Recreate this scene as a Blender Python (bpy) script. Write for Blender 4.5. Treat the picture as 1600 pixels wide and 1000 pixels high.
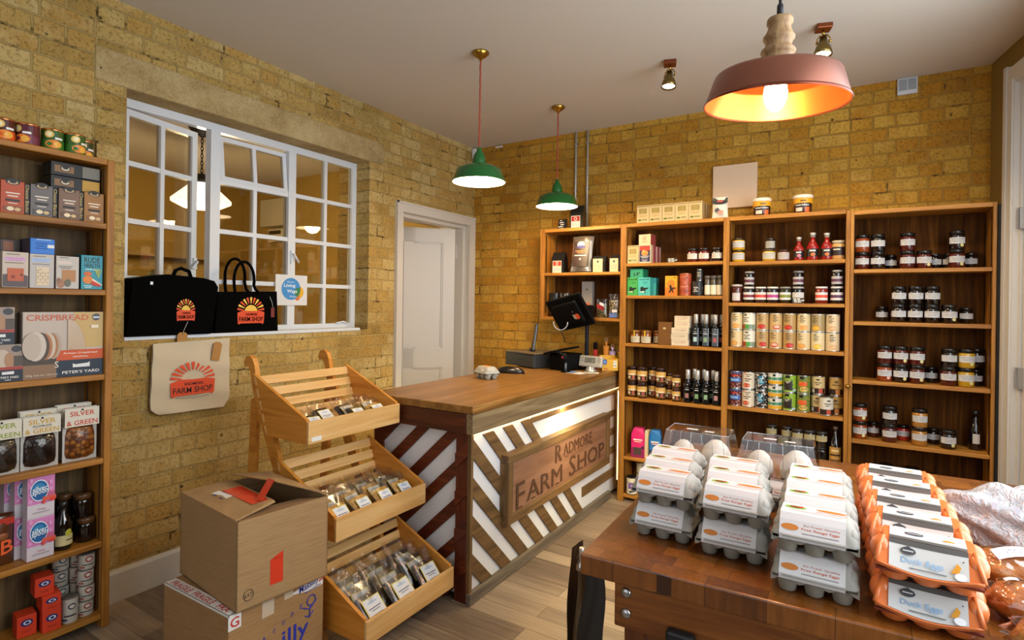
import bpy, bmesh, math, random
from mathutils import Vector as V, Matrix
random.seed(7)
sc = bpy.context.scene
COL = sc.collection
for o in list(bpy.data.objects): bpy.data.objects.remove(o)
PI = math.pi
# ------------------------------------------------------------------ camera
cam = bpy.data.objects.new('camera', bpy.data.cameras.new('camera')); COL.objects.link(cam)
cam.data.sensor_width = 36.0; cam.data.lens = 872 / 1600 * 36; cam.data.clip_start = 0.02
cam.data.shift_y = -26 / 1600
YAW, ROLL = -0.554, 0.0139
_f = V((math.sin(YAW), math.cos(YAW), 0)); _r = V((math.cos(YAW), -math.sin(YAW), 0)); _u = V((0, 0, 1))
_R = _r * math.cos(ROLL) + _u * math.sin(ROLL); _U = _u * math.cos(ROLL) - _r * math.sin(ROLL)
cam.matrix_world = Matrix(((_R.x, _U.x, -_f.x, 2.782), (_R.y, _U.y, -_f.y, -3.862), (_R.z, _U.z, -_f.z, 1.342), (0, 0, 0, 1)))
sc.camera = cam
# ------------------------------------------------------------------ colour, world, daylight
vs = sc.view_settings
vs.view_transform = 'Standard'; vs.look = 'None'; vs.gamma = 1.0; vs.use_curve_mapping = False
vs.exposure = 0.12
w = bpy.data.worlds.new('daylight'); sc.world = w; w.use_nodes = True
bg = w.node_tree.nodes['Background']; bg.inputs[0].default_value = (0.75, 0.87, 1.0, 1); bg.inputs[1].default_value = 0.45
def area(name, loc, target, sx, sy, power, col):
    l = bpy.data.lights.new(name, 'AREA'); l.shape = 'RECTANGLE'; l.size = sx; l.size_y = sy; l.energy = power; l.color = col
    o = bpy.data.objects.new(name, l); COL.objects.link(o); o.location = loc
    o.rotation_euler = (V(target) - V(loc)).to_track_quat('-Z', 'Y').to_euler()
    return o
area('window_daylight', (3.62, -2.15, 1.55), (0.6, -2.0, 0.75), 2.3, 1.9, 82, (0.82, 0.91, 1.0))       # daylight through the side window
area('shopfront_daylight', (2.0, -5.25, 1.5), (1.6, 0, 1.1), 2.6, 1.9, 15, (0.95, 0.96, 1.0))  # daylight through the shopfront
def point(name, loc, power, col, r=0.03, kind='POINT', rot=None, ang=None):
    l = bpy.data.lights.new(name, kind); l.energy = power; l.color = col; l.shadow_soft_size = r
    if ang: l.spot_size = ang; l.spot_blend = 0.6
    o = bpy.data.objects.new(name, l); COL.objects.link(o); o.location = loc
    if rot: o.rotation_euler = rot
    return o
WARM = (1.0, 0.74, 0.42)
# ------------------------------------------------------------------ materials
def lin(c):
    if isinstance(c, str):
        c = c.lstrip('#'); c = [int(c[i:i + 2], 16) / 255 for i in (0, 2, 4)]
        c = [x / 12.92 if x <= 0.04045 else ((x + 0.055) / 1.055) ** 2.4 for x in c]
    return (c[0], c[1], c[2], 1)
_mc = {}
def P(c, rough=0.55, metal=0.0, coat=0.0, emit=0.0, spec=0.5, name='paint'):
    k = (str(c), rough, metal, coat, emit, spec)
    if k in _mc: return _mc[k]
    m = bpy.data.materials.new(name); m.use_nodes = True; b = m.node_tree.nodes['Principled BSDF']
    b.inputs['Base Color'].default_value = lin(c); b.inputs['Roughness'].default_value = rough; b.inputs['Metallic'].default_value = metal
    b.inputs['Coat Weight'].default_value = coat; b.inputs['Coat Roughness'].default_value = 0.06; b.inputs['Specular IOR Level'].default_value = spec
    if emit:
        b.inputs['Emission Color'].default_value = lin(c); b.inputs['Emission Strength'].default_value = emit
    _mc[k] = m; return m
class NT:
    def __init__(s, name):
        s.m = bpy.data.materials.new(name); s.m.use_nodes = True; s.t = s.m.node_tree; s.b = s.t.nodes['Principled BSDF']
    def n(s, ty, **kw):
        x = s.t.nodes.new(ty)
        for k, v in kw.items():
            if k.startswith('i_'): x.inputs[k[2:].replace('_', ' ')].default_value = v
            else: setattr(x, k, v)
        return x
    def l(s, a, b): s.t.links.new(a, b)
    def coord(s, scale=(1, 1, 1), rnd=0.0, src='Object', loc=(0, 0, 0)):
        c = s.n('ShaderNodeTexCoord'); mp = s.n('ShaderNodeMapping'); mp.inputs['Scale'].default_value = scale; mp.inputs['Location'].default_value = loc
        if rnd:
            oi = s.n('ShaderNodeObjectInfo'); mu = s.n('ShaderNodeMath', operation='MULTIPLY'); mu.inputs[1].default_value = rnd
            s.l(oi.outputs['Random'], mu.inputs[0]); ad = s.n('ShaderNodeVectorMath', operation='ADD')
            s.l(c.outputs[src], ad.inputs[0]); s.l(mu.outputs[0], ad.inputs[1]); s.l(ad.outputs[0], mp.inputs['Vector'])
        else: s.l(c.outputs[src], mp.inputs['Vector'])
        return mp.outputs[0]
    def noise(s, vec, scale, detail=4, rough=0.55, dist=0.0):
        x = s.n('ShaderNodeTexNoise'); x.inputs['Scale'].default_value = scale; x.inputs['Detail'].default_value = detail
        x.inputs['Roughness'].default_value = rough; x.inputs['Distortion'].default_value = dist; s.l(vec, x.inputs['Vector']); return x.outputs['Fac']
    def ramp(s, fac, stops):
        x = s.n('ShaderNodeValToRGB'); cr = x.color_ramp
        while len(cr.elements) < len(stops): cr.elements.new(0.5)
        for e, (p, c) in zip(cr.elements, stops): e.position = p; e.color = lin(c)
        s.l(fac, x.inputs[0]); return x.outputs[0]
    def mix(s, fac, a, b, mode='MIX'):
        x = s.n('ShaderNodeMix', data_type='RGBA', blend_type=mode)
        for i, v in ((0, fac), (6, a), (7, b)):
            if hasattr(v, 'links'): s.l(v, x.inputs[i])
            else: x.inputs[i].default_value = v
        return x.outputs[2]
    def math(s, op, a, b=0.0):
        x = s.n('ShaderNodeMath', operation=op)
        for i, v in enumerate((a, b)):
            if hasattr(v, 'links'): s.l(v, x.inputs[i])
            else: x.inputs[i].default_value = v
        return x.outputs[0]
    def bump(s, h, strength=0.4, dist=0.01):
        x = s.n('ShaderNodeBump'); x.inputs['Strength'].default_value = strength; x.inputs['Distance'].default_value = dist
        s.l(h, x.inputs['Height']); s.l(x.outputs[0], s.b.inputs['Normal'])
    def done(s, col, rough=0.6, coat=0.0, spec=0.5):
        if col is not None: s.l(col, s.b.inputs['Base Color'])
        if hasattr(rough, 'links'): s.l(rough, s.b.inputs['Roughness'])
        else: s.b.inputs['Roughness'].default_value = rough
        s.b.inputs['Coat Weight'].default_value = coat; s.b.inputs['Coat Roughness'].default_value = 0.1; s.b.inputs['Specular IOR Level'].default_value = spec
        return s.m
def wood(name, dark, mid, light, axis=0, rough=0.5, freq=1.0, coat=0.0, rnd=7.0, bump=0.12, spec=0.4):
    t = NT(name); sc_ = [26 * freq] * 3; sc_[axis] = 1.6 * freq
    v = t.coord(tuple(sc_), rnd); n1 = t.noise(v, 1.0, 5, 0.6, 1.2)
    sc2 = [110 * freq] * 3; sc2[axis] = 5 * freq
    n2 = t.noise(t.coord(tuple(sc2), rnd), 1.0, 3)
    n3 = t.noise(t.coord((3, 3, 3), rnd), 1.0, 2)
    f = t.math('ADD', t.math('MULTIPLY', n1, 0.62), t.math('ADD', t.math('MULTIPLY', n2, 0.2), t.math('MULTIPLY', n3, 0.18)))
    col = t.ramp(f, [(0.33, dark), (0.5, mid), (0.66, light)])
    t.bump(n2, bump, 0.004)
    return t.done(col, rough, coat, spec)
def brick_mat(name, ax, warm):
    t = NT(name)
    c = t.n('ShaderNodeTexCoord'); sp = t.n('ShaderNodeSeparateXYZ'); t.l(c.outputs['Object'], sp.inputs[0])
    wob = t.noise(c.outputs['Object'], 3.0, 3); wz = t.math('MULTIPLY', t.math('SUBTRACT', wob, 0.5), 0.02)
    wob2 = t.noise(c.outputs['Object'], 26.0, 3); w2 = t.math('MULTIPLY', t.math('SUBTRACT', wob2, 0.5), 0.012)
    cb = t.n('ShaderNodeCombineXYZ'); t.l(t.math('ADD', t.math('ADD', sp.outputs[ax], 10.0), w2), cb.inputs[0])
    t.l(t.math('ADD', t.math('ADD', sp.outputs[2], wz), w2), cb.inputs[1])
    b = t.n('ShaderNodeTexBrick'); t.l(cb.outputs[0], b.inputs['Vector'])
    b.offset = 0.42; b.squash = 0.58; b.squash_frequency = 2
    for k, v in (('Scale', 1.0), ('Mortar Size', 0.0055), ('Mortar Smooth', 0.35), ('Bias', 0.0), ('Brick Width', 0.19), ('Row Height', 0.0745)): b.inputs[k].default_value = v
    b.inputs['Color1'].default_value = (0, 0, 0, 1); b.inputs['Color2'].default_value = (1, 1, 1, 1); b.inputs['Mortar'].default_value = (0.5, 0.5, 0.5, 1)
    rnd = b.outputs['Color']
    fac = t.math('ADD', t.math('MULTIPLY', rnd, 0.62), t.math('MULTIPLY', t.noise(c.outputs['Object'], 11.0, 5, 0.65), 0.40))
    if warm: stops = [(0.10, '#8a6428'), (0.22, '#a8782a'), (0.36, '#bd8c2e'), (0.50, '#b07a24'), (0.62, '#c89c40'), (0.76, '#b48832'), (0.88, '#cda552'), (0.97, '#a4642a')]
    else: stops = [(0.10, '#96804e'), (0.22, '#ad8c4a'), (0.36, '#c0a05c'), (0.50, '#b8924c'), (0.62, '#cab074'), (0.76, '#bb9c58'), (0.88, '#d0ba84'), (0.97, '#ad7e4c')]
    col = t.ramp(fac, stops)
    fine = t.noise(c.outputs['Object'], 70.0, 4, 0.7); big = t.noise(c.outputs['Object'], 2.0, 3)
    col = t.mix(0.7, col, t.ramp(fine, [(0.32, '#7c6c58'), (0.5, '#ffffff'), (0.7, '#ffffff')]), 'MULTIPLY')
    col = t.mix(0.4, col, t.ramp(big, [(0.3, '#a09278'), (0.65, '#ffffff')]), 'MULTIPLY')
    crk = t.noise(c.outputs['Object'], 6.0, 5, 0.7)
    mort = t.mix(t.ramp(crk, [(0.56, '#000000'), (0.64, '#ffffff')]), lin('#9c7530' if warm else '#a58b54'), lin('#4a3516'))
    col = t.mix(b.outputs['Fac'], col, mort)
    # pits and holes in old bricks
    vo = t.n('ShaderNodeTexVoronoi'); vo.inputs['Scale'].default_value = 9.0; t.l(c.outputs['Object'], vo.inputs['Vector'])
    pit = t.ramp(vo.outputs['Distance'], [(0.05, '#ffffff'), (0.085, '#000000')])
    col = t.mix(t.math('MULTIPLY', pit, 0.85), col, lin('#3a2a14'))
    h = t.math('SUBTRACT', t.math('ADD', t.math('MULTIPLY', fine, 0.35), t.math('MULTIPLY', rnd, 0.25)), t.math('ADD', t.math('MULTIPLY', b.outputs['Fac'], 0.75), t.math('MULTIPLY', pit, 0.5)))
    t.bump(h, 0.75, 0.012)
    return t.done(col, 0.85, 0, 0.2)
def floor_mat():
    t = NT('oak_floor_planks'); c = t.n('ShaderNodeTexCoord')
    b = t.n('ShaderNodeTexBrick'); t.l(c.outputs['Object'], b.inputs['Vector']); b.offset = 0.37
    for k, v in (('Scale', 1.0), ('Mortar Size', 0.0012), ('Mortar Smooth', 0.1), ('Brick Width', 0.62), ('Row Height', 0.098)): b.inputs[k].default_value = v
    b.inputs['Color1'].default_value = (0, 0, 0, 1); b.inputs['Color2'].default_value = (1, 1, 1, 1); b.inputs['Mortar'].default_value = (0.3, 0.3, 0.3, 1)
    sh = t.n('ShaderNodeVectorMath', operation='ADD'); t.l(c.outputs['Object'], sh.inputs[0]); t.l(b.outputs['Color'], sh.inputs[1])
    mp = t.n('ShaderNodeMapping'); mp.inputs['Scale'].default_value = (2.2, 38, 1); t.l(sh.outputs[0], mp.inputs[0])
    g = t.noise(mp.outputs[0], 1.0, 5, 0.65, 0.8)
    f = t.math('ADD', t.math('MULTIPLY', b.outputs['Color'], 0.35), t.math('MULTIPLY', g, 0.65))
    col = t.ramp(f, [(0.2, '#54463a'), (0.42, '#7c6a58'), (0.58, '#988670'), (0.8, '#ad9a82')])
    col = t.mix(b.outputs['Fac'], col, lin('#4a3826'))
    t.bump(t.math('SUBTRACT', g, b.outputs['Fac']), 0.15, 0.003)
    return t.done(col, 0.42)
def block_mat():
    t = NT('butcher_block'); c = t.n('ShaderNodeTexCoord'); geo = t.n('ShaderNodeNewGeometry')
    b = t.n('ShaderNodeTexBrick'); t.l(c.outputs['Object'], b.inputs['Vector']); b.offset = 0.31
    for k, v in (('Scale', 1.0), ('Mortar Size', 0.0006), ('Brick Width', 0.11), ('Row Height', 0.045)): b.inputs[k].default_value = v
    b.inputs['Color1'].default_value = (0, 0, 0, 1); b.inputs['Color2'].default_value = (1, 1, 1, 1); b.inputs['Mortar'].default_value = (0.1, 0.1, 0.1, 1)
    v1 = t.coord((90, 90, 6)); g = t.noise(v1, 1.0, 4, 0.6, 0.5); bl = t.noise(c.outputs['Object'], 8.0, 4, 0.6)
    f = t.math('ADD', t.math('MULTIPLY', b.outputs['Color'], 0.22), t.math('ADD', t.math('MULTIPLY', g, 0.36), t.math('MULTIPLY', bl, 0.42)))
    col = t.ramp(f, [(0.2, '#321a08'), (0.42, '#683810'), (0.6, '#864e1a'), (0.85, '#a46c2e')])
    col = t.mix(b.outputs['Fac'], col, lin('#3a1c08'))
    t.bump(g, 0.1, 0.002)
    return t.done(col, 0.33, 0.15)
def clear_mat(name, tint='#ffffff', ior=1.45, base=0.03, rough=0.02):
    m = bpy.data.materials.new(name); m.use_nodes = True; t = m.node_tree; t.nodes.clear()
    o = t.nodes.new('ShaderNodeOutputMaterial'); mx = t.nodes.new('ShaderNodeMixShader'); tr = t.nodes.new('ShaderNodeBsdfTransparent'); gl = t.nodes.new('ShaderNodeBsdfGlossy')
    tr.inputs[0].default_value = lin(tint); gl.inputs['Roughness'].default_value = rough
    fr = t.nodes.new('ShaderNodeFresnel'); ge = t.nodes.new('ShaderNodeNewGeometry'); mr = t.nodes.new('ShaderNodeMapRange'); mr.inputs['To Min'].default_value = ior; mr.inputs['To Max'].default_value = 1 / ior; t.links.new(ge.outputs['Backfacing'], mr.inputs['Value']); t.links.new(mr.outputs[0], fr.inputs[0]); ad = t.nodes.new('ShaderNodeMath'); ad.inputs[1].default_value = base
    t.links.new(fr.outputs[0], ad.inputs[0]); t.links.new(ad.outputs[0], mx.inputs[0]); t.links.new(tr.outputs[0], mx.inputs[1]); t.links.new(gl.outputs[0], mx.inputs[2]); t.links.new(mx.outputs[0], o.inputs[0])
    return m
def speck(name, cols, scale, rough=0.35, coat=0.6, bump=0.5, vor=True):
    t = NT(name); v = t.coord((1, 1, 1), 3.0)
    vo = t.n('ShaderNodeTexVoronoi'); vo.inputs['Scale'].default_value = scale; t.l(v, vo.inputs['Vector'])
    sp = t.n('ShaderNodeSeparateColor'); t.l(vo.outputs['Color'], sp.inputs[0])
    col = t.ramp(sp.outputs[0], [(i / max(1, len(cols) - 1), c) for i, c in enumerate(cols)])
    col = t.mix(t.ramp(vo.outputs['Distance'], [(0.25, '#000000'), (0.7, '#ffffff')]), col, lin(cols[0]))
    t.bump(t.math('SUBTRACT', 1.0, vo.outputs['Distance']), bump, 0.006)
    return t.done(col, rough, coat)
def concrete(name):
    t = NT(name); v = t.coord((1, 1, 1)); n1 = t.noise(v, 5, 5, .7); n2 = t.noise(v, 90, 4, .7)
    col = t.ramp(t.math('ADD', t.math('MULTIPLY', n1, .6), t.math('MULTIPLY', n2, .4)), [(.33, '#8c7446'), (.48, '#b09868'), (.62, '#c4ae80')])
    vo = t.n('ShaderNodeTexVoronoi'); vo.inputs['Scale'].default_value = 11.0; t.l(v, vo.inputs['Vector'])
    col = t.mix(t.math('MULTIPLY', t.ramp(vo.outputs['Distance'], [(.05, '#ffffff'), (.09, '#000000')]), .8), col, lin('#4a3a20'))
    t.bump(t.math('ADD', n2, n1), .6, .012); return t.done(col, .9, 0, .2)
MBL = brick_mat('yellow_stock_brick_side', 1, False); MBB = brick_mat('yellow_stock_brick_back', 0, True)
MFL = floor_mat(); MBLOCK = block_mat()
def plaster(name, c, n=0.06):
    t = NT(name); f = t.noise(t.coord((1, 1, 1)), 1.6, 4); 
    a = lin(c); d = tuple(x * (1 - n * 2) for x in a[:3]) + (1,)
    col = t.mix(f, d, a); t.bump(t.noise(t.coord((1, 1, 1)), 60, 3), 0.05, 0.002)
    return t.done(col, 0.8, 0, 0.2)
MCEIL = plaster('ceiling_paint', '#cfc8bb', .02); MOLIVE = plaster('olive_wall_paint', '#8a7038'); MYEL = plaster('kitchen_wall_paint', '#a88a48')
MCONC = concrete('concrete_lintel')
MWHITE = P('#cfcbc4', 0.4, name='white_gloss_paint'); MDOORW = P('#c9c3ba', 0.4, name='door_paint')
MSTEELW = P('#d6dade', 0.4, name='window_frame_paint')
MPINE = wood('stained_pine', '#6b3f10', '#a26a22', '#bd8436', 2, 0.5); MPINEX = wood('stained_pine_shelf', '#7a4814', '#ae7428', '#c48c3c', 0, 0.5); MPINEY = wood('stained_pine_side', '#6b3f10', '#a26a22', '#bd8436', 1, 0.5)
MBACK = wood('dark_back_boards', '#221003', '#482809', '#6e4415', 2, 0.8, 0.7, spec=0.1)
MBACKL = wood('grey_brown_back_boards', '#3a2a16', '#5c4628', '#7a623a', 2, 0.7, 0.8)
MTOP = wood('counter_slab_wood', '#5a3a14', '#8a5e28', '#a87c44', 1, 0.4, 0.7, 0.1); MTOPF = wood('counter_slab_edge', '#5e4a32', '#86704e', '#a08a66', 1, 0.55, 0.9)
MREC = wood('reclaimed_batten', '#40301c', '#6a4e2c', '#80623a', 1, 0.6, 1.0); MRECZ = wood('reclaimed_batten_upright', '#40301c', '#6a4e2c', '#80623a', 2, 0.6)
MDKREC = wood('dark_reclaimed_board', '#2a0f05', '#4a1f0b', '#632f12', 0, 0.45); MGREYW = wood('grey_plinth_board', '#4a4238', '#6e6252', '#857866', 1, 0.6)
MBEECH = wood('beech', '#b0681c', '#cc8630', '#dc9c48', 0, 0.4, 0.7, 0.15, bump=0.04); MBEECHY = wood('beech_panel', '#c08a48', '#d8a866', '#e4bc80', 1, 0.4, 0.6, 0.15, bump=0.04)
MGLASS = clear_mat('window_glass', '#e8e4d8', 1.5, 0.02); MCLEAR = clear_mat('clear_plastic', '#f4f4f4', 1.45, 0.06, 0.06); MFILM = clear_mat('cellophane', '#f6f4f0', 1.4, 0.03, 0.16)
BLACK = P('#0b0b0c', 0.5, name='black'); WHITE = P('#e2ded6', 0.55, name='white_paper'); STEEL = P('#b8b8b8', 0.3, 1.0, name='steel'); TIN = P('#c9c9c6', 0.25, 1.0, name='tin')
BRASS = P('#b08a3c', 0.25, 1.0, name='brass'); CARD = P('#b08050', 0.8, name='cardboard'); INK = P('#2a2622', 0.6, name='ink')
# ------------------------------------------------------------------ mesh builder
_tc = {}
def text_geo(s, bold=False):
    k = (s, bold)
    if k not in _tc:
        cu = bpy.data.curves.new('t', 'FONT'); cu.body = s; cu.resolution_u = 2; cu.size = 1.0
        if bold: cu.offset = 0.012
        ob = bpy.data.objects.new('t', cu); me = bpy.data.meshes.new_from_object(ob)
        vs_ = [(v.co.x, v.co.y) for v in me.vertices]; fs = [tuple(p.vertices) for p in me.polygons]
        bpy.data.objects.remove(ob); bpy.data.curves.remove(cu); bpy.data.meshes.remove(me)
        x0 = min(v[0] for v in vs_); x1 = max(v[0] for v in vs_); y0 = min(v[1] for v in vs_); y1 = max(v[1] for v in vs_)
        _tc[k] = ([((x - x0) / (x1 - x0) - 0.5, (y - y0) / (y1 - y0) - 0.5) for x, y in vs_], fs)
    return _tc[k]
class B:
    def __init__(s): s.v = []; s.f = []; s.mi = []; s.mats = []; s.sm = []
    def m(s, mat):
        if mat not in s.mats: s.mats.append(mat)
        return s.mats.index(mat)
    def add(s, vs_, fs, mat, smooth=False):
        b = len(s.v); s.v += [tuple(v) for v in vs_]; i = s.m(mat)
        for f in fs: s.f.append(tuple(b + j for j in f)); s.mi.append(i); s.sm.append(smooth)
        return s
    def box(s, x0, x1, y0, y1, z0, z1, mat, rot=None, piv=None, top=None, front=None):
        vs_ = [V(p) for p in ((x0, y0, z0), (x1, y0, z0), (x1, y1, z0), (x0, y1, z0), (x0, y0, z1), (x1, y0, z1), (x1, y1, z1), (x0, y1, z1))]
        if rot is not None:
            pv = V(piv) if piv else V(((x0 + x1) / 2, (y0 + y1) / 2, (z0 + z1) / 2))
            vs_ = [pv + rot @ (p - pv) for p in vs_]
        s.add(vs_, [(0, 3, 2, 1), (0, 1, 5, 4), (1, 2, 6, 5), (2, 3, 7, 6), (3, 0, 4, 7)], mat)
        b = len(s.v) - 8; s.f.append((b + 4, b + 5, b + 6, b + 7)); s.mi.append(s.m(top or mat)); s.sm.append(False)
        return s
    def bbox(s, x0, x1, y0, y1, z0, z1, mat, r=0.004):      # bevelled box
        bm = bmesh.new(); bmesh.ops.create_cube(bm, size=1)
        for v in bm.verts: v.co = V(((x0 + x1) / 2 + v.co.x * (x1 - x0), (y0 + y1) / 2 + v.co.y * (y1 - y0), (z0 + z1) / 2 + v.co.z * (z1 - z0)))
        bmesh.ops.bevel(bm, geom=bm.edges[:], offset=min(r, (x1 - x0) * .45, (y1 - y0) * .45, (z1 - z0) * .45), segments=2, affect='EDGES', profile=0.5)
        bm.verts.index_update(); s.add([v.co for v in bm.verts], [tuple(v.index for v in f.verts) for f in bm.faces], mat); bm.free(); return s
    def poly(s, pts, mat): return s.add(pts, [tuple(range(len(pts)))], mat)
    def prism(s, pts, d, mat):                               # polygon pts extruded by vector d
        n = len(pts); d = V(d); p2 = [V(p) + d for p in pts]
        return s.add(list(pts) + p2, [tuple(range(n))[::-1], tuple(range(n, 2 * n))] + [(i, (i + 1) % n, n + (i + 1) % n, n + i) for i in range(n)], mat)
    def lathe(s, prof, mat, c=(0, 0, 0), n=24, mats=None, smooth=True, M=None, cap=True):
        vs_ = []; fs = []
        for r, z in prof:
            for k in range(n):
                a = 2 * PI * k / n; vs_.append(V((r * math.cos(a), r * math.sin(a), z)))
        cv = V(c); vs_ = [cv + (M @ p if M is not None else p) for p in vs_]
        b = len(s.v); s.v += [tuple(p) for p in vs_]
        for j in range(len(prof) - 1):
            i = s.m(mats[j] if mats else mat)
            for k in range(n):
                s.f.append((b + j * n + k, b + j * n + (k + 1) % n, b + (j + 1) * n + (k + 1) % n, b + (j + 1) * n + k)); s.mi.append(i); s.sm.append(smooth)
        if cap:
            i = s.m(mats[0] if mats else mat)
            if prof[0][0] > 1e-5: s.f.append(tuple(b + k for k in range(n))[::-1]); s.mi.append(i); s.sm.append(False)
            L = (len(prof) - 1) * n; i = s.m(mats[-1] if mats else mat)
            if prof[-1][0] > 1e-5: s.f.append(tuple(b + L + k for k in range(n))); s.mi.append(i); s.sm.append(False)
        return s
    def cyl(s, p0, p1, r, mat, n=12, r2=None):
        p0 = V(p0); p1 = V(p1); d = p1 - p0; M = d.to_track_quat('Z', 'Y').to_matrix()
        return s.lathe([(r, 0), (r2 if r2 is not None else r, d.length)], mat, p0, n, M=M)
    def tube(s, pts, r, mat, n=8):
        pts = [V(p) for p in pts]; vs_ = []; fs = []; up = V((0.13, 0.21, 0.97))
        for i, p in enumerate(pts):
            d = (pts[min(i + 1, len(pts) - 1)] - pts[max(i - 1, 0)]).normalized(); a = d.cross(up)
            if a.length < 0.05: a = d.cross(V((1, 0, 0)))
            a.normalize(); c = a.cross(d); rr = r[i] if isinstance(r, (list, tuple)) else r
            vs_ += [p + a * (rr * math.cos(2 * PI * k / n)) + c * (rr * math.sin(2 * PI * k / n)) for k in range(n)]
        for i in range(len(pts) - 1):
            for k in range(n): fs.append((i * n + k, i * n + (k + 1) % n, (i + 1) * n + (k + 1) % n, (i + 1) * n + k))
        L = (len(pts) - 1) * n
        return s.add(vs_, fs + [tuple(range(n))[::-1], tuple(L + k for k in range(n))], mat, True)
    def ball(s, c, r, mat, n=16, m=10, fn=None):
        rx, ry, rz = r if isinstance(r, (tuple, list)) else (r, r, r); vs_ = []; fs = []
        for j in range(m + 1):
            t = PI * j / m
            for k in range(n):
                a = 2 * PI * k / n; p = V((math.sin(t) * math.cos(a), math.sin(t) * math.sin(a), math.cos(t)))
                q = fn(p) if fn else 1.0
                vs_.append(V(c) + V((p.x * rx, p.y * ry, p.z * rz)) * q)
        for j in range(m):
            for k in range(n): fs.append((j * n + k, (j + 1) * n + k, (j + 1) * n + (k + 1) % n, j * n + (k + 1) % n))
        return s.add(vs_, fs, mat, True)
    def grid(s, fn, nu, nv, mat, closed=False, smooth=True):
        vs_ = [fn(i / nu, j / nv) for j in range(nv + 1) for i in range(nu + 1)]
        return s.add(vs_, [(j * (nu + 1) + i, j * (nu + 1) + i + 1, (j + 1) * (nu + 1) + i + 1, (j + 1) * (nu + 1) + i) for j in range(nv) for i in range(nu)], mat, smooth)
    def text(s, t, o, right, up, w, h, mat, bold=False, depth=0.0):
        vs_, fs = text_geo(t, bold); o = V(o); r = V(right).normalized() * w; u = V(up).normalized() * h; nrm = r.cross(u).normalized()
        pts = [o + r * x + u * y for x, y in vs_]
        if depth:
            n = len(pts); s.add([p + nrm * depth for p in pts], fs, mat)
            ed = {}
            for f in fs:
                for a, b in zip(f, f[1:] + f[:1]): ed[(a, b)] = 1
            sd = [(a, b) for a, b in ed if (b, a) not in ed]
            return s.add(pts + [p + nrm * depth for p in pts], [(a, b, b + n, a + n) for a, b in sd], mat)
        return s.add(pts, fs, mat)
    def ctext(s, t, r, ang, z, w, h, mat):                  # lettering wrapped round a cylinder (w in radians)
        vs_, fs = text_geo(t, True); return s.add([V((r * math.sin(ang + x * w), -r * math.cos(ang + x * w), z + y * h)) for x, y in vs_], fs, mat)
    def disc(s, o, right, up, rx, ry, mat, n=20, a0=0.0, a1=2 * PI):
        o = V(o); r = V(right).normalized() * rx; u = V(up).normalized() * ry; full = abs(a1 - a0 - 2 * PI) < 1e-4
        pts = [o + r * math.cos(a0 + (a1 - a0) * k / n) + u * math.sin(a0 + (a1 - a0) * k / n) for k in range(n + (0 if full else 1))]
        return s.poly(pts if full else [o] + pts, mat)
    def rect(s, o, right, up, w, h, mat):
        o = V(o); r = V(right).normalized() * w / 2; u = V(up).normalized() * h / 2
        return s.poly([o - r - u, o + r - u, o + r + u, o - r + u], mat)
    def arc(s, r, a0, a1, z0, z1, mat, c=(0, 0, 0), n=10):   # curved label patch; angle 0 faces -y, positive to +x
        c = V(c); f = lambda u, v: c + V((r * math.sin(a0 + (a1 - a0) * u), -r * math.cos(a0 + (a1 - a0) * u), z0 + (z1 - z0) * v))
        return s.grid(f, n, 1, mat)
    def arcdisc(s, r, a, z, ra, rz, mat, n=14):              # ellipse printed on a cylinder
        pts = [V((r * math.sin(a + ra * math.cos(2 * PI * k / n)), -r * math.cos(a + ra * math.cos(2 * PI * k / n)), z + rz * math.sin(2 * PI * k / n))) for k in range(n)]
        c = V((r * 1.002 * math.sin(a), -r * 1.002 * math.cos(a), z))
        return s.add([c] + pts, [(0, k + 1, (k + 1) % n + 1) for k in range(n)], mat)
    def xf(s, M): s.v = [tuple(M @ V(p)) for p in s.v]; return s
    def build(s, name, parent=None, world=False, loc=None, rotz=0.0):
        me = bpy.data.meshes.new(name); off = V((0, 0, 0))
        if world and parent is not None:
            q = parent
            while q: off += q.location; q = q.parent
        elif world and loc is not None: off = V(loc)
        me.from_pydata([tuple(V(p) - off) for p in s.v], [], s.f)
        for m in s.mats: me.materials.append(m)
        me.polygons.foreach_set('material_index', s.mi); me.polygons.foreach_set('use_smooth', s.sm); me.update()
        o = bpy.data.objects.new(name, me); COL.objects.link(o)
        if parent is not None: o.parent = parent
        if loc is not None: o.location = loc
        o.rotation_euler = (0, 0, rotz)
        return o
def tag(o, label=None, cat=None, group=None, kind=None):
    if label: o['label'] = label
    if cat: o['category'] = cat
    if group: o['group'] = group
    if kind: o['kind'] = kind
    return o
def thing(name, label, cat, loc=(0, 0, 0), rotz=0.0, group=None):
    o = bpy.data.objects.new(name, None); COL.objects.link(o); o.empty_display_size = 0.05
    o.location = loc; o.rotation_euler = (0, 0, rotz); return tag(o, label, cat, group)
def struct(b, name): return tag(b.build(name), kind='structure')
KIDS = {}
def dup(root, label, loc, rotz=0.0, scale=None, group=None):
    r = root.copy(); COL.objects.link(r); r.location = loc; r.rotation_euler = (0, 0, rotz); r['label'] = label
    if scale: r.scale = scale if isinstance(scale, tuple) else (scale,) * 3
    if group: r['group'] = group
    for ch in root.children:
        c = ch.copy(); COL.objects.link(c); c.parent = r
        for g in ch.children:
            d = g.copy(); COL.objects.link(d); d.parent = c
    return r
class Proto:                                                # the first placing moves the prototype itself, later ones copy it
    def __init__(s, make): s.make = make; s.o = None
    def put(s, label, loc, rotz=0.0, scale=None, group=None):
        if s.o is None:
            s.o = s.make(); o = s.o; o['label'] = label; o.location = loc; o.rotation_euler = (0, 0, rotz)
            if scale: o.scale = scale if isinstance(scale, tuple) else (scale,) * 3
            if group: o['group'] = group
            return o
        return dup(s.o, label, loc, rotz, scale, group)
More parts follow.
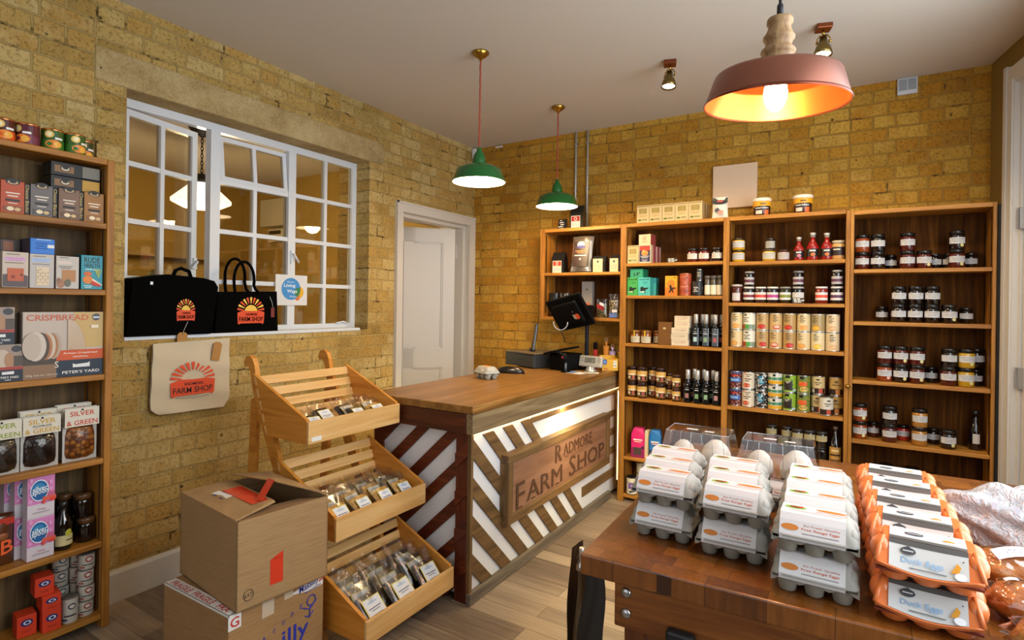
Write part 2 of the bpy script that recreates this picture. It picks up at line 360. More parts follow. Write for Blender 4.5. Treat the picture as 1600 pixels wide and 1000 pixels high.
ORD = ['first', 'second', 'third', 'fourth', 'fifth', 'sixth', 'seventh', 'eighth', 'ninth', 'tenth', 'eleventh', 'twelfth']
X, Y, Z = V((1, 0, 0)), V((0, 1, 0)), V((0, 0, 1))
# ================================================================== THE ROOM
struct(B().box(-3.6, 4.7, -5.6, 0.35, -0.08, 0.0, MFL), 'floor')
struct(B().box(-0.01, 4.7, -5.6, 0.35, 2.65, 2.75, MCEIL), 'ceiling')
H = 2.65
b = B()
for y0, y1, z0, z1 in ((-5.3, -2.655, 0, H), (-2.655, -1.195, 0, 1.155), (-2.655, -1.195, 2.31, H), (-1.195, -0.925, 0, H), (-0.925, 0.0, 2.02, H)):
    b.box(-0.30, 0, y0, y1, z0, z1, MBL)
struct(b, 'wall_left')
b = B()                                                     # concrete lintel over the window, a little proud of the bricks
b.bbox(-0.31, 0.009, -2.78, -1.07, 2.277, 2.425, MCONC, 0.008); struct(b, 'trim_1')
struct(B().box(-3.4, 3.7, 0, 0.3, 0, H, MBB), 'wall_back')
# right wall, set at a slight angle, with a glazed door and a side window
RW0 = V((3.376, 0, 0)); RWD = V((0.054, -0.291, 0)).normalized(); RWN = V((-RWD.y, RWD.x, 0)) * -1   # RWN points out of the room
if RWN.x < 0: RWN = -RWN
def rw(s, d, z): return RW0 + RWD * s + RWN * d + Z * z
def rbox(b, s0, s1, d0, d1, z0, z1, mat):
    return b.add([rw(s, d, z) for z in (z0, z1) for s, d in ((s0, d0), (s1, d0), (s1, d1), (s0, d1))],
                 [(0, 3, 2, 1), (4, 5, 6, 7), (0, 1, 5, 4), (1, 2, 6, 5), (2, 3, 7, 6), (3, 0, 4, 7)], mat)
b = B()
for s0, s1, z0, z1 in ((-0.05, 0.31, 0, H), (0.31, 1.2, 2.45, H), (1.2, 1.32, 0, H), (1.32, 3.45, 0, 0.5), (1.32, 3.45, 2.5, H), (3.45, 5.5, 0, H)): rbox(b, s0, s1, 0, 0.25, z0, z1, MOLIVE)
struct(b, 'wall_right')
tag(B().box(3.3755, 3.412, -0.222, -0.19, 0, 1.87, P('#120d08', 0.8)).build('gap_shade_strip', loc=(3.394, -0.206, 0), world=True), 'tall dark strip standing for shade in gap between jar bay and right door frame', 'panel')  # near-black strip added to stand in for the shade in this narrow gap
dr = B()
for s0, s1, z0, z1 in ((0.235, 0.32, 0, 2.525), (1.19, 1.275, 0, 2.525), (0.32, 1.19, 2.44, 2.525)): rbox(dr, s0, s1, -0.022, 0.0, z0, z1, MWHITE)
for s0, s1, z0, z1 in ((0.22, 0.25, 0, 2.54), (0.295, 0.312, 0, 2.46)): rbox(dr, s0, s1, -0.03, 0.0, z0, z1, MWHITE)
for s0, s1, z0, z1 in ((0.31, 0.34, 0, 2.45), (1.17, 1.2, 0, 2.45), (0.34, 1.17, 2.42, 2.45)): rbox(dr, s0, s1, 0.0, 0.25, z0, z1, MWHITE)
dr = struct(dr, 'door_2')
lf = B()
for s0, s1, z0, z1 in ((0.345, 0.45, 0.02, 2.41), (1.06, 1.165, 0.02, 2.41), (0.45, 1.06, 0.02, 0.5), (0.45, 1.06, 2.3, 2.41)): rbox(lf, s0, s1, 0.01, 0.05, z0, z1, MWHITE)
lf = lf.build('door_leaf', dr); hb = B()
for z in (0.45, 1.02, 1.78): rbox(hb, 0.335, 0.365, -0.012, 0.012, z - 0.05, z + 0.05, STEEL)
hb.build('hinge', dr)
g = B(); g.add([rw(0.45, 0.03, 0.5), rw(1.06, 0.03, 0.5), rw(1.06, 0.03, 2.3), rw(0.45, 0.03, 2.3)], [(0, 1, 2, 3)], MGLASS); g.build('glazing', lf)
wd = B()
for s0, s1, z0, z1 in ((1.32, 1.38, 0.5, 2.5), (3.39, 3.45, 0.5, 2.5), (1.38, 3.39, 0.5, 0.56), (1.38, 3.39, 2.44, 2.5), (2.35, 2.41, 0.56, 2.44)): rbox(wd, s0, s1, 0.05, 0.12, z0, z1, MWHITE)
wd = struct(wd, 'window_2')
g = B(); g.add([rw(1.38, 0.09, 0.56), rw(3.39, 0.09, 0.56), rw(3.39, 0.09, 2.44), rw(1.38, 0.09, 2.44)], [(0, 1, 2, 3)], MGLASS); g.build('glazing', wd)
# front wall with the shopfront window, behind the camera
b = B()
for x0, x1, z0, z1 in ((-0.3, 0.6, 0, H), (3.5, 4.7, 0, H), (0.6, 3.5, 0, 0.45), (0.6, 3.5, 2.5, H)): b.box(x0, x1, -5.55, -5.3, z0, z1, MOLIVE)
struct(b, 'wall_front')
b = B()
for x0, x1, z0, z1 in ((0.6, 0.67, 0.45, 2.5), (3.43, 3.5, 0.45, 2.5), (0.67, 3.43, 0.45, 0.52), (0.67, 3.43, 2.43, 2.5), (2.0, 2.07, 0.52, 2.43)): b.box(x0, x1, -5.42, -5.34, z0, z1, MWHITE)
struct(b, 'window_3')
# kitchen beyond the side wall, seen through the inner window
struct(B().box(-3.45, -3.3, -3.6, 0, 0, H, MYEL), 'wall_far')
struct(B().box(-3.3, -0.3, -3.6, -3.45, 0, H, MYEL), 'wall_side')
struct(B().box(-3.3, -0.3, -0.02, 0.0, 0, H, MYEL), 'wall_end')
struct(B().box(-3.3, -0.29, -3.45, -0.02, H, H + 0.1, MCEIL), 'ceiling_2')
# skirting
struct(B().box(0, 0.02, -2.775, -0.95, 0, 0.125, MWHITE).prism([(0, -2.775, 0.125), (0.02, -2.775, 0.125), (0.012, -2.775, 0.14), (0, -2.775, 0.14)], (0, 1.825, 0), MWHITE), 'baseboard_left')
# ---- inner steel window in the deep brick opening
WX = -0.145; R1, R2, R3 = 1.978, 1.707, 1.436
def bars(b, y0, y1, z0, z1, mat=MSTEELW, x0=WX - 0.02, x1=WX + 0.02): b.box(x0, x1, y0, y1, z0, z1, mat)
b = B()
bars(b, -2.655, -2.615, 1.165, 2.275); bars(b, -1.232, -1.195, 1.165, 2.275); bars(b, -2.615, -1.232, 2.235, 2.275); bars(b, -2.615, -1.232, 1.165, 1.195)
bars(b, -2.203, -2.150, 1.195, 2.235, x0=WX - 0.025, x1=WX + 0.025); bars(b, -1.728, -1.678, 1.195, 2.235, x0=WX - 0.025, x1=WX + 0.025)
for z in (R2, R3): bars(b, -2.150, -1.728, z - 0.012, z + 0.012)
bars(b, -2.150, -1.728, R1 - 0.018, R1 + 0.018); bars(b, -1.952, -1.930, 1.195, R1, x0=WX - 0.017, x1=WX + 0.017)
for z in (R1, R2, R3): bars(b, -1.678, -1.232, z - 0.012, z + 0.012)
bars(b, -1.460, -1.438, 1.195, 2.235, x0=WX - 0.017, x1=WX + 0.017)
win = struct(b, 'window_1')
gl = B(); gl.box(WX - 0.003, WX + 0.003, -2.150, -1.728, 1.195, R1, MGLASS); gl.box(WX - 0.003, WX + 0.003, -1.678, -1.232, 1.195, 2.235, MGLASS); gl.build('window_pane', win)
TH = math.radians(14)                                        # left casement standing open into the kitchen
cs = B()
for y0, y1, z0, z1 in ((0, 0.028, 1.2, 2.23), (0.378, 0.410, 1.2, 2.23), (0.028, 0.378, 1.2, 1.228), (0.028, 0.378, 2.2, 2.23), (0.194, 0.216, 1.228, 2.2)): cs.box(-0.016, 0.016, y0, y1, z0, z1, MSTEELW)
for z in (R1, R2, R3): cs.box(-0.014, 0.014, 0.028, 0.378, z - 0.012, z + 0.012, MSTEELW)
M = Matrix.Translation((WX, -2.615, 0)) @ Matrix.Rotation(TH, 4, 'Z')
cs.xf(M); cs = cs.build('casement', win)
g = B(); g.box(-0.003, 0.003, 0.028, 0.378, 1.228, 2.2, MGLASS); g.xf(M); g.build('casement_pane', cs)
h = B(); h.box(0.016, 0.03, 0.385, 0.403, 1.5, 1.56, MSTEELW); h.tube([(0.03, 0.394, 1.54), (0.045, 0.394, 1.54), (0.045, 0.36, 1.50)], 0.006, MSTEELW); h.xf(M); h.build('window_catch', cs)
tv = B()                                                     # top-hung vent in the middle, tilted open at the top
for y0, y1, z0, z1 in ((-2.146, -2.122, 0.0, 0.24), (-1.756, -1.732, 0.0, 0.24), (-2.122, -1.756, 0, 0.022), (-2.122, -1.756, 0.216, 0.24), (-1.952, -1.930, 0.022, 0.216)): tv.box(-0.012, 0.012, y0, y1, z0, z1, MSTEELW)
M = Matrix.Translation((WX + 0.01, 0, R1 + 0.004)) @ Matrix.Rotation(math.radians(-6), 4, 'Y')
tv.xf(M); tv = tv.build('top_vent', win)
g = B(); g.box(-0.003, 0.003, -2.122, -1.756, 0.022, 0.216, MGLASS); g.xf(M); g.build('vent_pane', tv)
h = B(); h.box(WX + 0.02, WX + 0.035, -1.712, -1.694, 1.56, 1.64, MSTEELW); h.tube([(WX + 0.035, -1.703, 1.62), (WX + 0.05, -1.703, 1.62), (WX + 0.05, -1.67, 1.57)], 0.006, MSTEELW)
h.tube([(WX + 0.03, -1.36, 1.197), (WX + 0.03, -1.30, 1.205), (WX + 0.03, -1.27, 1.197)], 0.006, MSTEELW); h.build('window_catch', win)
struct(B().bbox(-0.12, 0.006, -2.655, -1.265, 1.15, 1.168, MSTEELW, 0.004), 'trim_2')
# ---- door in the far corner, standing ajar into the kitchen
b = B()
b.box(0, 0.02, -0.95, -0.885, 0, 2.058, MDOORW); b.box(0, 0.02, -0.077, -0.001, 0, 2.058, MDOORW); b.box(0, 0.02, -0.885, -0.077, 1.988, 2.058, MDOORW)
b.box(0.02, 0.027, -0.95, -0.935, 0, 2.058, MDOORW); b.box(0.02, 0.027, -0.95, -0.001, 2.045, 2.058, MDOORW)
b.box(-0.3, 0, -0.925, -0.89, 0, 2.02, MDOORW); b.box(-0.3, 0, -0.073, -0.001, 0, 2.02, MDOORW); b.box(-0.3, 0, -0.89, -0.073, 1.986, 2.02, MDOORW)
b.box(-0.12, -0.04, -0.10, -0.073, 0, 1.96, MDOORW); b.box(-0.12, -0.04, -0.89, -0.073, 1.962, 1.986, MDOORW)
d1 = struct(b, 'door_1')
LF = B(); W_ = 0.76; HT = 1.955
def dl(u, v, z): return V((u, v, z))
LF.box(0, 0.10, 0, 0.04, 0.01, HT, MDOORW); LF.box(0.66, W_, 0, 0.04, 0.01, HT, MDOORW); LF.box(0.335, 0.425, 0, 0.04, 0.01, HT, MDOORW)
for z0, z1 in ((0.01, 0.2), (0.80, 0.96), (HT - 0.115, HT)): LF.box(0.10, 0.66, 0, 0.04, z0, z1, MDOORW)
LF.box(0.09, 0.67, 0.017, 0.023, 0.15, HT - 0.05, MDOORW)
for u0, u1 in ((0.10, 0.335), (0.425, 0.66)):                 # mouldings round the four panels
    for z0, z1 in ((0.2, 0.80), (0.96, HT - 0.115)):
        for a in ((u0, u0 + 0.012, z0, z1), (u1 - 0.012, u1, z0, z1), (u0, u1, z0, z0 + 0.012), (u0, u1, z1 - 0.012, z1)): LF.box(a[0], a[1], 0.008, 0.032, a[2], a[3], MDOORW)
M = Matrix.Translation((-0.13, -0.105, 0)) @ Matrix.Rotation(math.radians(231.5), 4, 'Z')
LF.xf(M); LF.build('door_leaf', d1)
hg = B()
for z in (0.25, 1.72): hg.box(-0.135, -0.105, -0.112, -0.098, z, z + 0.11, MDOORW)
hg.build('hinge', d1)
# ---- small fittings on walls and ceiling
def conduit(x, lab, z0=1.897):
    b = B(); b.cyl((x, -0.010, z0), (x, -0.010, H), 0.008, P('#b4b2ac', 0.4, 0.3, name='conduit_steel'), 10)
    for z in (2.2, 2.55): b.box(x - 0.016, x + 0.016, -0.014, 0, z, z + 0.012, STEEL)
    tag(b.build('conduit_pipe', loc=(x, 0, 1.897), world=True), lab, 'pipe', 'conduit pipes')
conduit(0.952, 'grey conduit pipe on back brick wall, nearer the green lamp cord', 1.897); conduit(1.048, 'grey conduit pipe on back brick wall, nearer the egg table side')
t = thing('wall_vent', 'white louvred vent grille high on back brick wall under ceiling', 'vent', (3.008, 0, 2.555))
B().bbox(2.961, 3.056, -0.02, 0, 2.555, 2.648, P('#c9cbce', 0.5), 0.004).build('cover', t, True)
b = B()
for k in range(9):
    b.box(2.968, 3.006, -0.024, -0.019, 2.578 + k * 0.007, 2.5815 + k * 0.007, P('#8d8f92', 0.5)); b.box(3.011, 3.049, -0.024, -0.019, 2.578 + k * 0.007, 2.5815 + k * 0.007, P('#8d8f92', 0.5))
b.build('louvre', t, True)
tag(B().bbox(0.005, 0.045, -0.05, 0, 2.555, 2.64, P('#d5d8da', 0.5), 0.006).build('alarm_sensor', loc=(0.025, 0, 2.555), world=True), 'small white alarm sensor in ceiling corner behind the green lamp', 'sensor')
tag(B().bbox(0.215, 0.285, -0.015, 0, 2.625, 2.64, P('#d5d0c5', 0.5), 0.004).build('cable_clip', loc=(0.25, 0, 2.625), world=True), 'tiny white clip on back wall just right of ceiling corner', 'clip')
b = B(); b.bbox(1.958, 2.230, -0.022, -0.002, 1.985, 2.266, P('#d6b898', 0.7, name='canvas'), 0.003)
tag(b.build('blank_board', loc=(2.094, 0, 1.985), world=True), 'blank pinkish cream board hung on back brick wall above shelves', 'board')
# ---- kitchen things seen through the window
t = thing('meter_box', 'pale grey meter cabinet on kitchen wall beyond the window', 'meter box', (-2.5, -0.02, 2.0))
B().bbox(-2.74, -2.3, -0.16, -0.02, 2.13, 2.42, P('#b9b2a2', 0.5), 0.008).build('cabinet', t, True); B().bbox(-2.68, -2.42, -0.1, -0.02, 1.97, 2.11, P('#cfc7b4', 0.5), 0.006).box(-2.66, -2.46, -0.103, -0.099, 2.05, 2.09, BLACK).build('switch_panel', t, True)
t = thing('kitchen_shelf', 'dim wooden wall shelf in kitchen beyond the window', 'shelf', (-3.15, -1.6, 1.5))
for z in (1.45, 1.75): B().box(-3.29, -3.0, -2.9, -0.4, z, z + 0.03, P('#8a7040', 0.6)).build('shelf_board', t, True)
for k, (y, hh, ww, c) in enumerate(((-2.6, 0.2, 0.3, '#9c8a66'), (-2.0, 0.12, 0.25, '#a89a80'), (-1.5, 0.2, 0.16, '#b8ae98'), (-1.0, 0.15, 0.3, '#8f7d58'))):
    tag(B().bbox(-3.26, -3.04, y, y + ww, 1.481, 1.48 + hh, P(c, 0.7), 0.006).build('storage_tub', loc=(-3.15, y + ww / 2, 1.481), world=True), 'pale storage tub on kitchen shelf, %s from the left' % ORD[k], 'tub', 'tubs on the kitchen shelf')
tag(B().box(-1.05, -0.80, -0.026, -0.0205, 1.62, 1.84, P('#cfc8b8', 0.7)).build('paper_notice', loc=(-0.92, -0.02, 1.62), world=True), 'large grey paper notice on kitchen wall beyond right panes', 'notice')
tag(B().box(-0.95, -0.86, -0.026, -0.0205, 1.86, 2.0, P('#d8d2c4', 0.7)).build('paper_notice', loc=(-0.9, -0.02, 1.86), world=True), 'small pale paper notice above a larger one beyond right panes', 'notice')
# ================================================================== LAMPS
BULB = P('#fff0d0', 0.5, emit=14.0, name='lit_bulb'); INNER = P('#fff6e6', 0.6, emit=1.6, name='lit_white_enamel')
def green_lamp(x, y, zr, lab):
    t = thing('pendant_lamp', lab, 'lamp', (x, y, H), 0, 'green enamel pendant lamps')
    B().lathe([(0.0, 0), (0.044, 0), (0.046, -0.006), (0.03, -0.022), (0.010, -0.034), (0.006, -0.045), (0, -0.045)][::-1], BRASS, n=20).build('ceiling_rose', t)
    zt = zr + 0.176 - H
    pts = [(0.0008 * math.sin(k * 1.9), 0.0008 * math.cos(k * 1.9), -0.04 + (zt + 0.04) * k / 24) for k in range(25)]
    B().tube(pts, 0.0045, P('#a0402a', 0.7, name='red_braided_flex')).build('cord', t)
    G = P('#0c5a22', 0.22, 0, 0.5, name='green_enamel'); z = zr - H
    sh = B().lathe([(0.012, z + 0.176), (0.014, z + 0.160), (0.030, z + 0.135), (0.038, z + 0.095), (0.036, z + 0.088), (0.085, z + 0.078), (0.118, z + 0.060), (0.132, z + 0.022), (0.142, z + 0.0)], G, n=40, cap=False)
    sh.lathe([(0.142, z), (0.142, z - 0.004), (0.137, z - 0.003)], G, n=40, cap=False)
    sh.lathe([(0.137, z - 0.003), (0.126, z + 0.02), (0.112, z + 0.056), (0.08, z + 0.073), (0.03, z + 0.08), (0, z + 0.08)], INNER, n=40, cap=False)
    sh.build('lamp_shade', t)
    B().ball((0, 0, z + 0.038), (0.026, 0.026, 0.034), BULB).build('bulb', t)
    point('pendant_light', (x, y, zr + 0.012), 17, WARM, 0.06)
green_lamp(1.094, -1.479, 1.975, 'green enamel pendant lamp over the counter, nearer the left wall window')
green_lamp(1.080, -0.562, 1.99, 'green enamel pendant lamp hanging before the grey pipes on back wall')
# large copper lamp with a turned wooden neck
cx_, cy_ = 2.613, -2.437
CL = V((cx_, cy_, 1.815))
t = thing('pendant_lamp', 'large copper pendant lamp with turned wooden neck over the egg table', 'lamp', CL)
COP = P('#8a5644', 0.38, 0.8, name='brushed_copper'); COPI = P('#e07838', 0.3, 0.9, name='polished_copper')
TM = Matrix.Rotation(math.radians(3), 3, 'X') @ Matrix.Rotation(math.radians(3), 3, 'Y')
B().lathe([(0.156, 0), (0.137, 0.060), (0.133, 0.066), (0.06, 0.086), (0.034, 0.092)], COP, n=56, M=TM, cap=False).lathe([(0.154, 0.001), (0.135, 0.058), (0.130, 0.063), (0.06, 0.082), (0.0, 0.086)], COPI, n=56, M=TM, cap=False).lathe([(0.1565, -0.003), (0.158, 0.0), (0.156, 0.004), (0.153, 0.0), (0.1565, -0.003)], P('#7a3c28', 0.35, 0.8), n=56, M=TM, cap=False).build('lamp_shade', t)
neck = [(0.038, 0.088), (0.036, 0.094), (0.033, 0.103), (0.032, 0.109), (0.036, 0.113), (0.038, 0.118), (0.036, 0.123), (0.030, 0.127), (0.028, 0.134), (0.030, 0.141), (0.034, 0.146), (0.034, 0.152), (0.030, 0.157), (0.026, 0.166), (0.024, 0.174), (0.025, 0.178), (0.028, 0.180), (0.028, 0.190), (0.025, 0.194), (0.0, 0.195)]
B().lathe(neck, wood('turned_mango_wood', '#6e4a2c', '#a08058', '#b89c78', 2, 0.55, 0.9), n=28, M=TM, cap=False).build('wooden_neck', t)
top = TM @ V((0, 0, 0.193))
B().tube([top, top + V((0, 0, 0.03)), top + V((0.0, 0, 0.035))], [0.008, 0.007, 0.004], BLACK).tube([top + V((0, 0, 0.03)), V((top.x, top.y, H - CL.z))], 0.0035, BLACK).build('cord', t)
B().lathe([(0.045, H - CL.z - 0.02), (0.045, H - CL.z)], BLACK, (top.x, top.y, 0)).build('ceiling_rose', t)
s_ = TM @ V((0, 0, 0.07)); e_ = TM @ V((0, 0, -0.005))
B().cyl(TM @ V((0, 0, 0.086)), TM @ V((0, 0, 0.060)), 0.018, STEEL).build('bulb_holder', t)
B().ball(TM @ V((0, 0, 0.024)), (0.026, 0.026, 0.042), P('#ffe2a0', 0.4, emit=26.0, name='lit_filament_bulb')).build('bulb', t)
point('copper_lamp_light', CL + TM @ V((0, 0, -0.025)), 9, (1.0, 0.66, 0.34), 0.035)
# two brass spotlights on copper ceiling plates
def spot(x, y, lab):
    t = thing('ceiling_spotlight', lab, 'spotlight', (x, y, H), 0, 'brass ceiling spotlights')
    B().bbox(-0.032, 0.032, -0.032, 0.032, -0.022, 0, P('#8a4a2c', 0.3, 0.8, name='copper_plate'), 0.003).build('ceiling_plate', t, rotz=0.3)
    a = B(); a.tube([(0, 0, -0.02), (0, 0, -0.045)], 0.006, BRASS)
    for s in (-1, 1): a.tube([(0, 0, -0.043), (0.016 * s, 0, -0.046), (0.026 * s, 0, -0.060), (0.026 * s, 0, -0.078)], 0.003, BRASS); a.cyl((0.020 * s, 0, -0.077), (0.032 * s, 0, -0.077), 0.006, BRASS)
    a.build('bracket', t)
    M = Matrix.Rotation(math.radians(-8), 3, 'X'); AB = P('#7d6a3a', 0.28, 0.9, name='antique_brass')
    B().lathe([(0.0, -0.058), (0.016, -0.058), (0.018, -0.088), (0.030, -0.105), (0.037, -0.128), (0.039, -0.146), (0.035, -0.146), (0.032, -0.128), (0.0, -0.124)], AB, n=24, M=M, cap=False).build('spot_head', t)
    B().lathe([(0.0, -0.138), (0.033, -0.138)], P('#fff0d0', 0.5, emit=10.0, name='lit_spot_lens'), n=20, M=M, cap=False).build('lens', t)
    point('spot_light', (x, y - 0.02, H - 0.165), 30, WARM, 0.03, 'SPOT', (math.radians(12), 0, 0), math.radians(120))
spot(1.914, -0.883, 'brass ceiling spotlight nearer the green pendant lamps'); spot(2.634, -0.911, 'brass ceiling spotlight just right of the copper lamp neck')
# kitchen lamp with a white glass shade on a chain
t = thing('pendant_lamp', 'white glass pendant lamp on black chain in kitchen beyond window', 'lamp', (-1.47, -1.50, H))
B().lathe([(0.0, -0.075), (0.02, -0.075), (0.03, -0.06), (0.075, -0.045), (0.10, 0.0), (0, 0)], P('#120d08', 0.5), n=24).build('ceiling_rose', t)
c = B()
for k in range(11):
    z = -0.08 - 0.028 * k; M = Matrix.Rotation(PI / 2 * (k % 2), 3, 'Z')
    c.tube([M @ V((0.009 * math.sin(a), 0, 0.018 * math.cos(a))) + V((0, 0, z)) for a in [2 * PI * i / 10 for i in range(11)]], 0.0035, BLACK, 5)
c.build('chain', t)
B().lathe([(0.05, -0.43), (0.052, -0.40), (0.03, -0.36), (0.0, -0.36)], P('#120d08', 0.5), n=20).build('gallery', t)
B().lathe([(0.05, -0.428), (0.075, -0.432), (0.205, -0.555), (0.205, -0.575), (0.125, -0.615), (0.0, -0.618)], P('#fff2dc', 0.5, emit=2.6, name='lit_opal_glass'), n=32, cap=False).build('glass_shade', t)
point('kitchen_light', (-1.47, -1.50, H - 0.70), 90, (1.0, 0.80, 0.50), 0.15)
# ================================================================== SHELVING
def board(name, x0, x1, y0, y1, z0, z1, mat, par): return B().bbox(x0, x1, y0, y1, z0, z1, mat, 0.003).build(name, par, True)
# left shelf unit against the side wall
LU = thing('shelf_unit', 'stained pine shelf unit against left brick wall beside the inner window', 'shelf unit', (0.095, -3.26, 0))
board('side_panel', 0.001, 0.19, -2.803, -2.776, 0, 1.903, MPINE, LU); board('side_panel', 0.001, 0.19, -3.75, -3.723, 0, 1.903, MPINE, LU)
board('back_panel', 0.001, 0.01, -3.723, -2.803, 0.03, 1.88, MBACKL, LU)
LZ = [0.038, 0.331, 0.669, 1.009, 1.351, 1.62, 1.88]
for z in LZ: board('shelf_board', 0.001, 0.19, -3.723, -2.8035, z, z + 0.023, MPINEY, LU)
# slotted metal shelf strips on the side panel
for x in (0.03, 0.15): B().box(x, x + 0.012, -2.8042, -2.8032, 0.07, 1.87, P('#5a4632', 0.5, 0.4)).build('shelf_strip', LU, True)
LT = [z + 0.0236 for z in LZ]
# back wall shelving: four bays side by side
YF = -0.213
def bay(x0, x1, px0, px1, z0, zs, ztop, lab):
    t = thing('shelf_unit', lab, 'shelf unit', ((x0 + x1) / 2, -0.107, z0), 0, 'pine shelf bays along the back wall')
    board('side_panel', px0, x0, YF, -0.001, z0, ztop + 0.024, MPINE, t)
    if px1 > x1 + 0.005: board('side_panel', x1, px1, YF, -0.001, z0, ztop + 0.024, MPINE, t)
    board('back_panel', x0, x1, -0.012, -0.001, z0 + 0.02, ztop, MBACK, t)
    board('shelf_top', x0, x1, YF, -0.001, ztop, ztop + 0.024, MPINEX, t)
    for z in zs: board('shelf_board', x0, x1, YF + 0.003, -0.012, z, z + 0.021, MPINEX, t)
    for x in (x0 + 0.001, x1 - 0.003):
        for y in (-0.19, -0.03): B().box(x, x + 0.0006, y, y + 0.014, z0 + 0.05, ztop - 0.02, P('#2a1a0c', 0.5, 0.3)).build('shelf_strip', t, True)
    return t
bay(0.801, 1.393, 0.766, 1.393, 1.226, (1.226, 1.550), 1.870, 'short hanging pine shelf bay above the counter end')
bay(1.435, 2.066, 1.3945, 2.066, 0.0, (0.03, 0.286, 0.692, 1.060, 1.386, 1.604), 1.872, 'full height pine shelf bay right behind the counter end')
bay(2.102, 2.722, 2.067, 2.722, 0.0, (0.03, 0.330, 0.704, 1.071, 1.344, 1.596), 1.872, 'pine shelf bay of stacked food cans, behind the grey egg boxes')
b4 = bay(2.763, 3.358, 2.7455, 3.374, 0.0, (0.03, 0.250, 0.590, 0.921, 1.247, 1.537), 1.862, 'pine shelf bay of dark preserve jars beside the right wall')
b4p = B().bbox(2.7235, 2.7445, YF, -0.001, 0, 1.89, MPINE, 0.003); tag(b4p.build('filler_post', loc=(2.734, -0.107, 0), world=True), 'narrow pine filler post between can bay and jar bay', 'post')
tag(B().ball((2.742, YF - 0.014, 0.905), (0.012, 0.012, 0.012), BRASS).cyl((2.742, YF, 0.905), (2.742, YF - 0.008, 0.905), 0.006, BRASS).build('cupboard_knob', loc=(2.742, YF, 0.905), world=True), 'small round brass knob on post between can bay and jar bay', 'knob')
# ================================================================== THE COUNTER
CT = thing('shop_counter', 'wooden shop counter with chevron battens over white panels', 'counter', (1.03, -0.98, 0))
s = B(); s.bbox(0.70, 1.362, -1.876, -0.02, 0.852, 0.887, MTOP, 0.004)
s.build('counter_top', CT, True)
s = B(); s.bbox(1.325, 1.362, -1.876, -0.02, 0.762, 0.8515, MTOPF, 0.004); s.build('front_fascia', CT, True)
s = B(); s.bbox(0.70, 1.324, -1.876, -1.84, 0.762, 0.8515, MDKREC, 0.004); s.build('end_fascia', CT, True)
FX = 1.322; PANW = P('#dfe1e3', 0.35, name='white_panel')
s = B(); s.box(0.74, FX, -1.838, -0.03, 0.03, 0.762, PANW); s.build('body_panel', CT, True)
def clip(poly, f):                                          # keep the part of a polygon where f >= 0
    out = []
    for p, q in zip(poly, poly[1:] + poly[:1]):
        a, b = f(p), f(q)
        if a >= 0: out.append(p)
        if a * b < 0: out.append((p[0] + (q[0] - p[0]) * a / (a - b), p[1] + (q[1] - p[1]) * a / (a - b)))
    return out
def batten(poly, plane, name='batten', d=0.009, mat=MREC):
    if len(poly) < 3: return
    if plane == 'x': B().prism([(FX, y, z) for y, z in poly], (d, 0, 0), mat).build(name, CT, True)
    else: B().prism([(x, -1.838, z) for x, z in poly], (0, -d, 0), mat).build(name, CT, True)
SY0, SY1, SZ0, SZ1 = -1.592, -0.295, 0.272, 0.61             # the sign
def strip(c0, c1, y0=-1.838, y1=-0.6, z0=0.055, z1=0.738):
    r = [(y0, z0), (y1, z0), (y1, z1), (y0, z1)]
    r = clip(r, lambda p: p[0] + p[1] - c0); return clip(r, lambda p: c1 - p[0] - p[1])
for k in range(7):
    c = -0.625 - 0.1705 * k; q = strip(c - 0.042, c + 0.042)
    if not q: continue
    # split round the sign: left of it, below it, above it
    batten(clip(q, lambda p: SY0 - p[0]), 'x')
    mid = clip(q, lambda p: p[0] - SY0)
    if mid: batten(clip(mid, lambda p: SZ0 - p[1]), 'x'); batten(clip(mid, lambda p: p[1] - SZ1), 'x')
for y0, y1, z0, z1 in ((-1.30, -0.03, 0.712, 0.738), (-0.64, -0.10, 0.132, 0.192), (-0.294, -0.10, 0.56, 0.60), (-0.294, -0.10, 0.43, 0.475), (-0.294, -0.10, 0.30, 0.345)):
    q = [(y0, z0), (y1, z0), (y1, z1), (y0, z1)]
    if z0 < 0.2: q = clip(q, lambda p: p[0] + p[1] + 0.579)
    batten(q, 'x')
B().box(FX, FX + 0.02, -0.10, -0.03, 0.055, 0.738, MRECZ).build('corner_post', CT, True)
B().box(FX, FX + 0.018, -1.858, -1.838, 0.055, 0.76, MRECZ).build('corner_post', CT, True)
B().bbox(FX, 1.346, -1.86, -0.20, 0.0, 0.055, MGREYW, 0.004).build('plinth', CT, True)
DKX = wood('dark_end_batten', '#3a1406', '#59220c', '#6f3416', 0, 0.45); DKZ = wood('dark_end_post', '#3a1406', '#59220c', '#6f3416', 2, 0.45)
B().box(1.252, FX - 0.0005, -1.850, -1.8385, 0.0, 0.76, DKZ).build('end_post', CT, True)
B().box(0.74, 0.80, -1.850, -1.8385, 0.0, 0.76, DKZ).build('end_post', CT, True)
for k in range(8):
    c = -0.115 - 0.17 * k
    q = [(0.80, 0.0), (1.252, 0.0), (1.252, 0.76), (0.80, 0.76)]
    q = clip(q, lambda p: p[1] - p[0] * 0.93 - (c - 0.034) - 0.06); q = clip(q, lambda p: c + 0.034 + 0.06 - p[1] + p[0] * 0.93)
    batten(q, 'y', 'end_batten', 0.012, DKX)
for k in range(4):                                          # battens running over the corner post
    z = 0.20 + 0.17 * k; B().prism([(1.252, -1.8505, z - 0.115), (FX, -1.8505, z - 0.05), (FX, -1.8505, z + 0.02), (1.252, -1.8505, z - 0.045)], (0, -0.008, 0), DKX).build('end_batten', CT, True)
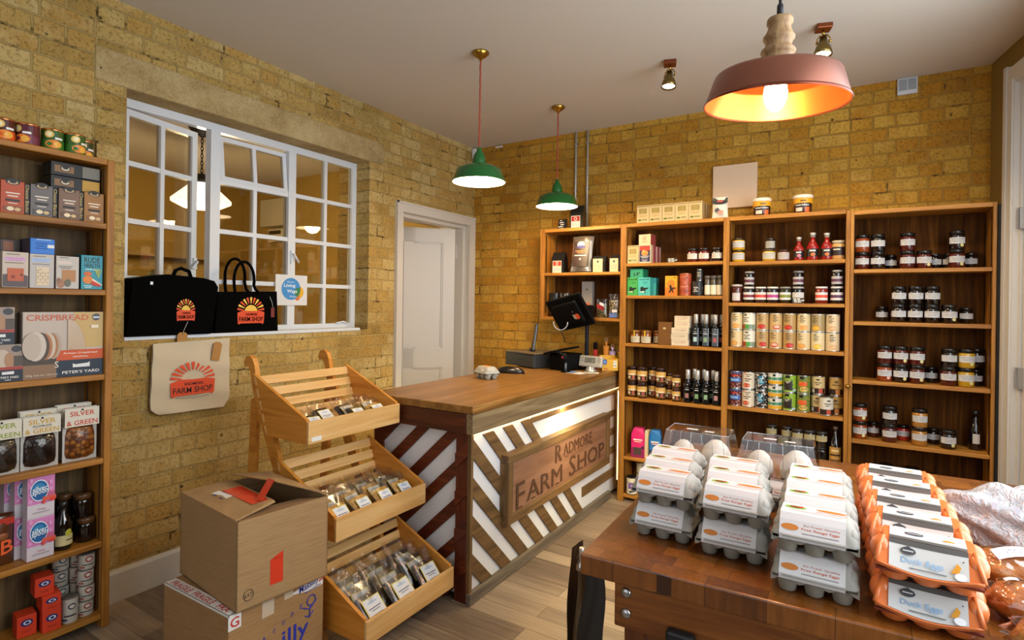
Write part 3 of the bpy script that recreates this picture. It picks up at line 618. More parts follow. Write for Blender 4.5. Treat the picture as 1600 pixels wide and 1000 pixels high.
# framed, carved sign
fr = B(); fw = 0.055
for y0, y1, z0, z1 in ((SY0, SY1, SZ1 - 0.042, SZ1), (SY0, SY1, SZ0, SZ0 + 0.042)): fr.bbox(FX, FX + 0.05, y0, y1, z0, z1, MREC, 0.003)
for y0, y1 in ((SY0, SY0 + 0.045), (SY1 - 0.045, SY1)): fr.bbox(FX, FX + 0.05, y0, y1, SZ0 + 0.042, SZ1 - 0.042, MRECZ, 0.003)
fr = fr.build('sign_frame', CT, True)
sg = B(); sg.box(FX, FX + 0.035, SY0 + 0.045, SY1 - 0.045, SZ0 + 0.042, SZ1 - 0.042, wood('sign_board', '#684630', '#805a42', '#926c54', 1, 0.65, 0.6))
DKL = P('#4a2c14', 0.7, name='carved_letter'); xs = FX + 0.0352; LTL = P('#a8875c', 0.6, name='carved_edge')
def serif(t, yc, zc, wd, hh):                                # carved serif capitals as strokes
    sg.text(t, (xs, yc, zc), Y, Z, wd, hh, DKL, depth=0.003)
serif('R', -1.035, 0.500, 0.080, 0.098); serif('ADMORE', -0.775, 0.503, 0.40, 0.068)
for yc in (-1.022, -0.935, -0.572): sg.box(xs, xs + 0.003, yc - 0.012, yc + 0.012, 0.458, 0.463, DKL)
serif('F', -1.455, 0.383, 0.085, 0.128); serif('ARM', -1.19, 0.380, 0.40, 0.098); serif('S', -0.855, 0.388, 0.085, 0.118); serif('HOP', -0.575, 0.386, 0.41, 0.096)
for yc, z in ((-1.455, 0.322), (-1.325, 0.333), (-1.24, 0.333), (-1.05, 0.333), (-0.80, 0.342), (-0.73, 0.342), (-0.53, 0.342)): sg.box(xs, xs + 0.003, yc - 0.02, yc + 0.02, z - 0.003, z + 0.003, DKL)
sg.build('sign_board', fr, True)
# warm strip light hidden under the counter edge
LED = P('#ffd890', 0.5, emit=9.0, name='lit_led_strip')
B().box(1.338, 1.350, -1.85, -0.03, 0.757, 0.7615, LED).build('led_strip', CT, True)
B().box(1.3425, 1.3465, -0.085, -0.08, 0.10, 0.73, LED).build('led_strip', CT, True)
l = area('counter_strip_light', (1.352, -0.94, 0.752), (1.335, -0.94, 0.4), 1.75, 0.012, 16, (1.0, 0.80, 0.45)); l.rotation_euler = (0, math.radians(8), PI / 2); l.rotation_euler = (V((1.30, -0.94, 0.3)) - V((1.352, -0.94, 0.752))).to_track_quat('-Z', 'X').to_euler()
# ================================================================== BUTCHER'S BLOCK TABLE
TZ = 0.80
TB = thing('butcher_table', "heavy end-grain butcher's block table carrying the egg boxes", 'table', (2.9, -2.2, 0))
b = B(); b.bbox(0, 1.35, 0, 1.15, TZ - 0.045, TZ, MBLOCK, 0.004); b.xf(Matrix.Translation((2.275, -2.747, 0)) @ Matrix.Rotation(math.radians(2.2), 4, 'Z')); b.build('table_top', TB, True)
MRAIL = wood('table_rail_wood', '#5a2c0c', '#80491a', '#9a6028', 0, 0.4); MLEG = wood('table_leg_wood', '#47200a', '#6a3812', '#82491c', 2, 0.45)
def trot(p): return V((2.275, -2.747, 0)) + Matrix.Rotation(math.radians(2.2), 3, 'Z') @ V(p)
def tb(name, x0, x1, y0, y1, z0, z1, mat, r=0.004):
    b = B(); b.bbox(x0, x1, y0, y1, z0, z1, mat, r); b.xf(Matrix.Translation((2.275, -2.747, 0)) @ Matrix.Rotation(math.radians(2.2), 4, 'Z')); return b.build(name, TB, True)
for x in (0.085, 1.17):
    for y in (0.05, 1.0): tb('leg', x, x + 0.10, y, y + 0.10, 0.0, TZ - 0.0455, MLEG)
fr_ = tb('rail', 0.072, 1.28, 0.02, 0.048, TZ - 0.145, TZ - 0.046, MRAIL); tb('rail', 0.1855, 1.165, 1.07, 1.09, TZ - 0.145, TZ - 0.046, MRAIL); tb('rail', 0.1, 0.13, 0.152, 0.998, TZ - 0.145, TZ - 0.046, MRAIL); tb('rail', 1.2, 1.23, 0.152, 0.998, TZ - 0.145, TZ - 0.046, MRAIL)
for x in (0.098,):
    for z in (TZ - 0.068, TZ - 0.112):
        b = B(); p = trot((x, 0.02, z)); b.lathe([(0.0, 0.006), (0.006, 0.006), (0.0105, 0.003), (0.0115, 0.0)], STEEL, p, 16, M=Matrix.Rotation(PI / 2, 3, 'X')); b.build('bolt_head', TB, True)
b = B(); p = trot((0.215, 0.018, TZ - 0.14)); b.bbox(p.x - 0.028, p.x + 0.028, p.y - 0.022, p.y + 0.002, p.z - 0.05, p.z + 0.03, BLACK, 0.006); b.build('pull_handle', TB, True)
for k in range(6): tb('slat', 0.19 + k * 0.165, 0.345 + k * 0.165, 0.055, 0.075, 0.02, TZ - 0.15, MLEG)
tb('lower_shelf', 0.08, 1.28, 0.08, 1.08, 0.20, 0.23, MRAIL)
# paper bags hanging from the corner of the table
t = thing('paper_bags', 'bunch of crumpled brown and dark paper bags hanging from table corner', 'bags', trot((-0.015, 0.05, 0.5)))
def hangbag(x, y, z1, w_, h_, th, mat, yaw, sd):
    b = B(); rr = random.Random(sd); ph = rr.uniform(0, 6)
    for sg in (-1, 1): b.grid(lambda u, v: V(((u - .5) * w_ * (.55 + .45 * v) + .006 * math.sin(9 * v + ph), sg * th * (math.sin(PI * min(max(u, .02), .98)) ** .6) * (.25 + .75 * v) * (1 + .35 * math.sin(8 * u + 7 * v + ph)), -h_ * v + .010 * math.sin(11 * u + ph) * v)), 14, 16, mat)
    b.xf(Matrix.Translation(trot((x, y, z1))) @ Matrix.Rotation(yaw, 4, 'Z')); return b
hangbag(0.022, .022, TZ - .052, .082, .34, .010, P('#17110c', .5, coat=.2), 0, 1).build('bag', t, True)
hangbag(-0.022, .075, TZ - .03, .10, .30, .009, P('#8a6e4c', .6), 1.5, 2).build('bag', t, True)
hangbag(-0.050, .10, TZ - .03, .10, .33, .009, P('#3a2818', .5, coat=.2), 1.52, 3).build('bag', t, True)
tag(B().lathe([(0.0, 0), (0.012, 0), (0.012, 0.01), (0.006, 0.02), (0.006, 0.05)], STEEL, trot((-0.016, 0.05, TZ - 0.06)), 10).build('hook', t, True))
# ================================================================== THREE-TIER CRATE STAND
ST = thing('crate_stand', 'beech three-tier crate stand with horned uprights beside the counter', 'display stand', (0.9, -2.157, 0))
SY_0, SY_1 = -2.414, -1.9
CR = [((0.592, 1.025), (0.955, 0.863), (0.955, 0.773), (0.685, 0.776)), ((0.756, 0.690), (1.120, 0.518), (1.120, 0.428), (0.848, 0.430)), ((0.942, 0.338), (1.287, 0.180), (1.287, 0.091), (1.018, 0.092))]
for (bx, bz), (fx, fz), (gx, gz), (hx, hz) in CR:
    nm = 'crate'; c = B()
    for y in (SY_0, SY_1 - 0.014): c.prism([(bx, y, bz), (fx - 0.0135, y, fz + 0.006), (fx - 0.0135, y, gz), (hx, y, hz)], (0, 0.014, 0), MBEECH)
    c.bbox(hx, fx - 0.0135, SY_0 + 0.014, SY_1 - 0.014, gz + 0.004, gz + 0.016, MBEECHY, 0.002)
    c.bbox(fx - 0.013, fx, SY_0, SY_1, gz, fz, MBEECHY, 0.002); c = c.build('crate', ST, True)
    n = 5; sl = B()
    for k in range(n):                                      # slatted back
        u = k / n; dx, dz = bx - hx, bz - hz; w0, w1 = (k + 0.03) / n, (k + 0.72) / n
        p0 = V((hx + dx * w0, 0, hz + dz * w0)); p1 = V((hx + dx * w1, 0, hz + dz * w1)); nn = V((-dz, 0, dx)).normalized() * -0.01
        sl.prism([(p0.x, SY_0 - 0.001, p0.z), (p1.x, SY_0 - 0.001, p1.z), (p1.x + nn.x, SY_0 - 0.001, p1.z + nn.z), (p0.x + nn.x, SY_0 - 0.001, p0.z + nn.z)], (0, SY_1 - SY_0 + 0.002, 0), MBEECHY)
    sl.build('back_slats', c, True)
B().box(0.9545, 0.9565, -2.40, -2.352, 0.783, 0.80, WHITE).build('price_holder', ST, True)
for y in (-2.385, -1.985):                                   # uprights with curled horns, leaning along the crate backs
    pr = [(0.485, 1.045), (0.478, 1.062), (0.490, 1.090), (0.515, 1.098), (0.540, 1.085), (0.556, 1.055), (0.566, 1.01), (0.69, 0.768), (0.85, 0.42), (1.0, 0.085), (1.03, 0.0), (0.975, 0.0), (0.80, 0.40), (0.63, 0.76), (0.545, 0.95), (0.528, 1.02), (0.515, 1.045), (0.500, 1.05)]
    B().prism([(x, y, z) for x, z in pr], (0, 0.022, 0), MBEECH).build('upright', ST, True)
    B().prism([(0.50, y + 0.023, 0.90), (0.545, y + 0.023, 0.92), (0.50, y + 0.023, 0.0), (0.45, y + 0.023, 0.0)], (0, 0.02, 0), MBEECH).build('back_leg', ST, True)
B().box(0.47, 0.49, -2.36, -1.965, 0.25, 0.30, MBEECHY).build('cross_rail', ST, True)
# ================================================================== CARDBOARD BOXES
def card_mat(name, c0, c1):
    t = NT(name); n = t.noise(t.coord((3, 3, 60)), 4.0, 4); return t.done(t.ramp(n, [(0.3, c0), (0.7, c1)]), 0.8, 0, 0.15)
MC1 = card_mat('cardboard_plain', '#9c7a52', '#ab8a60'); MC2 = card_mat('cardboard_worn', '#97724a', '#a98458'); MTAPE = P('#c8b49a', 0.25, coat=0.6, name='packing_tape'); RED = P('#d63a1c', 0.4, coat=0.3, name='red_tape'); BLUE = P('#27309a', 0.6, name='blue_print'); REDP = P('#c02a1c', 0.6, name='red_print')
LB = thing('cardboard_box', 'lower worn cardboard box with red fragile tape, standing on the floor', 'box', (0.915, -2.65, 0))
b = B(); x0, x1, y0, y1, hz = 0.72, 1.112, -2.83, -2.462, 0.346
b.bbox(x0, x1, y0, y1, 0.0, hz, MC2, 0.004)
b.build('box_body', LB, True)
b = B(); b.box(x0 + 0.01, x1 + 0.003, y0 - 0.003, y0 + 0.036, hz + 0.0003, hz + 0.002, WHITE); b.box(x0 + 0.01, x1 + 0.003, y0 - 0.0035, y0 - 0.0005, hz - 0.006, hz + 0.002, WHITE); b.box(x1 + 0.0005, x1 + 0.003, y0 - 0.003, y0 + 0.04, hz - 0.05, hz + 0.002, WHITE)
for k, tx in enumerate(('FRAGILE', 'FRAGILE', 'FRA')): b.text(tx, ((0.81, 0.945, 1.06)[k], y0 + 0.015, hz + 0.0025), X, Y, (0.115, 0.115, 0.06)[k], 0.024, REDP, True)
b.text('G', (x1 + 0.0035, y0 + 0.018, hz - 0.027), Y, Z, 0.03, 0.032, REDP, True); b.build('fragile_tape', LB, True)
b = B(); b.box(x1 + 0.0005, x1 + 0.0015, y0 + 0.115, y0 + 0.16, hz - 0.065, hz + 0.001, MTAPE); b.build('packing_tape', LB, True); b = B(); b.box(x1 + 0.0005, x1 + 0.0015, y0 + 0.20, y0 + 0.235, hz - 0.04, hz + 0.001, MTAPE); b.build('packing_tape', LB, True)
b = B(); xx = x1 + 0.001
b.poly([(xx, y1 - 0.005, hz - 0.004), (xx, y0 + 0.235, hz - 0.03), (xx, y0 + 0.232, hz - 0.036), (xx, y1 - 0.06, hz - 0.052), (xx, y1 - 0.005, hz - 0.05)][::-1], WHITE)
b.text('Massilly', (xx + 0.0006, y1 - 0.066, hz - 0.03), V((0, 1, 0.16)), Z, 0.085, 0.034, BLUE, True); b.rect((xx + 0.0006, y1 - 0.05, hz - 0.049), V((0, 1, 0.1)), Z, 0.07, 0.003, BLUE)
for k in range(3): b.rect((xx + 0.0008, y1 - 0.012, hz - 0.010 - 0.010 * k), V((0, 1, 0.25)), Z, 0.024, 0.006, REDP)
b.build('maker_sticker', LB, True); b = B()
b.text('illy', (xx, y1 - 0.12, 0.165), Y, Z, 0.11, 0.075, BLUE, True)
b.build('printed_name', LB, True); b = B()
for k, ch in enumerate('GROUPE'): b.text(ch, (xx, y0 + 0.09 + k * 0.036, 0.198 + 0.011 * k), Y, Z, 0.010, 0.016, BLUE)
b.build('printed_letters', LB, True); b = B()
c = V((xx, y1 - 0.062, 0.232)); b.tube([c + V((0, 0.018 * math.sin(a), 0.018 * math.cos(a))) + V((0, 0.006, 0.026)) for a in [2 * PI * i / 12 for i in range(13)]], 0.0022, BLUE, 4)
b.tube([c + V((0, 0.002, 0.008)), c + V((0, -0.002, -0.03))], 0.0022, BLUE, 4); b.tube([c + V((0, -0.03, 0.012)), c + V((0, 0, -0.004)), c + V((0, 0.03, 0.02))], 0.0022, BLUE, 4); b.tube([c + V((0, -0.02, -0.02)), c + V((0, -0.002, -0.032)), c + V((0, 0.016, -0.016))], 0.0022, BLUE, 4)
b.build('printed_mark', LB, True)
UB = thing('cardboard_box', 'upper plain cardboard box with opened flap and red tape', 'box', (0.934, -2.629, 0.3495), math.radians(-6.5))
w2, d2, h2 = 0.213, 0.163, 0.288
b = B()
for x0, x1, y0, y1, z0, z1 in ((-w2, w2, -d2, -d2 + 0.004, 0, h2), (-w2, w2, d2 - 0.004, d2, 0, h2), (-w2, -w2 + 0.004, -d2, d2, 0, h2), (w2 - 0.004, w2, -d2, d2, 0, h2), (-w2, w2, -d2, d2, 0, 0.004)): b.box(x0, x1, y0, y1, z0, z1, MC1)
ub = b.build('box_body', UB)
b = B(); b.add([(-w2, -d2, h2), (w2 - 0.012, -d2, h2), (w2 - 0.05, -0.01, h2 + 0.012), (-w2, 0.01, h2 + 0.004), (-w2, -d2, h2 + 0.004), (w2 - 0.012, -d2, h2 + 0.004), (w2 - 0.06, -0.01, h2 + 0.018), (-w2, 0.01, h2 + 0.008)], [(0, 1, 2, 3), (4, 7, 6, 5), (0, 4, 5, 1), (1, 5, 6, 2), (2, 6, 7, 3), (3, 7, 4, 0)], MC1)
b.build('flap', UB)
b = B(); b.add([(-w2 + 0.02, d2, h2 + 0.004), (w2, d2, h2 + 0.004), (w2 - 0.10, 0.02, h2 + 0.062), (-w2 + 0.03, 0.0, h2 + 0.035), (-w2 + 0.02, d2, h2 + 0.008), (w2, d2, h2 + 0.008), (w2 - 0.10, 0.016, h2 + 0.067), (-w2 + 0.03, -0.004, h2 + 0.040)], [(0, 1, 2, 3), (4, 7, 6, 5), (0, 4, 5, 1), (1, 5, 6, 2), (2, 6, 7, 3), (3, 7, 4, 0)], MC1)
b.build('flap', UB)
b = B(); b.add([(w2 - 0.004, -d2 + 0.006, h2), (w2 - 0.004, d2 - 0.03, h2), (w2 - 0.08, d2 - 0.07, h2 - 0.01), (w2 - 0.09, -d2 + 0.05, h2 - 0.004)], [(0, 1, 2, 3)], P('#8a6844', 0.8)); b.build('flap', UB)
b = B(); b.poly([(-0.09, -0.075, h2 + 0.0128), (0.13, -0.075, h2 + 0.0145), (0.135, -0.02, h2 + 0.0185), (-0.09, -0.005, h2 + 0.0135)], RED)
b.build('red_tape', UB); b = B(); b.poly([(0.06, 0.018, h2 + 0.0665), (0.108, 0.016, h2 + 0.0695), (0.145, -0.045, h2 + 0.022), (0.105, -0.05, h2 + 0.018)][::-1], RED)
b.build('red_tape', UB); b = B(); b.rect((w2 + 0.0008, -0.03, 0.09), Y, Z, 0.045, 0.085, RED); b.poly([(w2 + 0.0008, -0.0525, 0.13), (w2 + 0.0008, -0.0075, 0.13), (w2 + 0.0008, -0.0075, 0.15), (w2 + 0.0008, -0.035, 0.14)], RED); b.build('red_tape', UB)
b = B(); b.add([(-0.10, -0.125, h2 + 0.006), (-0.005, -0.12, h2 + 0.007), (-0.005, -0.075, h2 + 0.013), (-0.10, -0.08, h2 + 0.0125)], [(0, 1, 2, 3)], WHITE)
for k in range(2): b.rect((-0.07 + k * 0.05, -0.108, h2 + 0.0105), X, Y, 0.025, 0.005, P('#4a4a8a', .6))
b.build('delivery_label', UB)
b = B(); b.tube([V((w2 + 0.001, -0.125 + 0.016 * math.cos(a), 0.045 + 0.018 * math.sin(a))) for a in [2 * PI * i / 16 for i in range(17)]], 0.001, INK, 4)
for k in range(3): b.text('RSY'[k], (w2 + 0.0012, -0.134 + 0.009 * k, 0.043 + 0.002 * k), Y, Z, 0.006, 0.011, INK)
b.build('printed_mark', UB)
# ================================================================== PRODUCT MAKERS (front of every product faces local -y)
def art_on(b, art, w, h, y):
    for k, a in enumerate(art):
        o = y - 0.0003 * (k + 1)
        if a[0] == 'r': _, u, v, ww, hh, c = a; b.rect(((u - .5) * w, o, v * h), X, Z, ww * w, hh * h, P(c, .5))
        elif a[0] == 'e': _, u, v, ww, hh, c = a; b.disc(((u - .5) * w, o, v * h), X, Z, ww * w / 2, hh * h / 2, P(c, .5), 18)
        elif a[0] == 't': _, s, u, v, ww, hh, c = a[:7]; b.text(s, ((u - .5) * w, o, v * h), V((1, 0, a[7] if len(a) > 7 else 0)), Z, ww * w, hh * h, P(c, .5), True)
        elif a[0] == 'l':                                   # lines of small print
            _, u, v, ww, n, dv, c = a
            for i in range(n): b.rect(((u - .5) * w, o, (v - i * dv) * h), X, Z, ww * w * (1 - 0.25 * (i % 2)), dv * h * 0.4, P(c, .6))
        elif a[0] == 'p': b.poly([((u - .5) * w, o, v * h) for u, v in a[1]], P(a[2], .5))
def carton_mesh(w, d, h, base, art, side=None, top=None, rough=0.5, bev=0.0015):
    b = B(); b.bbox(-w / 2, w / 2, -d / 2, d / 2, 0, h, P(base, rough), bev)
    art_on(b, art, w, h, -d / 2)
    if side: b.rect((w / 2 + 0.0003, 0, h / 2), Y, Z, d * .96, h * .97, P(side, rough)); b.rect((-w / 2 - 0.0003, 0, h / 2), -Y, Z, d * .96, h * .97, P(side, rough))
    if top: b.rect((0, 0, h + 0.0003), X, Y, w * .97, d * .96, P(top, rough))
    return b
def carton(name, label, cat, loc, w, d, h, base, art, rotz=0.0, group=None, side=None, top=None):
    o = carton_mesh(w, d, h, base, art, side, top).build(name, loc=loc, rotz=rotz); return tag(o, label, cat, group)
def can_thing(name, label, cat, loc, r, h, base, art, rotz=0.0, group=None, rim=TIN):
    t = thing(name, label, cat, loc, rotz, group); can_parts(t, r, h, base, art, rim); return t
def can_parts(t, r, h, base, art, rim=TIN):
    B().lathe([(r * .96, 0), (r, .0015), (r, .004), (r * .985, .006), (r * .985, h - .006), (r, h - .004), (r, h - .0015), (r * .97, h), (r * .94, h - .003), (0, h - .003)], rim, n=24, smooth=True).build('tin_body', t)
    b = B(); R = r * .99; b.lathe([(R, .006), (R, h - .006)], P(base, .4), n=28, cap=False)
    for k, a in enumerate(art):
        q = R + 0.0003 * (k + 1)
        if a[0] == 'arc': _, a0, a1, v0, v1, c = a; b.arc(q, a0, a1, v0 * h, v1 * h, P(c, .4))
        elif a[0] == 'e': _, an, v, ra, rv, c = a; b.arcdisc(q, an, v * h, ra, rv * h, P(c, .4))
        elif a[0] == 't': b.ctext(a[1], q, a[2], a[3] * h, a[4], a[5] * h, P(a[6], .5))
        elif a[0] == 'sp':                                  # speckles
            _, n, c, sd = a; rr = random.Random(sd)
            for i in range(n): b.arcdisc(q, rr.uniform(-1.3, 1.3), rr.uniform(.1, .9) * h, 0.10, 0.035 * h, P(c, .4), 7)
        elif a[0] == 'l':
            _, an, v, wa, n, dv, c = a
            for i in range(n): b.arc(q, an - wa * (1 - .3 * (i % 2)), an + wa * (.4 if i % 2 else 1), (v - i * dv) * h - dv * h * .22, (v - i * dv) * h + dv * h * .22, P(c, .5))
    b.build('paper_label', t)
def jar_parts(t, r, h, body, lid, label=None, band=None, sticker=None, lab=(0.28, 0.66), lh=0.2, aw=1.25, dome=False, text=True):
    hb = h * (1 - lh); g = P(body, .12, coat=.8, name='jar_of_preserve')
    B().lathe([(r * .90, 0), (r, .004), (r, hb * .86), (r * .93, hb * .95), (r * .84, hb)], g, n=24).build('glass_jar', t)
    l0 = hb - .001; Rl = r * (0.95 if not dome else 1.0)
    B().lathe([(Rl, l0), (Rl, h - .004), (Rl * .96, h), (0, h + (.004 if dome else 0))], P(lid, .3, coat=.3), n=24).build('lid', t)
    if label:
        b = B(); b.arc(r * 1.006, -aw, aw, lab[0] * h, lab[1] * h, P(label, .5), n=14)
        if band: b.arc(r * 1.010, -aw, aw, (lab[0] + .30 * (lab[1] - lab[0])) * h, (lab[0] + .68 * (lab[1] - lab[0])) * h, P(band, .5), n=14)
        elif text:
            for i in range(3): v = lab[1] - (i + .8) * (lab[1] - lab[0]) / 4; b.arc(r * 1.010, -.75 + .1 * i, .75 - .15 * i, v * h - .0012, v * h + .0012, P('#7a7468', .6), n=10)
        b.build('paper_label', t)
    if sticker: B().arcdisc(r * 1.014, .55, .22 * h, .26, .26 * r, P(sticker, .4)).build('round_sticker', t)
def jar_thing(name, label, cat, loc, r, h, body, lid, labc=None, group=None, **kw):
    t = thing(name, label, cat, loc, kw.pop('rotz', 0.0), group); jar_parts(t, r, h, body, lid, labc, **kw); return t
def pillow(b, w, h, th, mat, n=12, tilt=0.0, seed=0, top=0.55):
    rr = random.Random(seed); ph = rr.uniform(0, 6)
    def f(sgn):
        def g(u, v):
            e = max(0.0, math.sin(PI * u)) ** 0.5 * max(0.0, math.sin(PI * min(1, v * (1 - .5 * (1 - top)) + 0.02))) ** 0.5
            return V(((u - .5) * w * (1 - .06 * math.sin(PI * v)), sgn * th / 2 * e * (1 + .15 * math.sin(7 * u + ph) * math.sin(6 * v + ph)), v * h))
        return g
    b.grid(f(-1), n, n, mat); b.grid(f(1), n, n, mat); return b
LR = PI / 2                                                  # fronts on the left unit face +x
LXF = 0.172
def lc(y, d): return LXF - d / 2
# ------------------------------------------------------------------ top of the left unit: tins
LTOP = LT[6]
def fruit_tin(y, top, low, lab, sp, x=0.13, cap='#b03018'):
    can_thing('fruit_tin', lab, 'tin', (x, y, LTOP), 0.0353, 0.082, top, [('arc', -1.5, 1.5, .07, .45, low), ('e', -.25 + sp, .72, .42, .17, '#f2c868'), ('e', -.25 + sp, .72, .25, .10, '#fff0c0'), ('e', .15 + sp, .28, .75, .19, '#f08a28'), ('e', .45 + sp, .26, .35, .14, '#f5b440'), ('arc', .25 + sp, .95 + sp, .50, .60, '#f4efe6')], LR - .35, 'fruit tins on the left unit', P('#c87840', .3, .9))
fruit_tin(-3.115, '#4a120c', '#e85a1c', 'leftmost dark red and orange fruit tin on top of left shelf unit', 0.1)
t_ = fruit_tin(-3.043, '#5a1a28', '#7a3348', 'plum coloured fruit tin on top of left shelf unit', -.6)
fruit_tin(-2.967, '#2c5a1c', '#3f7a24', 'green peach tin with large fruit on top of left shelf unit', 0.0)
fruit_tin(-2.895, '#2f5f1e', '#3c7424', 'front green peach tin at right end of left shelf unit top', .35)
fruit_tin(-2.838, '#26401c', '#2f4f20', 'small dark green tin behind the last green peach tin', .2, 0.055)
# ------------------------------------------------------------------ oatcake boxes
def oat(y, base, win, lab):
    carton('biscuit_box', lab, 'box', (lc(y, .06), y, LT[5]), .068, .06, .118, base, [('e', .5, .97, .62, .2, '#141210'), ('e', .5, .95, .45, .12, '#c8a878'), ('e', .5, .97, .3, .1, '#141210'), ('l', .5, .62, .6, 2, .09, '#f0e0cc'), ('r', .5, .40, .6, .07, '#221c18'), ('l', .5, .31, .4, 1, .06, '#e8dccc'), ('r', .52, .14, .8, .17, win), ('e', .4, .14, .3, .13, '#f0dcb4'), ('e', .7, .13, .26, .11, '#d8b47c')], LR, 'oatcake boxes on the left unit', '#161412', '#161412')
oat(-3.096, '#b8481c', '#8a4a24', 'burnt orange oatcake box on second highest shelf of left unit'); oat(-3.011, '#6a6460', '#54504c', 'grey oatcake box on left shelf unit'); oat(-2.925, '#7c5c46', '#6a4c38', 'brown oatcake box on left shelf unit'); oat(-2.842, '#a06c2c', '#8a5a24', 'tan oatcake box at right end of left unit shelf')
for y, tx in ((-3.0525, 'Olives'), (-2.968, 'Olives'), (-2.8835, 'Olives')):
    k = ORD[round((y + 3.0525) / .084)]
    b = carton_mesh(.016, .05, .116, '#121110', []); b.text('Cheese Blacks', (0, -.0255, .06), -Z, X, .10, .011, P('#d8b868', .5)); tag(b.build('biscuit_box', loc=(lc(y, .06), y, LT[5]), rotz=LR), 'thin black box edge with gold script, %s from left between oatcake boxes' % k, 'box', 'black box edges between oatcake boxes')
for z, n_, c in ((LT[5] + .1185, 'lower', '#c8962c'), (LT[5] + .172, 'upper', '#7c7668')):
    b = carton_mesh(.165, .085, .052, '#14120f', [('r', .26, .5, .38, .5, '#8a623a'), ('e', .28, .58, .2, .5, '#161412'), ('e', .28, .55, .16, .34, '#d8c8a4'), ('e', .28, .64, .12, .3, '#161412'), ('r', .80, .5, .36, .84, c)]); tag(b.build('biscuit_box', loc=(lc(-2.892, .085) - .03, -2.892, z), rotz=LR), '%s black biscuit box lying flat on top of oatcake boxes' % n_, 'box', 'black boxes lying on oatcake boxes')
b = carton_mesh(.04, .06, .11, '#14120f', [('l', .5, .70, .5, 5, .07, '#c8c0b0')]); tag(b.build('biscuit_box', loc=(0.06, -3.005, LT[5]), rotz=LR), 'black box with pale script standing behind the grey oatcake box', 'box')
# ------------------------------------------------------------------ cracker boxes
z = LT[4]
carton('cracker_box', 'beige cracker box with pink lettering on left shelf unit', 'box', (lc(-3.085, .05), -3.085, z), .075, .05, .13, '#cdbba8', [('p', [(0.02, .02), (.98, .02), (.98, .34), (.6, .40), (.02, .36)], '#5a4a4c'), ('l', .4, .93, .5, 1, .05, '#6a5a50'), ('r', .48, .80, .78, .10, '#d8a8cc'), ('l', .48, .82, .7, 2, .05, '#c88cb8'), ('l', .45, .69, .7, 1, .04, '#6a5a50'), ('r', .5, .36, .62, .36, '#c25a2c'), ('e', .4, .3, .16, .1, '#8a3418'), ('e', .72, .36, .1, .06, '#4a2418')], LR, 'cracker boxes', '#b5a494')
carton('cracker_box', 'pale grey cracker box with seeded cracker under the blue box', 'box', (lc(-3.007, .05), -3.007, z), .074, .05, .128, '#c2bab2', [('l', .4, .93, .5, 1, .05, '#6a6460'), ('r', .46, .82, .74, .10, '#b0c4e4'), ('l', .46, .84, .68, 2, .05, '#90a8d0'), ('l', .45, .70, .7, 1, .04, '#6a6460'), ('r', .52, .35, .52, .54, '#e4cdaa')] + [('e', .32 + .1 * (i % 5), .16 + .09 * (i // 5) + .03 * (i % 2), .035, .03, '#8a5a3c') for i in range(22)], LR, 'cracker boxes', '#a8a09a')
carton('cracker_box', 'pale cracker box with brown cracker and acorn picture, beside the teal box', 'box', (lc(-2.927, .05), -2.927, z), .074, .05, .126, '#c8beb2', [('l', .35, .95, .4, 1, .05, '#6a6460'), ('r', .36, .80, .58, .08, '#e0ccbc'), ('l', .4, .68, .6, 2, .05, '#6a6460'), ('r', .55, .40, .6, .36, '#b8804c'), ('e', .2, .15, .34, .26, '#a87858'), ('e', .12, .25, .2, .16, '#96684c'), ('e', .5, .18, .28, .24, '#6a6a58')], LR, 'cracker boxes', '#a89e94')
carton('cracker_box', 'teal cracker box with bold black lettering and fruit slices', 'box', (lc(-2.846, .06), -2.846, z), .074, .06, .136, '#3596a4', [('t', 'RUDE', .5, .86, .72, .16, '#16242c'), ('t', 'HEALTH', .5, .70, .72, .12, '#16242c'), ('l', .35, .585, .3, 1, .06, '#d8ecf0'), ('l', .68, .58, .3, 1, .06, '#f0ecd8'), ('e', .3, .46, .36, .12, '#d8641c'), ('e', .3, .28, .46, .24, '#e08428'), ('p', [(.45, .14), (.5, .32), (.98, .13), (.8, .08)], '#c8321c'), ('p', [(.48, .27), (.52, .32), (.98, .14), (.95, .12)], '#f2e0c0')] + [('p', [(.80, .32), (.62 + .09 * i, .58), (.66 + .09 * i, .60)], '#d8d84c') for i in range(4)] + [('l', .3, .10, .4, 2, .05, '#d8ecf0')], LR, 'cracker boxes', '#1f5a64', '#28707c')
carton('cracker_box', 'bright blue box lying on the seeded cracker box', 'box', (lc(-3.005, .11) - .004, -3.005, z + .1285), .074, .11, .058, '#2a78d0', [('r', .55, .93, .6, .05, '#b8d4f0'), ('r', .84, .52, .28, .2, '#e8e8e4'), ('l', .45, .68, .5, 3, .16, '#1c5aa8')], LR, None, '#4a4450')
carton('cracker_box', 'dark box with orange patch lying behind the bright blue box', 'box', (0.055, -3.075, z + .1305), .06, .06, .05, '#3a2a24', [('r', .4, .5, .5, .7, '#8a4c24')], LR)
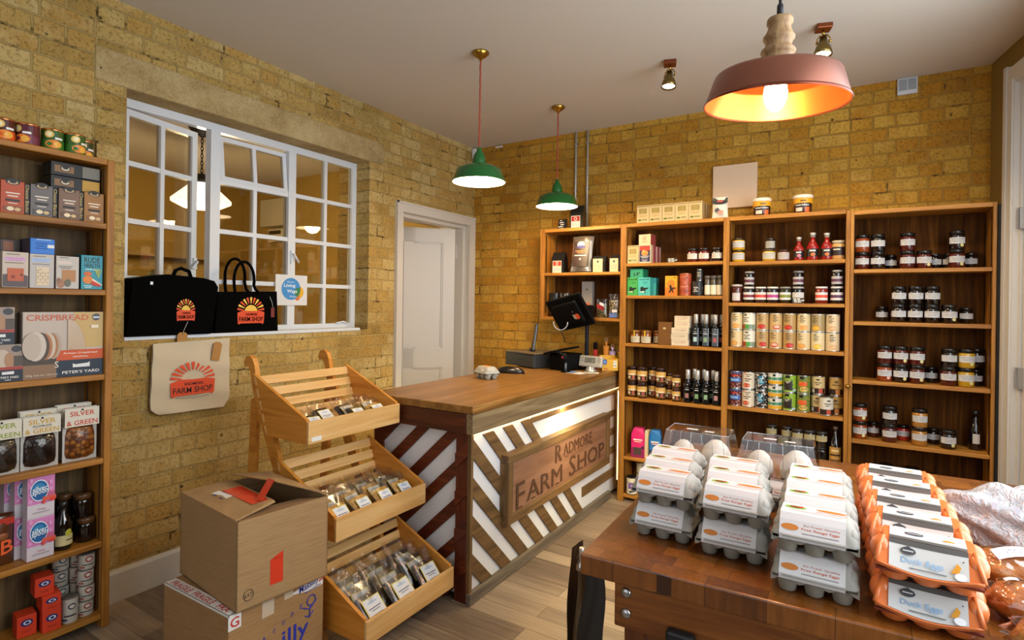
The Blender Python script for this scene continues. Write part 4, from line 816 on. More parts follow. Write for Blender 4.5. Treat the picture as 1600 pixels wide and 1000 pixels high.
# ------------------------------------------------------------------ crispbread
z = LT[3]
def discs(b, w, h, y, specs):
    for u, v, rx, ry, c in specs:
        b.disc(((u - .5) * w, y, v * h), X, Z, rx * w, ry * h, P(c, .6), 24); y -= .0003
b = carton_mesh(.258, .034, .252, '#c4b4a4', [('r', .2, .12, .395, .24, '#8a6a4c'), ('r', .2, .29, .395, .16, '#4a3c30'), ('r', .805, .72, .385, .55, '#c9a868'), ('t', 'CRISPBREAD', .42, .915, .76, .09, '#c8603c'), ('r', .70, .13, .6, .26, '#1c2a3a'), ('r', .70, .335, .6, .155, '#cc5218'), ('t', 'Artisan Crispbread', .70, .36, .44, .035, '#f0e4d4'), ('t', 'ORIGINAL', .70, .305, .2, .022, '#f0e4d4'), ('t', "PETER'S YARD", .71, .07, .48, .045, '#ece8e0'), ('t', 'S', .40, .20, .05, .1, '#d8ccba'), ('t', '350g (net wt. 12.3 oz)', .22, .055, .38, .035, '#d8ccba'), ('p', [(.6, .14), (.6, .2), (.64, .185), (.8, .2), (.82, .22), (.82, .14)], '#e4e4e0'), ('e', .90, .92, .10, .11, '#4a5058'), ('r', .90, .915, .09, .03, '#c8ccd0'), ('r', .88, .77, .10, .05, '#e8dcc0')], '#a09488')
discs(b, .258, .252, -.0215, [(.36, .49, .09, .2, '#b8a490'), (.33, .49, .085, .19, '#b07850'), (.29, .49, .095, .2, '#d0c0ac'), (.25, .48, .095, .2, '#b47a54'), (.20, .48, .11, .215, '#5a4c40'), (.145, .49, .125, .22, '#d2c6b8'), (.10, .49, .11, .20, '#c4b4a2')])
b.add([(.0185 + .0 + (.26 * .258) * math.cos(a) * .85 - .03 + .02, -.0212, .105 + .118 * math.sin(a) + .0) for a in [PI / 2 * i / 10 for i in range(11)]] + [(.008, -.0212, .105)], [tuple(range(12))], P('#a88250', .3, coat=.6))
tag(b.build('crispbread_box', loc=(lc(-2.9335, .034), -2.9335, z), rotz=LR), 'large crispbread box with round window and navy corner, left shelf unit', 'box')
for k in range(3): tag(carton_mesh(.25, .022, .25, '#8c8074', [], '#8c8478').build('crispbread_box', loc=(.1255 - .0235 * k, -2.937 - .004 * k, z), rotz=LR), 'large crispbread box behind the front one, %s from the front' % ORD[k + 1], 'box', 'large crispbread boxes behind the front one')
def small_crisp(zz, y, lab): return tag(carton_mesh(.085, .05, .135, '#3a2e2a', [('r', .5, .70, 1, .6, '#a08c7c'), ('e', .3, .62, .6, .5, '#c8b4a0'), ('e', .55, .58, .35, .42, '#b08462'), ('r', .84, .55, .3, .28, '#54483c'), ('e', .78, .88, .34, .18, '#3a3c40'), ('r', .5, .36, 1, .08, '#a83a2c'), ('r', .5, .16, 1, .32, '#1a2430'), ('p', [(.3, .2), (.3, .27), (.7, .28), (.7, .2)], '#e4e4e0'), ('t', "PETER'S YARD", .5, .12, .72, .06, '#ece8e0'), ('l', .5, .05, .2, 1, .05, '#c8c8c4')], '#5a5048').build('crispbread_box', loc=(lc(y, .05), y, zz), rotz=LR), lab, 'box', 'small crispbread boxes')
small_crisp(z, -3.103, 'small crispbread box standing directly on shelf left of large one'); small_crisp(z + .1355, -3.128, 'small crispbread box stacked on another, left of the large one')
# ------------------------------------------------------------------ olive pouches
z = LT[2]
def olive_pack(y, cols, fill, lab, d=.02, h=.2, w=.115, txt=('SILVER', '& GREEN'), sub=None, x=None, front=True):
    t = thing('olive_pouch', lab, 'pouch', (x if x else LXF - .02, y, z), LR, 'olive and nut pouches')
    b = B(); b.bbox(-w / 2, w / 2, .0, .004, 0, h, P('#c9c5be', .5), .001); b.build('backing_card', t)
    if front:
        b = B(); q = [(-.44, .16), (-.40, .08), (-.2, .04), (.2, .04), (.40, .08), (.44, .18), (.43, .5), (.36, .66), (-.36, .66), (-.43, .5)]
        n = len(q); pts = [(u * w, -.0005, v * h) for u, v in q]; p2 = [(u * w * .85, -.016, .33 * h + (v - .33) * h * .86) for u, v in q]; b.add(pts + p2, [(i, (i + 1) % n, n + (i + 1) % n, n + i) for i in range(n)] + [tuple(range(n, 2 * n))], fill, True); b.build('olive_filling', t)
        b = B(); b.grid(lambda u, v: V(((u - .5) * w * .92, -.019 - .004 * math.sin(9 * u + 5 * v) * math.sin(PI * u) * math.sin(PI * v), .02 * h + v * .66 * h)), 10, 10, MFILM); b.build('clear_film', t)
    b = B(); b.box(-w / 2, w / 2, -.021, -.0195, h * .66, h, P('#d8d0bc', .5))
    b.text(txt[0], (0, -.0214, h * .90), X, Z, w * .72, h * .09, P(cols, .5), True); b.text(txt[1], (0, -.0214, h * .73), X, Z, w * .9, h * .09, P(cols, .5), True)
    if sub: b.text(sub, (0, -.0218, h * .815), X, Z, w * .5, h * .04, INK)
    b.disc((0, -.0218, h * .965), X, Z, .004, .004, INK); b.build('header_card', t); return t
FO1 = speck('dark_olives', ['#0e0406', '#1c080c', '#2a0c12'], 55, .2, .8); FO2 = speck('spiced_nuts', ['#5a2a0a', '#a8601c', '#c88438', '#8a4812'], 60, .3, .6); FO3 = speck('mixed_olives', ['#1a120a', '#2e2010', '#3e2c14'], 60, .25, .7)
olive_pack(-3.118, '#8a9a1c', FO3, 'dark olive pouch with green lettering at left edge of shelf')
olive_pack(-3.0, '#c8981c', FO1, 'black olive pouch with yellow header card on left shelf unit', sub='SPICE KUMIN OLIVES'); olive_pack(-2.872, '#c8321c', FO2, 'brown nut pouch with red lettered header card on left shelf unit', h=.212)
olive_pack(-2.992, '#c8a02c', FO1, 'yellow lettered pouch card standing behind the black olive pouch', x=LXF - .075, h=.215, front=False); olive_pack(-2.878, '#c84a3c', FO2, 'red lettered pouch card standing behind the brown nut pouch', x=LXF - .075, h=.222, front=False)
# ------------------------------------------------------------------ sugar, snacks, syrup and jars
z = LT[1]
SUG = [('r', .5, .66, 1, .66, '#d884b8'), ('p', [(0, .33), (.3, .33), (.36, .44), (0, .5)], '#d884b8')] + [('e', .12 + .24 * (i % 4), .42 + .17 * (i // 4) + .06 * (i % 2), .14, .09, '#e4a0cc') for i in range(13)] + [('e', .42, .66, .68, .52, '#e8eef2'), ('e', .42, .66, .62, .47, '#1f5f9c'), ('e', .40, .74, .4, .2, '#2f86b8'), ('t', 'silver', .44, .71, .56, .12, '#f2f4f4', .08), ('t', 'spoon', .44, .60, .58, .13, '#f2f4f4', .08), ('l', .82, .56, .34, 2, .05, '#c83c4c'), ('r', .78, .44, .5, .1, '#e0604c'), ('e', .58, .36, .12, .09, '#e04a3c'), ('e', .9, .40, .22, .09, '#e8442c'), ('t', 'Icing', .5, .21, .26, .05, '#c86a8c'), ('l', .5, .14, .6, 1, .05, '#a89aa0')]
def sugar(y, zz, x, lab): tag(carton_mesh(.083, .05, .156, '#d6ccd0', SUG, '#c8bcc4', '#4a3a48').build('sugar_box', loc=(x, y, zz), rotz=LR), lab, 'box', 'pink icing sugar boxes')
sugar(-3.0, z, lc(0, .05), 'pink and white sugar box at front, lower of the two'); sugar(-3.0, z + .1565, lc(0, .05), 'pink and white sugar box at front, stacked on another')
for k, (x, dy) in enumerate(((.09, -.02), (.0375, -.035))):
    for s_ in range(2): sugar(-3.0 + dy, z + .1565 * s_, x, '%s pink sugar box, %s row behind the front stack' % (('lower', 'upper')[s_], ORD[k]))
t = thing('snack_bag', 'brown and red crisp snack bag at left edge of left unit', 'bag', (.12, -3.115, z), LR)
b = B(); pillow(b, .10, .185, .06, P('#5a3018', .3, coat=.5)); b.build('foil_bag', t); b = B(); b.text('B', (.022, -.034, .075), V((1, 0, .2)), Z, .035, .05, P('#e8602c', .4), True); b.text('8', (-.012, -.034, .06), V((1, 0, .2)), Z, .03, .045, P('#e8602c', .4), True); b.rect((0, -.026, .165), X, Z, .09, .025, P('#b8301c', .4)); b.ball((.0, -.022, .11), (.03, .012, .02), P('#8a4c24', .5)); b.build('printed_front', t)
t = thing('syrup_bottle', 'dark glass bottle with cream label beside sugar boxes', 'bottle', (.135, -2.918, z), LR)
B().lathe([(.028, 0), (.030, .004), (.030, .10), (.024, .12), (.012, .14), (.012, .165)], P('#0c0806', .1, coat=.9), n=24).build('glass_bottle', t); B().lathe([(.014, .160), (.014, .186), (0, .186)], P('#1a1614', .3, coat=.4), n=18).build('cap', t); b = B(); b.arc(.0304, -1.2, 1.2, .018, .058, P('#cfc08c', .5)); b.arcdisc(.0308, .3, .066, .4, .014, P('#b8b43c', .5)); b.arc(.0308, .0, .9, .036, .040, INK); b.build('paper_label', t)
t = thing('syrup_bottle', 'dark glass bottle hidden behind the cream labelled bottle', 'bottle', (.05, -2.945, z), LR)
B().lathe([(.028, 0), (.030, .004), (.030, .10), (.024, .12), (.012, .14), (.012, .165)], P('#0c0806', .1, coat=.9), n=20).build('glass_bottle', t); B().lathe([(.014, .160), (.014, .186), (0, .186)], P('#1a1614', .3), n=14).build('cap', t)
for y, x, k, lab in ((-2.836, .12, 0, 'dark jar with dull gold lid at right end, lower front'), (-2.842, .105, 1, 'dark jar stacked on another at right end of shelf'), (-2.885, .05, 0, 'dark jar standing lower at the back behind the bottle'), (-2.885, .05, 1, 'dark jar stacked at the back behind the bottle')):
    jar_thing('honey_jar', lab + ', left unit', 'jar', (x, y, z + .0945 * k), .031, .094, '#140a06', '#5a3c22', None, 'dark jars at right end of left unit')
# ------------------------------------------------------------------ bottom shelf: stock cubes and tubs
z = LT[0]
RB = [('e', .5, .66, .62, .34, '#1c2468'), ('e', .52, .66, .4, .2, '#d8d8e0'), ('e', .52, .66, .22, .12, '#1c2468'), ('l', .5, .28, .5, 2, .07, '#a82c14')]
def redbox(y, zz, x, lab, h=.078, d=.07): tag(carton_mesh(.058, d, h, '#d83c18', RB, '#c83414', '#d8441c').build('stock_cube_box', loc=(x, y, zz), rotz=LR - .12), lab, 'box', 'red stock cube boxes')
redbox(-2.957, z, .135, 'red box standing lowest in the front pile, bottom shelf'); redbox(-2.958, z + .0785, .130, 'red box in the middle of the front pile, bottom shelf', .06, .085); redbox(-2.976, z + .139, .12, 'red box on top of the front pile, bottom shelf', .07); redbox(-3.022, z, .10, 'red box standing to the left behind the front pile', .078)
def tub(y, x, zz, lab, col, h=.062):
    t = thing('gravy_tub', lab, 'tub', (x, y, zz), LR - .4, 'white gravy tubs on the bottom shelf')
    B().lathe([(.026, 0), (.027, .003), (.027, h - .006), (.026, h - .003)], P('#bfb8a8', .5), n=22).build('card_tube', t); B().lathe([(.0268, h - .006), (.0268, h - .001), (.025, h), (0, h - .003)], P('#6a645c', .4), n=22).build('lid', t)
    b = B(); b.arcdisc(.0274, .35, h * .66, .5, .012, P(col, .5)); b.arcdisc(.0278, .35, h * .66, .28, .007, P('#d8d0c0', .5)); b.arc(.0274, -.6, .9, h * .28, h * .34, P('#3a3834', .5)); b.arc(.0274, -.9, -.2, h * .12, h * .2, P(col, .5)); b.build('printed_mark', t)
for s_, (y, x, n_, c) in enumerate(((-2.902, .066, 5, '#3a5a6a'), (-2.846, .075, 4, '#8a2c24'), (-2.840, .137, 4, '#a03028'))):
    for k in range(n_ if s_ else 4): tub(y + .003 * (k % 2), x, z + .0622 * k, 'white gravy tub, %s up in the %s column, bottom shelf' % (ORD[k], ('left', 'back right', 'front right')[s_]), c)
tub(-2.896, .146, z, 'tall white tub standing in front of the left tub column', '#3a4a58', .10)
# ================================================================== PRODUCTS ON THE BACK SHELVES
SHN = {'A': 'top', 'B': 'second', 'C': 'third', 'D': 'fourth', 'E': 'lowest'}
# ---- jar bay
JC = {'k': ('#120806', 'very dark'), 'r': ('#4a120c', 'dark red'), 'o': ('#8a3a14', 'orange brown'), 'y': ('#b88c20', 'golden yellow'), 'y2': ('#a8702a', 'amber'), 'c': ('#b0281c', 'bright red')}
def mk_pj(c, st):
    t = thing('preserve_jar', '', 'jar'); jar_parts(t, .0355, .097, JC[c][0], '#0c0b0b', '#c6c4c2', sticker={0: None, 1: '#d8cf8c', 2: '#e0b0a4'}[st], lab=(.30, .64), lh=.19, aw=1.15); return t
PJ = {}
J4 = {'A': (1.5586, [(2.802, 0, 'r', 0, 0), (2.876, 0, 'k', 0, 0), (2.94, 1, 'k', 0, 0), (3.011, 0, 'r', 0, 0), (3.084, 0, 'r', 1, 0), (3.139, 1, 'k', 0, 0), (3.20, 1, 'k', 0, 0), (3.222, 0, 'r', 1, 0), (3.29, 1, 'k', 0, 0), (2.802, 0, 'o', 0, 1), (2.876, 0, 'k', 0, 1), (3.011, 0, 'r', 0, 1), (3.222, 0, 'k', 1, 1)]),
      'B': (1.2686, [(2.901, 1, 'k', 0, 0), (2.975, 0, 'k', 0, 0), (3.048, 0, 'k', 0, 0), (3.121, 0, 'k', 0, 0), (3.194, 0, 'k', 1, 0), (3.275, 1, 'k', 0, 0), (2.975, 0, 'k', 0, 1), (3.05, 0, 'k', 0, 1), (3.122, 0, 'k', 0, 1)]),
      'C': (0.9426, [(2.914, 0, 'o', 2, 0), (2.987, 0, 'k', 1, 0), (3.06, 0, 'r', 1, 0), (3.129, 1, 'k', 0, 0), (3.194, 0, 'r', 0, 0), (3.267, 0, 'y', 1, 0), (3.318, 1, 'k', 0, 0), (2.914, 0, 'r', 0, 1), (2.987, 0, 'r', 1, 1), (3.06, 0, 'r', 1, 1), (3.196, 0, 'k', 0, 1), (3.269, 0, 'y', 1, 1), (3.320, 1, 'k', 0, 1)]),
      'D': (0.6116, [(2.802, 0, 'o', 1, 0), (2.868, 1, 'r', 0, 0), (2.941, 0, 'r', 0, 0), (3.008, 1, 'c', 0, 0), (3.074, 0, 'y2', 0, 0), (3.141, 1, 'k', 0, 0), (3.197, 0, 'k', 1, 0), (2.802, 0, 'o', 1, 1), (2.941, 0, 'k', 0, 1), (3.075, 0, 'y2', 0, 1)]),
      'E': (0.2716, [(3.123, 0, 'r', 0, 0), (3.05, 1, 'k', 0, 0), (2.93, 1, 'k', 0, 0), (3.20, 1, 'k', 0, 0), (3.28, 1, 'k', 0, 0), (2.84, 1, 'k', 0, 0), (3.123, 0, 'r', 0, 1), (3.05, 1, 'k', 0, 1), (2.93, 1, 'k', 0, 1)])}
for s, (z, js) in J4.items():
    for row in (0, 1):
        seq = sorted([j for j in js if j[4] == row])
        for i, (x, bk, c, st, lv) in enumerate(seq):
            if (c, st) not in PJ: PJ[c, st] = Proto(lambda c=c, st=st: mk_pj(c, st))
            lab = '%s jar, %s from left in %s row, %s shelf of jar bay' % (JC[c][1], ORD[i], ('lower', 'upper')[row], SHN[s])
            PJ[c, st].put(lab, (x, -0.062 if bk else -0.150, z + lv * .0975), 0.0, .86 if bk and lv == 0 and row == 0 and not any(abs(q[0] - x) < .001 and q[4] == 1 for q in js) else 1.0, 'preserve jars on the %s shelf of jar bay' % SHN[s])
t = thing('sauce_bottle', 'single dark bottle with small label at right end of jar bay', 'bottle', (3.315, -.10, .6116))
B().lathe([(.028, 0), (.030, .004), (.030, .10), (.022, .13), (.013, .15), (.013, .185)], P('#0e0706', .1, coat=.8), n=24).build('glass_bottle', t); B().lathe([(.015, .182), (.015, .205), (0, .205)], P('#1c1a1a', .3, coat=.5), n=16).build('cap', t); b = B(); b.arc(.0304, -.5, .5, .035, .085, P('#c6c0b8', .5)); b.build('paper_label', t)
# ---- can bay: soup tins on the third shelf
SOUP = {'cr': ('#d8be8a', '#d8943c'), 'wh': ('#ddd8c4', None), 'tr': ('#b8935a', '#b02418'), 'rr': ('#c8a468', '#b83a28'), 'td': ('#b08a4c', '#a81c18'), 'gt': ('#a08858', '#d89a24'), 'lg': ('#dcc898', '#e0b028'), 'pl': ('#d8bf94', '#cc9c64')}
def mk_soup(k):
    base, bowl = SOUP[k]; t = thing('soup_tin', '', 'tin'); lg = '#4a4636'
    art = [('e', -.35, .86, .28, .035, lg), ('l', -.25, .76, .45, 4, .075, lg)]
    if k == 'wh': art = [('e', -.3, .86, .3, .05, lg), ('l', -.25, .70, .5, 3, .10, lg), ('arc', -1.3, -.35, .06, .32, '#a83a1c'), ('arc', -.35, .25, .06, .32, '#4a9a3c'), ('arc', .25, 1.3, .06, .32, '#7a8a70')]
    else:
        art += [('e', .0, .22, .62, .13, bowl), ('e', .0, .235, .46, .08, {'rr': '#e4b49c', 'cr': '#e0a450', 'lg': '#e8c850', 'pl': '#d8b484', 'gt': '#e0b040'}.get(k, '#c83424'))]
    can_parts(t, .0365, .106, base, art, P('#cfcabb', .3, .6)); return t
PS = {k: Proto(lambda k=k: mk_soup(k)) for k in SOUP}
for i, (x, up, lo) in enumerate([(2.142, 'cr', 'cr'), (2.2165, 'wh', 'wh'), (2.291, 'tr', 'tr'), (2.3655, 'rr', 'rr'), (2.44, 'td', 'td'), (2.5145, 'cr', 'cr'), (2.589, 'gt', 'lg'), (2.6635, 'pl', 'pl')]):
    for lv, k in ((0, lo), (1, up)):
        nm = {'cr': 'cream tin with orange soup', 'wh': 'white tin with red and green blocks', 'tr': 'tan tin with red soup', 'rr': 'tan tin with ringed red soup', 'td': 'dark tan tin with red soup', 'gt': 'greyish tan tin with golden soup', 'lg': 'cream tin with golden soup', 'pl': 'cream tin with pale soup'}[k]
        PS[k].put('%s, %s row, %s from left, soup shelf' % (nm, ('lower', 'upper')[lv], ORD[i]), (x, -.155, 1.0926 + lv * .1066), .12 * ((i * 7 + lv * 3) % 5 - 2), None, 'soup tins on third shelf of can bay')
# ---- bean tins on the fourth shelf
z = .7256
BT = {'a': ('#5a1410', [('sp', 42, '#c8988a', 1), ('arc', -1.5, 1.5, .86, .97, '#3a4a7a'), ('arc', -1.0, 1.0, .38, .62, '#2f6ab0'), ('e', -.0, .76, .6, .05, '#b83430'), ('t', 'BEANS', 0, .50, 1.3, .12, '#c8dcf0')], 'red speckled bean tin with blue band'),
      'b': ('#ddd0b4', [('l', .1, .84, .5, 2, .10, '#6a4a34'), ('l', 0, .6, .6, 2, .11, '#5a3a2c'), ('e', -.2, .24, .55, .12, '#c8421c'), ('e', -.5, .92, .14, .03, '#c8321c')], 'white bean tin with red leaf'),
      'c': ('#1c1614', [('sp', 60, '#e0d8cc', 5), ('e', 0, .58, .62, .24, '#2a7c98'), ('l', 0, .66, .35, 3, .09, '#a8dce8')], 'black and white speckled tin with blue badge'),
      'e': ('#8cb030', [('arc', -.9, .5, .14, .66, '#231c14'), ('sp', 18, '#5a4a34', 9), ('arc', -.6, .1, .80, .94, '#151310'), ('arc', .55, 1.2, .1, .2, '#b8c4d8'), ('l', -.2, .62, .4, 2, .07, '#d8d0c0')], 'lime green tin with black picture'),
      'f': ('#6a7c2c', [('arc', -.7, .6, .42, .66, '#d8581c'), ('arc', -.5, .1, .80, .94, '#151310'), ('e', .1, .26, .6, .14, '#d8b45c'), ('sp', 16, '#c89a4c', 4)], 'olive green tin with orange block'),
      'g': ('#cdb27c', [('e', .0, .80, .3, .05, '#4a4434'), ('l', 0, .64, .5, 2, .1, '#4a4434'), ('arc', -1.2, 1.2, .06, .34, '#2c1a12'), ('arc', .1, .7, .08, .32, '#b8482c'), ('arc', -.9, -.5, .1, .3, '#c8c0b0')], 'tan bean tin with dark picture strip'),
      'h': ('#b8924c', [('e', .0, .74, .4, .06, '#4a3c24'), ('l', 0, .58, .6, 1, .1, '#4a3c24'), ('arc', -1.3, 1.3, .06, .36, '#2a1408'), ('arc', -.1, .5, .06, .34, '#c07a34')], 'brown tan tin with orange picture strip')}
def mk_bt(k):
    t = thing('bean_tin', '', 'tin'); can_parts(t, .0365, .108, BT[k][0], BT[k][1]); return t
PB = {k: Proto(lambda k=k: mk_bt(k)) for k in BT}
for x, k, n_ in ((2.141, 'a', 2), (2.215, 'b', 2), (2.289, 'c', 2), (2.443, 'e', 2), (2.517, 'f', 2), (2.591, 'g', 2), (2.684, 'h', 2)):
    for lv in range(n_): PB[k].put('%s, %s of its pair, on can bay' % (BT[k][2], ('lower', 'upper')[lv]), (x, -.145 - .01 * (k in 'ab') + (.03 if k == 'g' else .035 if k == 'h' else 0), z + lv * .1086), .1 * (lv - .5), None, 'bean tins on fourth shelf of can bay')
PB['g2'] = Proto(lambda: (lambda t: (can_parts(t, .0365, .106, '#d8d0bc', [('e', .2, .80, .3, .05, '#4a4434'), ('l', .1, .64, .5, 2, .1, '#4a4434'), ('arc', -1.2, 1.2, .06, .34, '#2c1a12'), ('arc', -.1, .5, .08, .32, '#b8482c')]), t)[1])(thing('bean_tin', '', 'tin')))
PB['g2'].put('pale cream bean tin standing alone in front of the tan pair', (2.637, -.176, z), .2, None, 'bean tins on fourth shelf of can bay')
def mk_fl():
    t = thing('fish_tin', '', 'tin'); can_parts(t, .039, .074, '#d8d4c4', [('arc', -1.5, 1.5, .40, .62, '#1f7a4c'), ('arc', -1.5, 1.5, .08, .36, '#d8a020'), ('arc', -.25, .15, .70, .88, '#16140f')], TIN); return t
PF = Proto(mk_fl)
for lv in range(3): PF.put('short white, green and yellow tin, %s of three stacked' % ('lowest', 'middle', 'topmost')[lv], (2.366, -.155, z + lv * .0746), 0, None, 'short tins stacked on can bay')
# ---- second shelf jars with pale lids
z = 1.3656
def mk_wj(body, band, lid='#d6d0c8', lab='#d8d2ca', dome=False):
    t = thing('sauce_jar', '', 'jar'); jar_parts(t, .033, .098, body, lid, lab, band, lab=(.2, .66), lh=.1, dome=dome); return t
for k, (x, y, body, band, lid, lab) in enumerate([(2.212, -.16, '#120c0a', '#7a2834', '#cfcac2', 'black sauce jar with plum band, under a smaller stacked jar'), (2.279, -.16, '#2a1a10', '#c83c30', '#d8d2c8', 'brown sauce jar with red band, second shelf of can bay'), (2.346, -.16, '#120a0e', '#b03a86', '#d8d2c8', 'black sauce jar with magenta band, second shelf of can bay'), (2.413, -.15, '#20200c', '#7c8430', '#8a867c', 'dark sauce jar with olive green band, second shelf of can bay'), (2.482, -.14, '#0e0c0b', None, '#a8a49c', 'black jar behind the price card, carrying a smaller jar'), (2.605, -.16, '#7a1c14', '#d84c38', '#d8d0c6', 'red sauce jar standing apart at right of second shelf'), (2.682, -.155, '#0e0b0b', '#5a3050', '#d4cec8', 'black sauce jar at far right under a smaller jar')]):
    t = thing('sauce_jar', lab, 'jar', (x, y, z), 0, 'sauce jars on second shelf of can bay'); jar_parts(t, .033, .098, body, lid, '#d8d2ca', band, lab=(.2, .66), lh=.1)
t = thing('sauce_jar', 'rounded chutney jar with shield label at left of second shelf', 'jar', (2.142, -.16, z), 0, 'sauce jars on second shelf of can bay'); jar_parts(t, .033, .112, '#4a1a12', '#b8b0a8', '#c8c2bc', None, lab=(.12, .54), lh=.1, aw=.75, dome=True, text=False)
for x, y, lab in ((2.214, -.16, 'small black jar stacked over the plum banded jar'), (2.482, -.14, 'small black jar stacked over the price card jar'), (2.682, -.155, 'small black jar stacked at far right of second shelf')):
    t = thing('sauce_jar', lab + ', can bay', 'jar', (x, y, z + .0985), 0, 'sauce jars on second shelf of can bay'); jar_parts(t, .0295, .094, '#0e0a0c', '#9a968e', '#b0aaa8', '#5a3044', lab=(.15, .62), lh=.1)
def price(loc, lab, txt, w=.06, h=.034):
    b = B(); M = Matrix.Rotation(math.radians(-20), 4, 'X'); b.box(-w / 2, w / 2, -.001, .001, 0, h, BLACK)
    for i, s_ in enumerate(txt):
        for k in range(2 + i % 2): b.rect(((-.28 + .32 * k + .04 * i) * w, -.0014, h * (.80 - .28 * i)), V((1, 0, .06)), Z, w * (.24 + .05 * ((i + k) % 2)), h * .17, P('#d8d4cc', .5))
    b.xf(M); tag(b.build('price_card', loc=loc), lab, 'price card')
price((2.485, -.192, z), 'black chalk price card before a black jar, second shelf of can bay', ('Radmore', 'chutney', 'and relish'))
# ---- top shelf of the can bay
z = 1.6176
for lv in range(2): jar_thing('mustard_jar', 'squat mustard jar with silver label, %s of the left pair' % ('lower', 'upper')[lv], 'jar', (2.148, -.155, z + lv * .0745), .037, .074, '#c89a20', '#241a10', '#b8b8b8', 'mustard jars on top shelf of can bay', lab=(.22, .74), lh=.14)
jar_thing('mustard_jar', 'mustard jar with silver label under a small dark jar', 'jar', (2.322, -.155, z), .037, .074, '#c09428', '#3a3020', '#b8b4a8', 'mustard jars on top shelf of can bay', lab=(.2, .72), lh=.14)
jar_thing('pickle_jar', 'small dark jar stacked on a mustard jar', 'jar', (2.328, -.15, z + .0745), .028, .066, '#2a1a14', '#1c1614', '#9a9690', lab=(.1, .74), lh=.2)
jar_thing('pickle_jar', 'low reddish jar with silver label beside the red bottles', 'jar', (2.402, -.15, z), .033, .068, '#8a4a34', '#241814', '#b0aaa4', lab=(.15, .75), lh=.15)
for i, (x, s_) in enumerate(((2.484, .86), (2.556, 1.0), (2.628, .97))):
    t = thing('sauce_bottle', 'red sauce bottle with black label, %s from left on top shelf' % ORD[i], 'bottle', (x, -.155, z), 0, 'red sauce bottles on top shelf of can bay')
    B().lathe([(.030 * s_, 0), (.032 * s_, .004), (.032 * s_, .080 * s_), (.024 * s_, .098 * s_), (.013 * s_, .115 * s_), (.012 * s_, .145 * s_)], P('#8a1410', .08, coat=.9), n=24).build('glass_bottle', t)
    B().lathe([(.0135 * s_, .135 * s_), (.0135 * s_, .148 * s_), (.016 * s_, .15 * s_), (.016 * s_, .162 * s_), (0, .164 * s_)], P('#c8c4bc', .3, .5), n=18).build('cap', t)
    b = B(); r_ = .0325 * s_; b.arc(r_, -1.3, 1.3, .022 * s_, .068 * s_, P('#14100f', .4)); b.arc(r_ + .0003, -.45 , .55, .052 * s_, .060 * s_, P('#e0d8cc', .5)); b.arcdisc(r_ + .0006, .1, .034 * s_, .4, .010 * s_, P('#c86a2c' if i else '#d87a8a', .5)); b.arc(r_, -1.3, 1.3, .069 * s_, .071 * s_, P('#c8342c', .4)); b.build('paper_label', t)
t = thing('dressing_jar', 'cream sauce jar with dark band at right end of top shelf, can bay', 'jar', (2.686, -.15, z)); jar_parts(t, .0345, .11, '#c89858', '#b8ac90', '#2a1614', None, lab=(.22, .66), lh=.14, text=False)
b = B(); b.arc(.0352, -.8, .3, .055, .062, P('#d8d0c0', .5)); b.build('printed_mark', t)
# ---- lowest visible shelf of the can bay
z = .3516
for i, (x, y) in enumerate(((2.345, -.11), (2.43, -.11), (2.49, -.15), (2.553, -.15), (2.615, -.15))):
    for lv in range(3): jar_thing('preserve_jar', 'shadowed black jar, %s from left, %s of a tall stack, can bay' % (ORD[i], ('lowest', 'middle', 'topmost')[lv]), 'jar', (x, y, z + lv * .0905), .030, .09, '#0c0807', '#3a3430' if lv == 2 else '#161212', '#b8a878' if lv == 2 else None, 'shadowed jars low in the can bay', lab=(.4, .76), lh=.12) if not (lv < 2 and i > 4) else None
t = thing('cider_bottle', 'dark bottle with orange tan label low in can bay corner', 'bottle', (2.684, -.15, z))
B().lathe([(.030, 0), (.032, .004), (.032, .20), (.02, .24), (.013, .26), (.013, .30)], P('#140a06', .1, coat=.8), n=24).build('glass_bottle', t); B().lathe([(.0145, .29), (.0145, .31), (0, .31)], P('#6a5a44', .4, .5), n=14).build('cap', t)
b = B(); b.arc(.0325, -1.1, 1.1, .095, .195, P('#b8863c', .5)); b.arc(.0328, -.9, .9, .145, .155, P('#2a1810', .5)); b.arc(.0328, -.6, .6, .17, .18, P('#e0c890', .5)); b.arc(.0328, -.8, .8, .11, .125, P('#6a4418', .5)); b.build('paper_label', t)
# ---- tubs on top of the can bay
for x, lab in ((2.275, 'nut butter tub with white lid on shelf top, nearer the blank board'), (2.50, 'nut butter tub with white lid on shelf top, further right')):
    t = thing('nut_butter_tub', lab, 'tub', (x, -.13, 1.8966), .25 if x < 2.4 else .1, 'nut butter tubs')
    B().lathe([(.044, 0), (.046, .002), (.052, .092)], P('#3a120c', .35, coat=.3), n=30).build('tub_body', t); B().lathe([(.0535, .090), (.0545, .094), (.0545, .106), (.05, .111), (0, .110)], P('#e4dccc', .35), n=30).build('lid', t)
    b = B()
    def cone(a0, a1, z0, z1, m, o=.0004): b.grid(lambda u, v: V(((.046 + .0065 * (z0 + (z1 - z0) * v) / .09 + o) * math.sin(a0 + (a1 - a0) * u), -(.046 + .0065 * (z0 + (z1 - z0) * v) / .09 + o) * math.cos(a0 + (a1 - a0) * u), z0 + (z1 - z0) * v)), 12, 1, m)
    cone(-1.6, 1.6, .055, .091, P('#e0a020', .4)); cone(-1.0, 1.0, .040, .060, P('#171312', .4), .0008); b.ctext('meridian', .0514, -.1, .0495, 1.5, .011, P('#ece8e0', .5)); cone(-.9, -.1, .012, .034, P('#d8ccb8', .5), .0008); cone(.2, .75, .006, .036, P('#c8642c', .5), .0008); cone(-.3, .3, .07, .078, P('#6a4414', .5), .0008); b.build('printed_label', t)
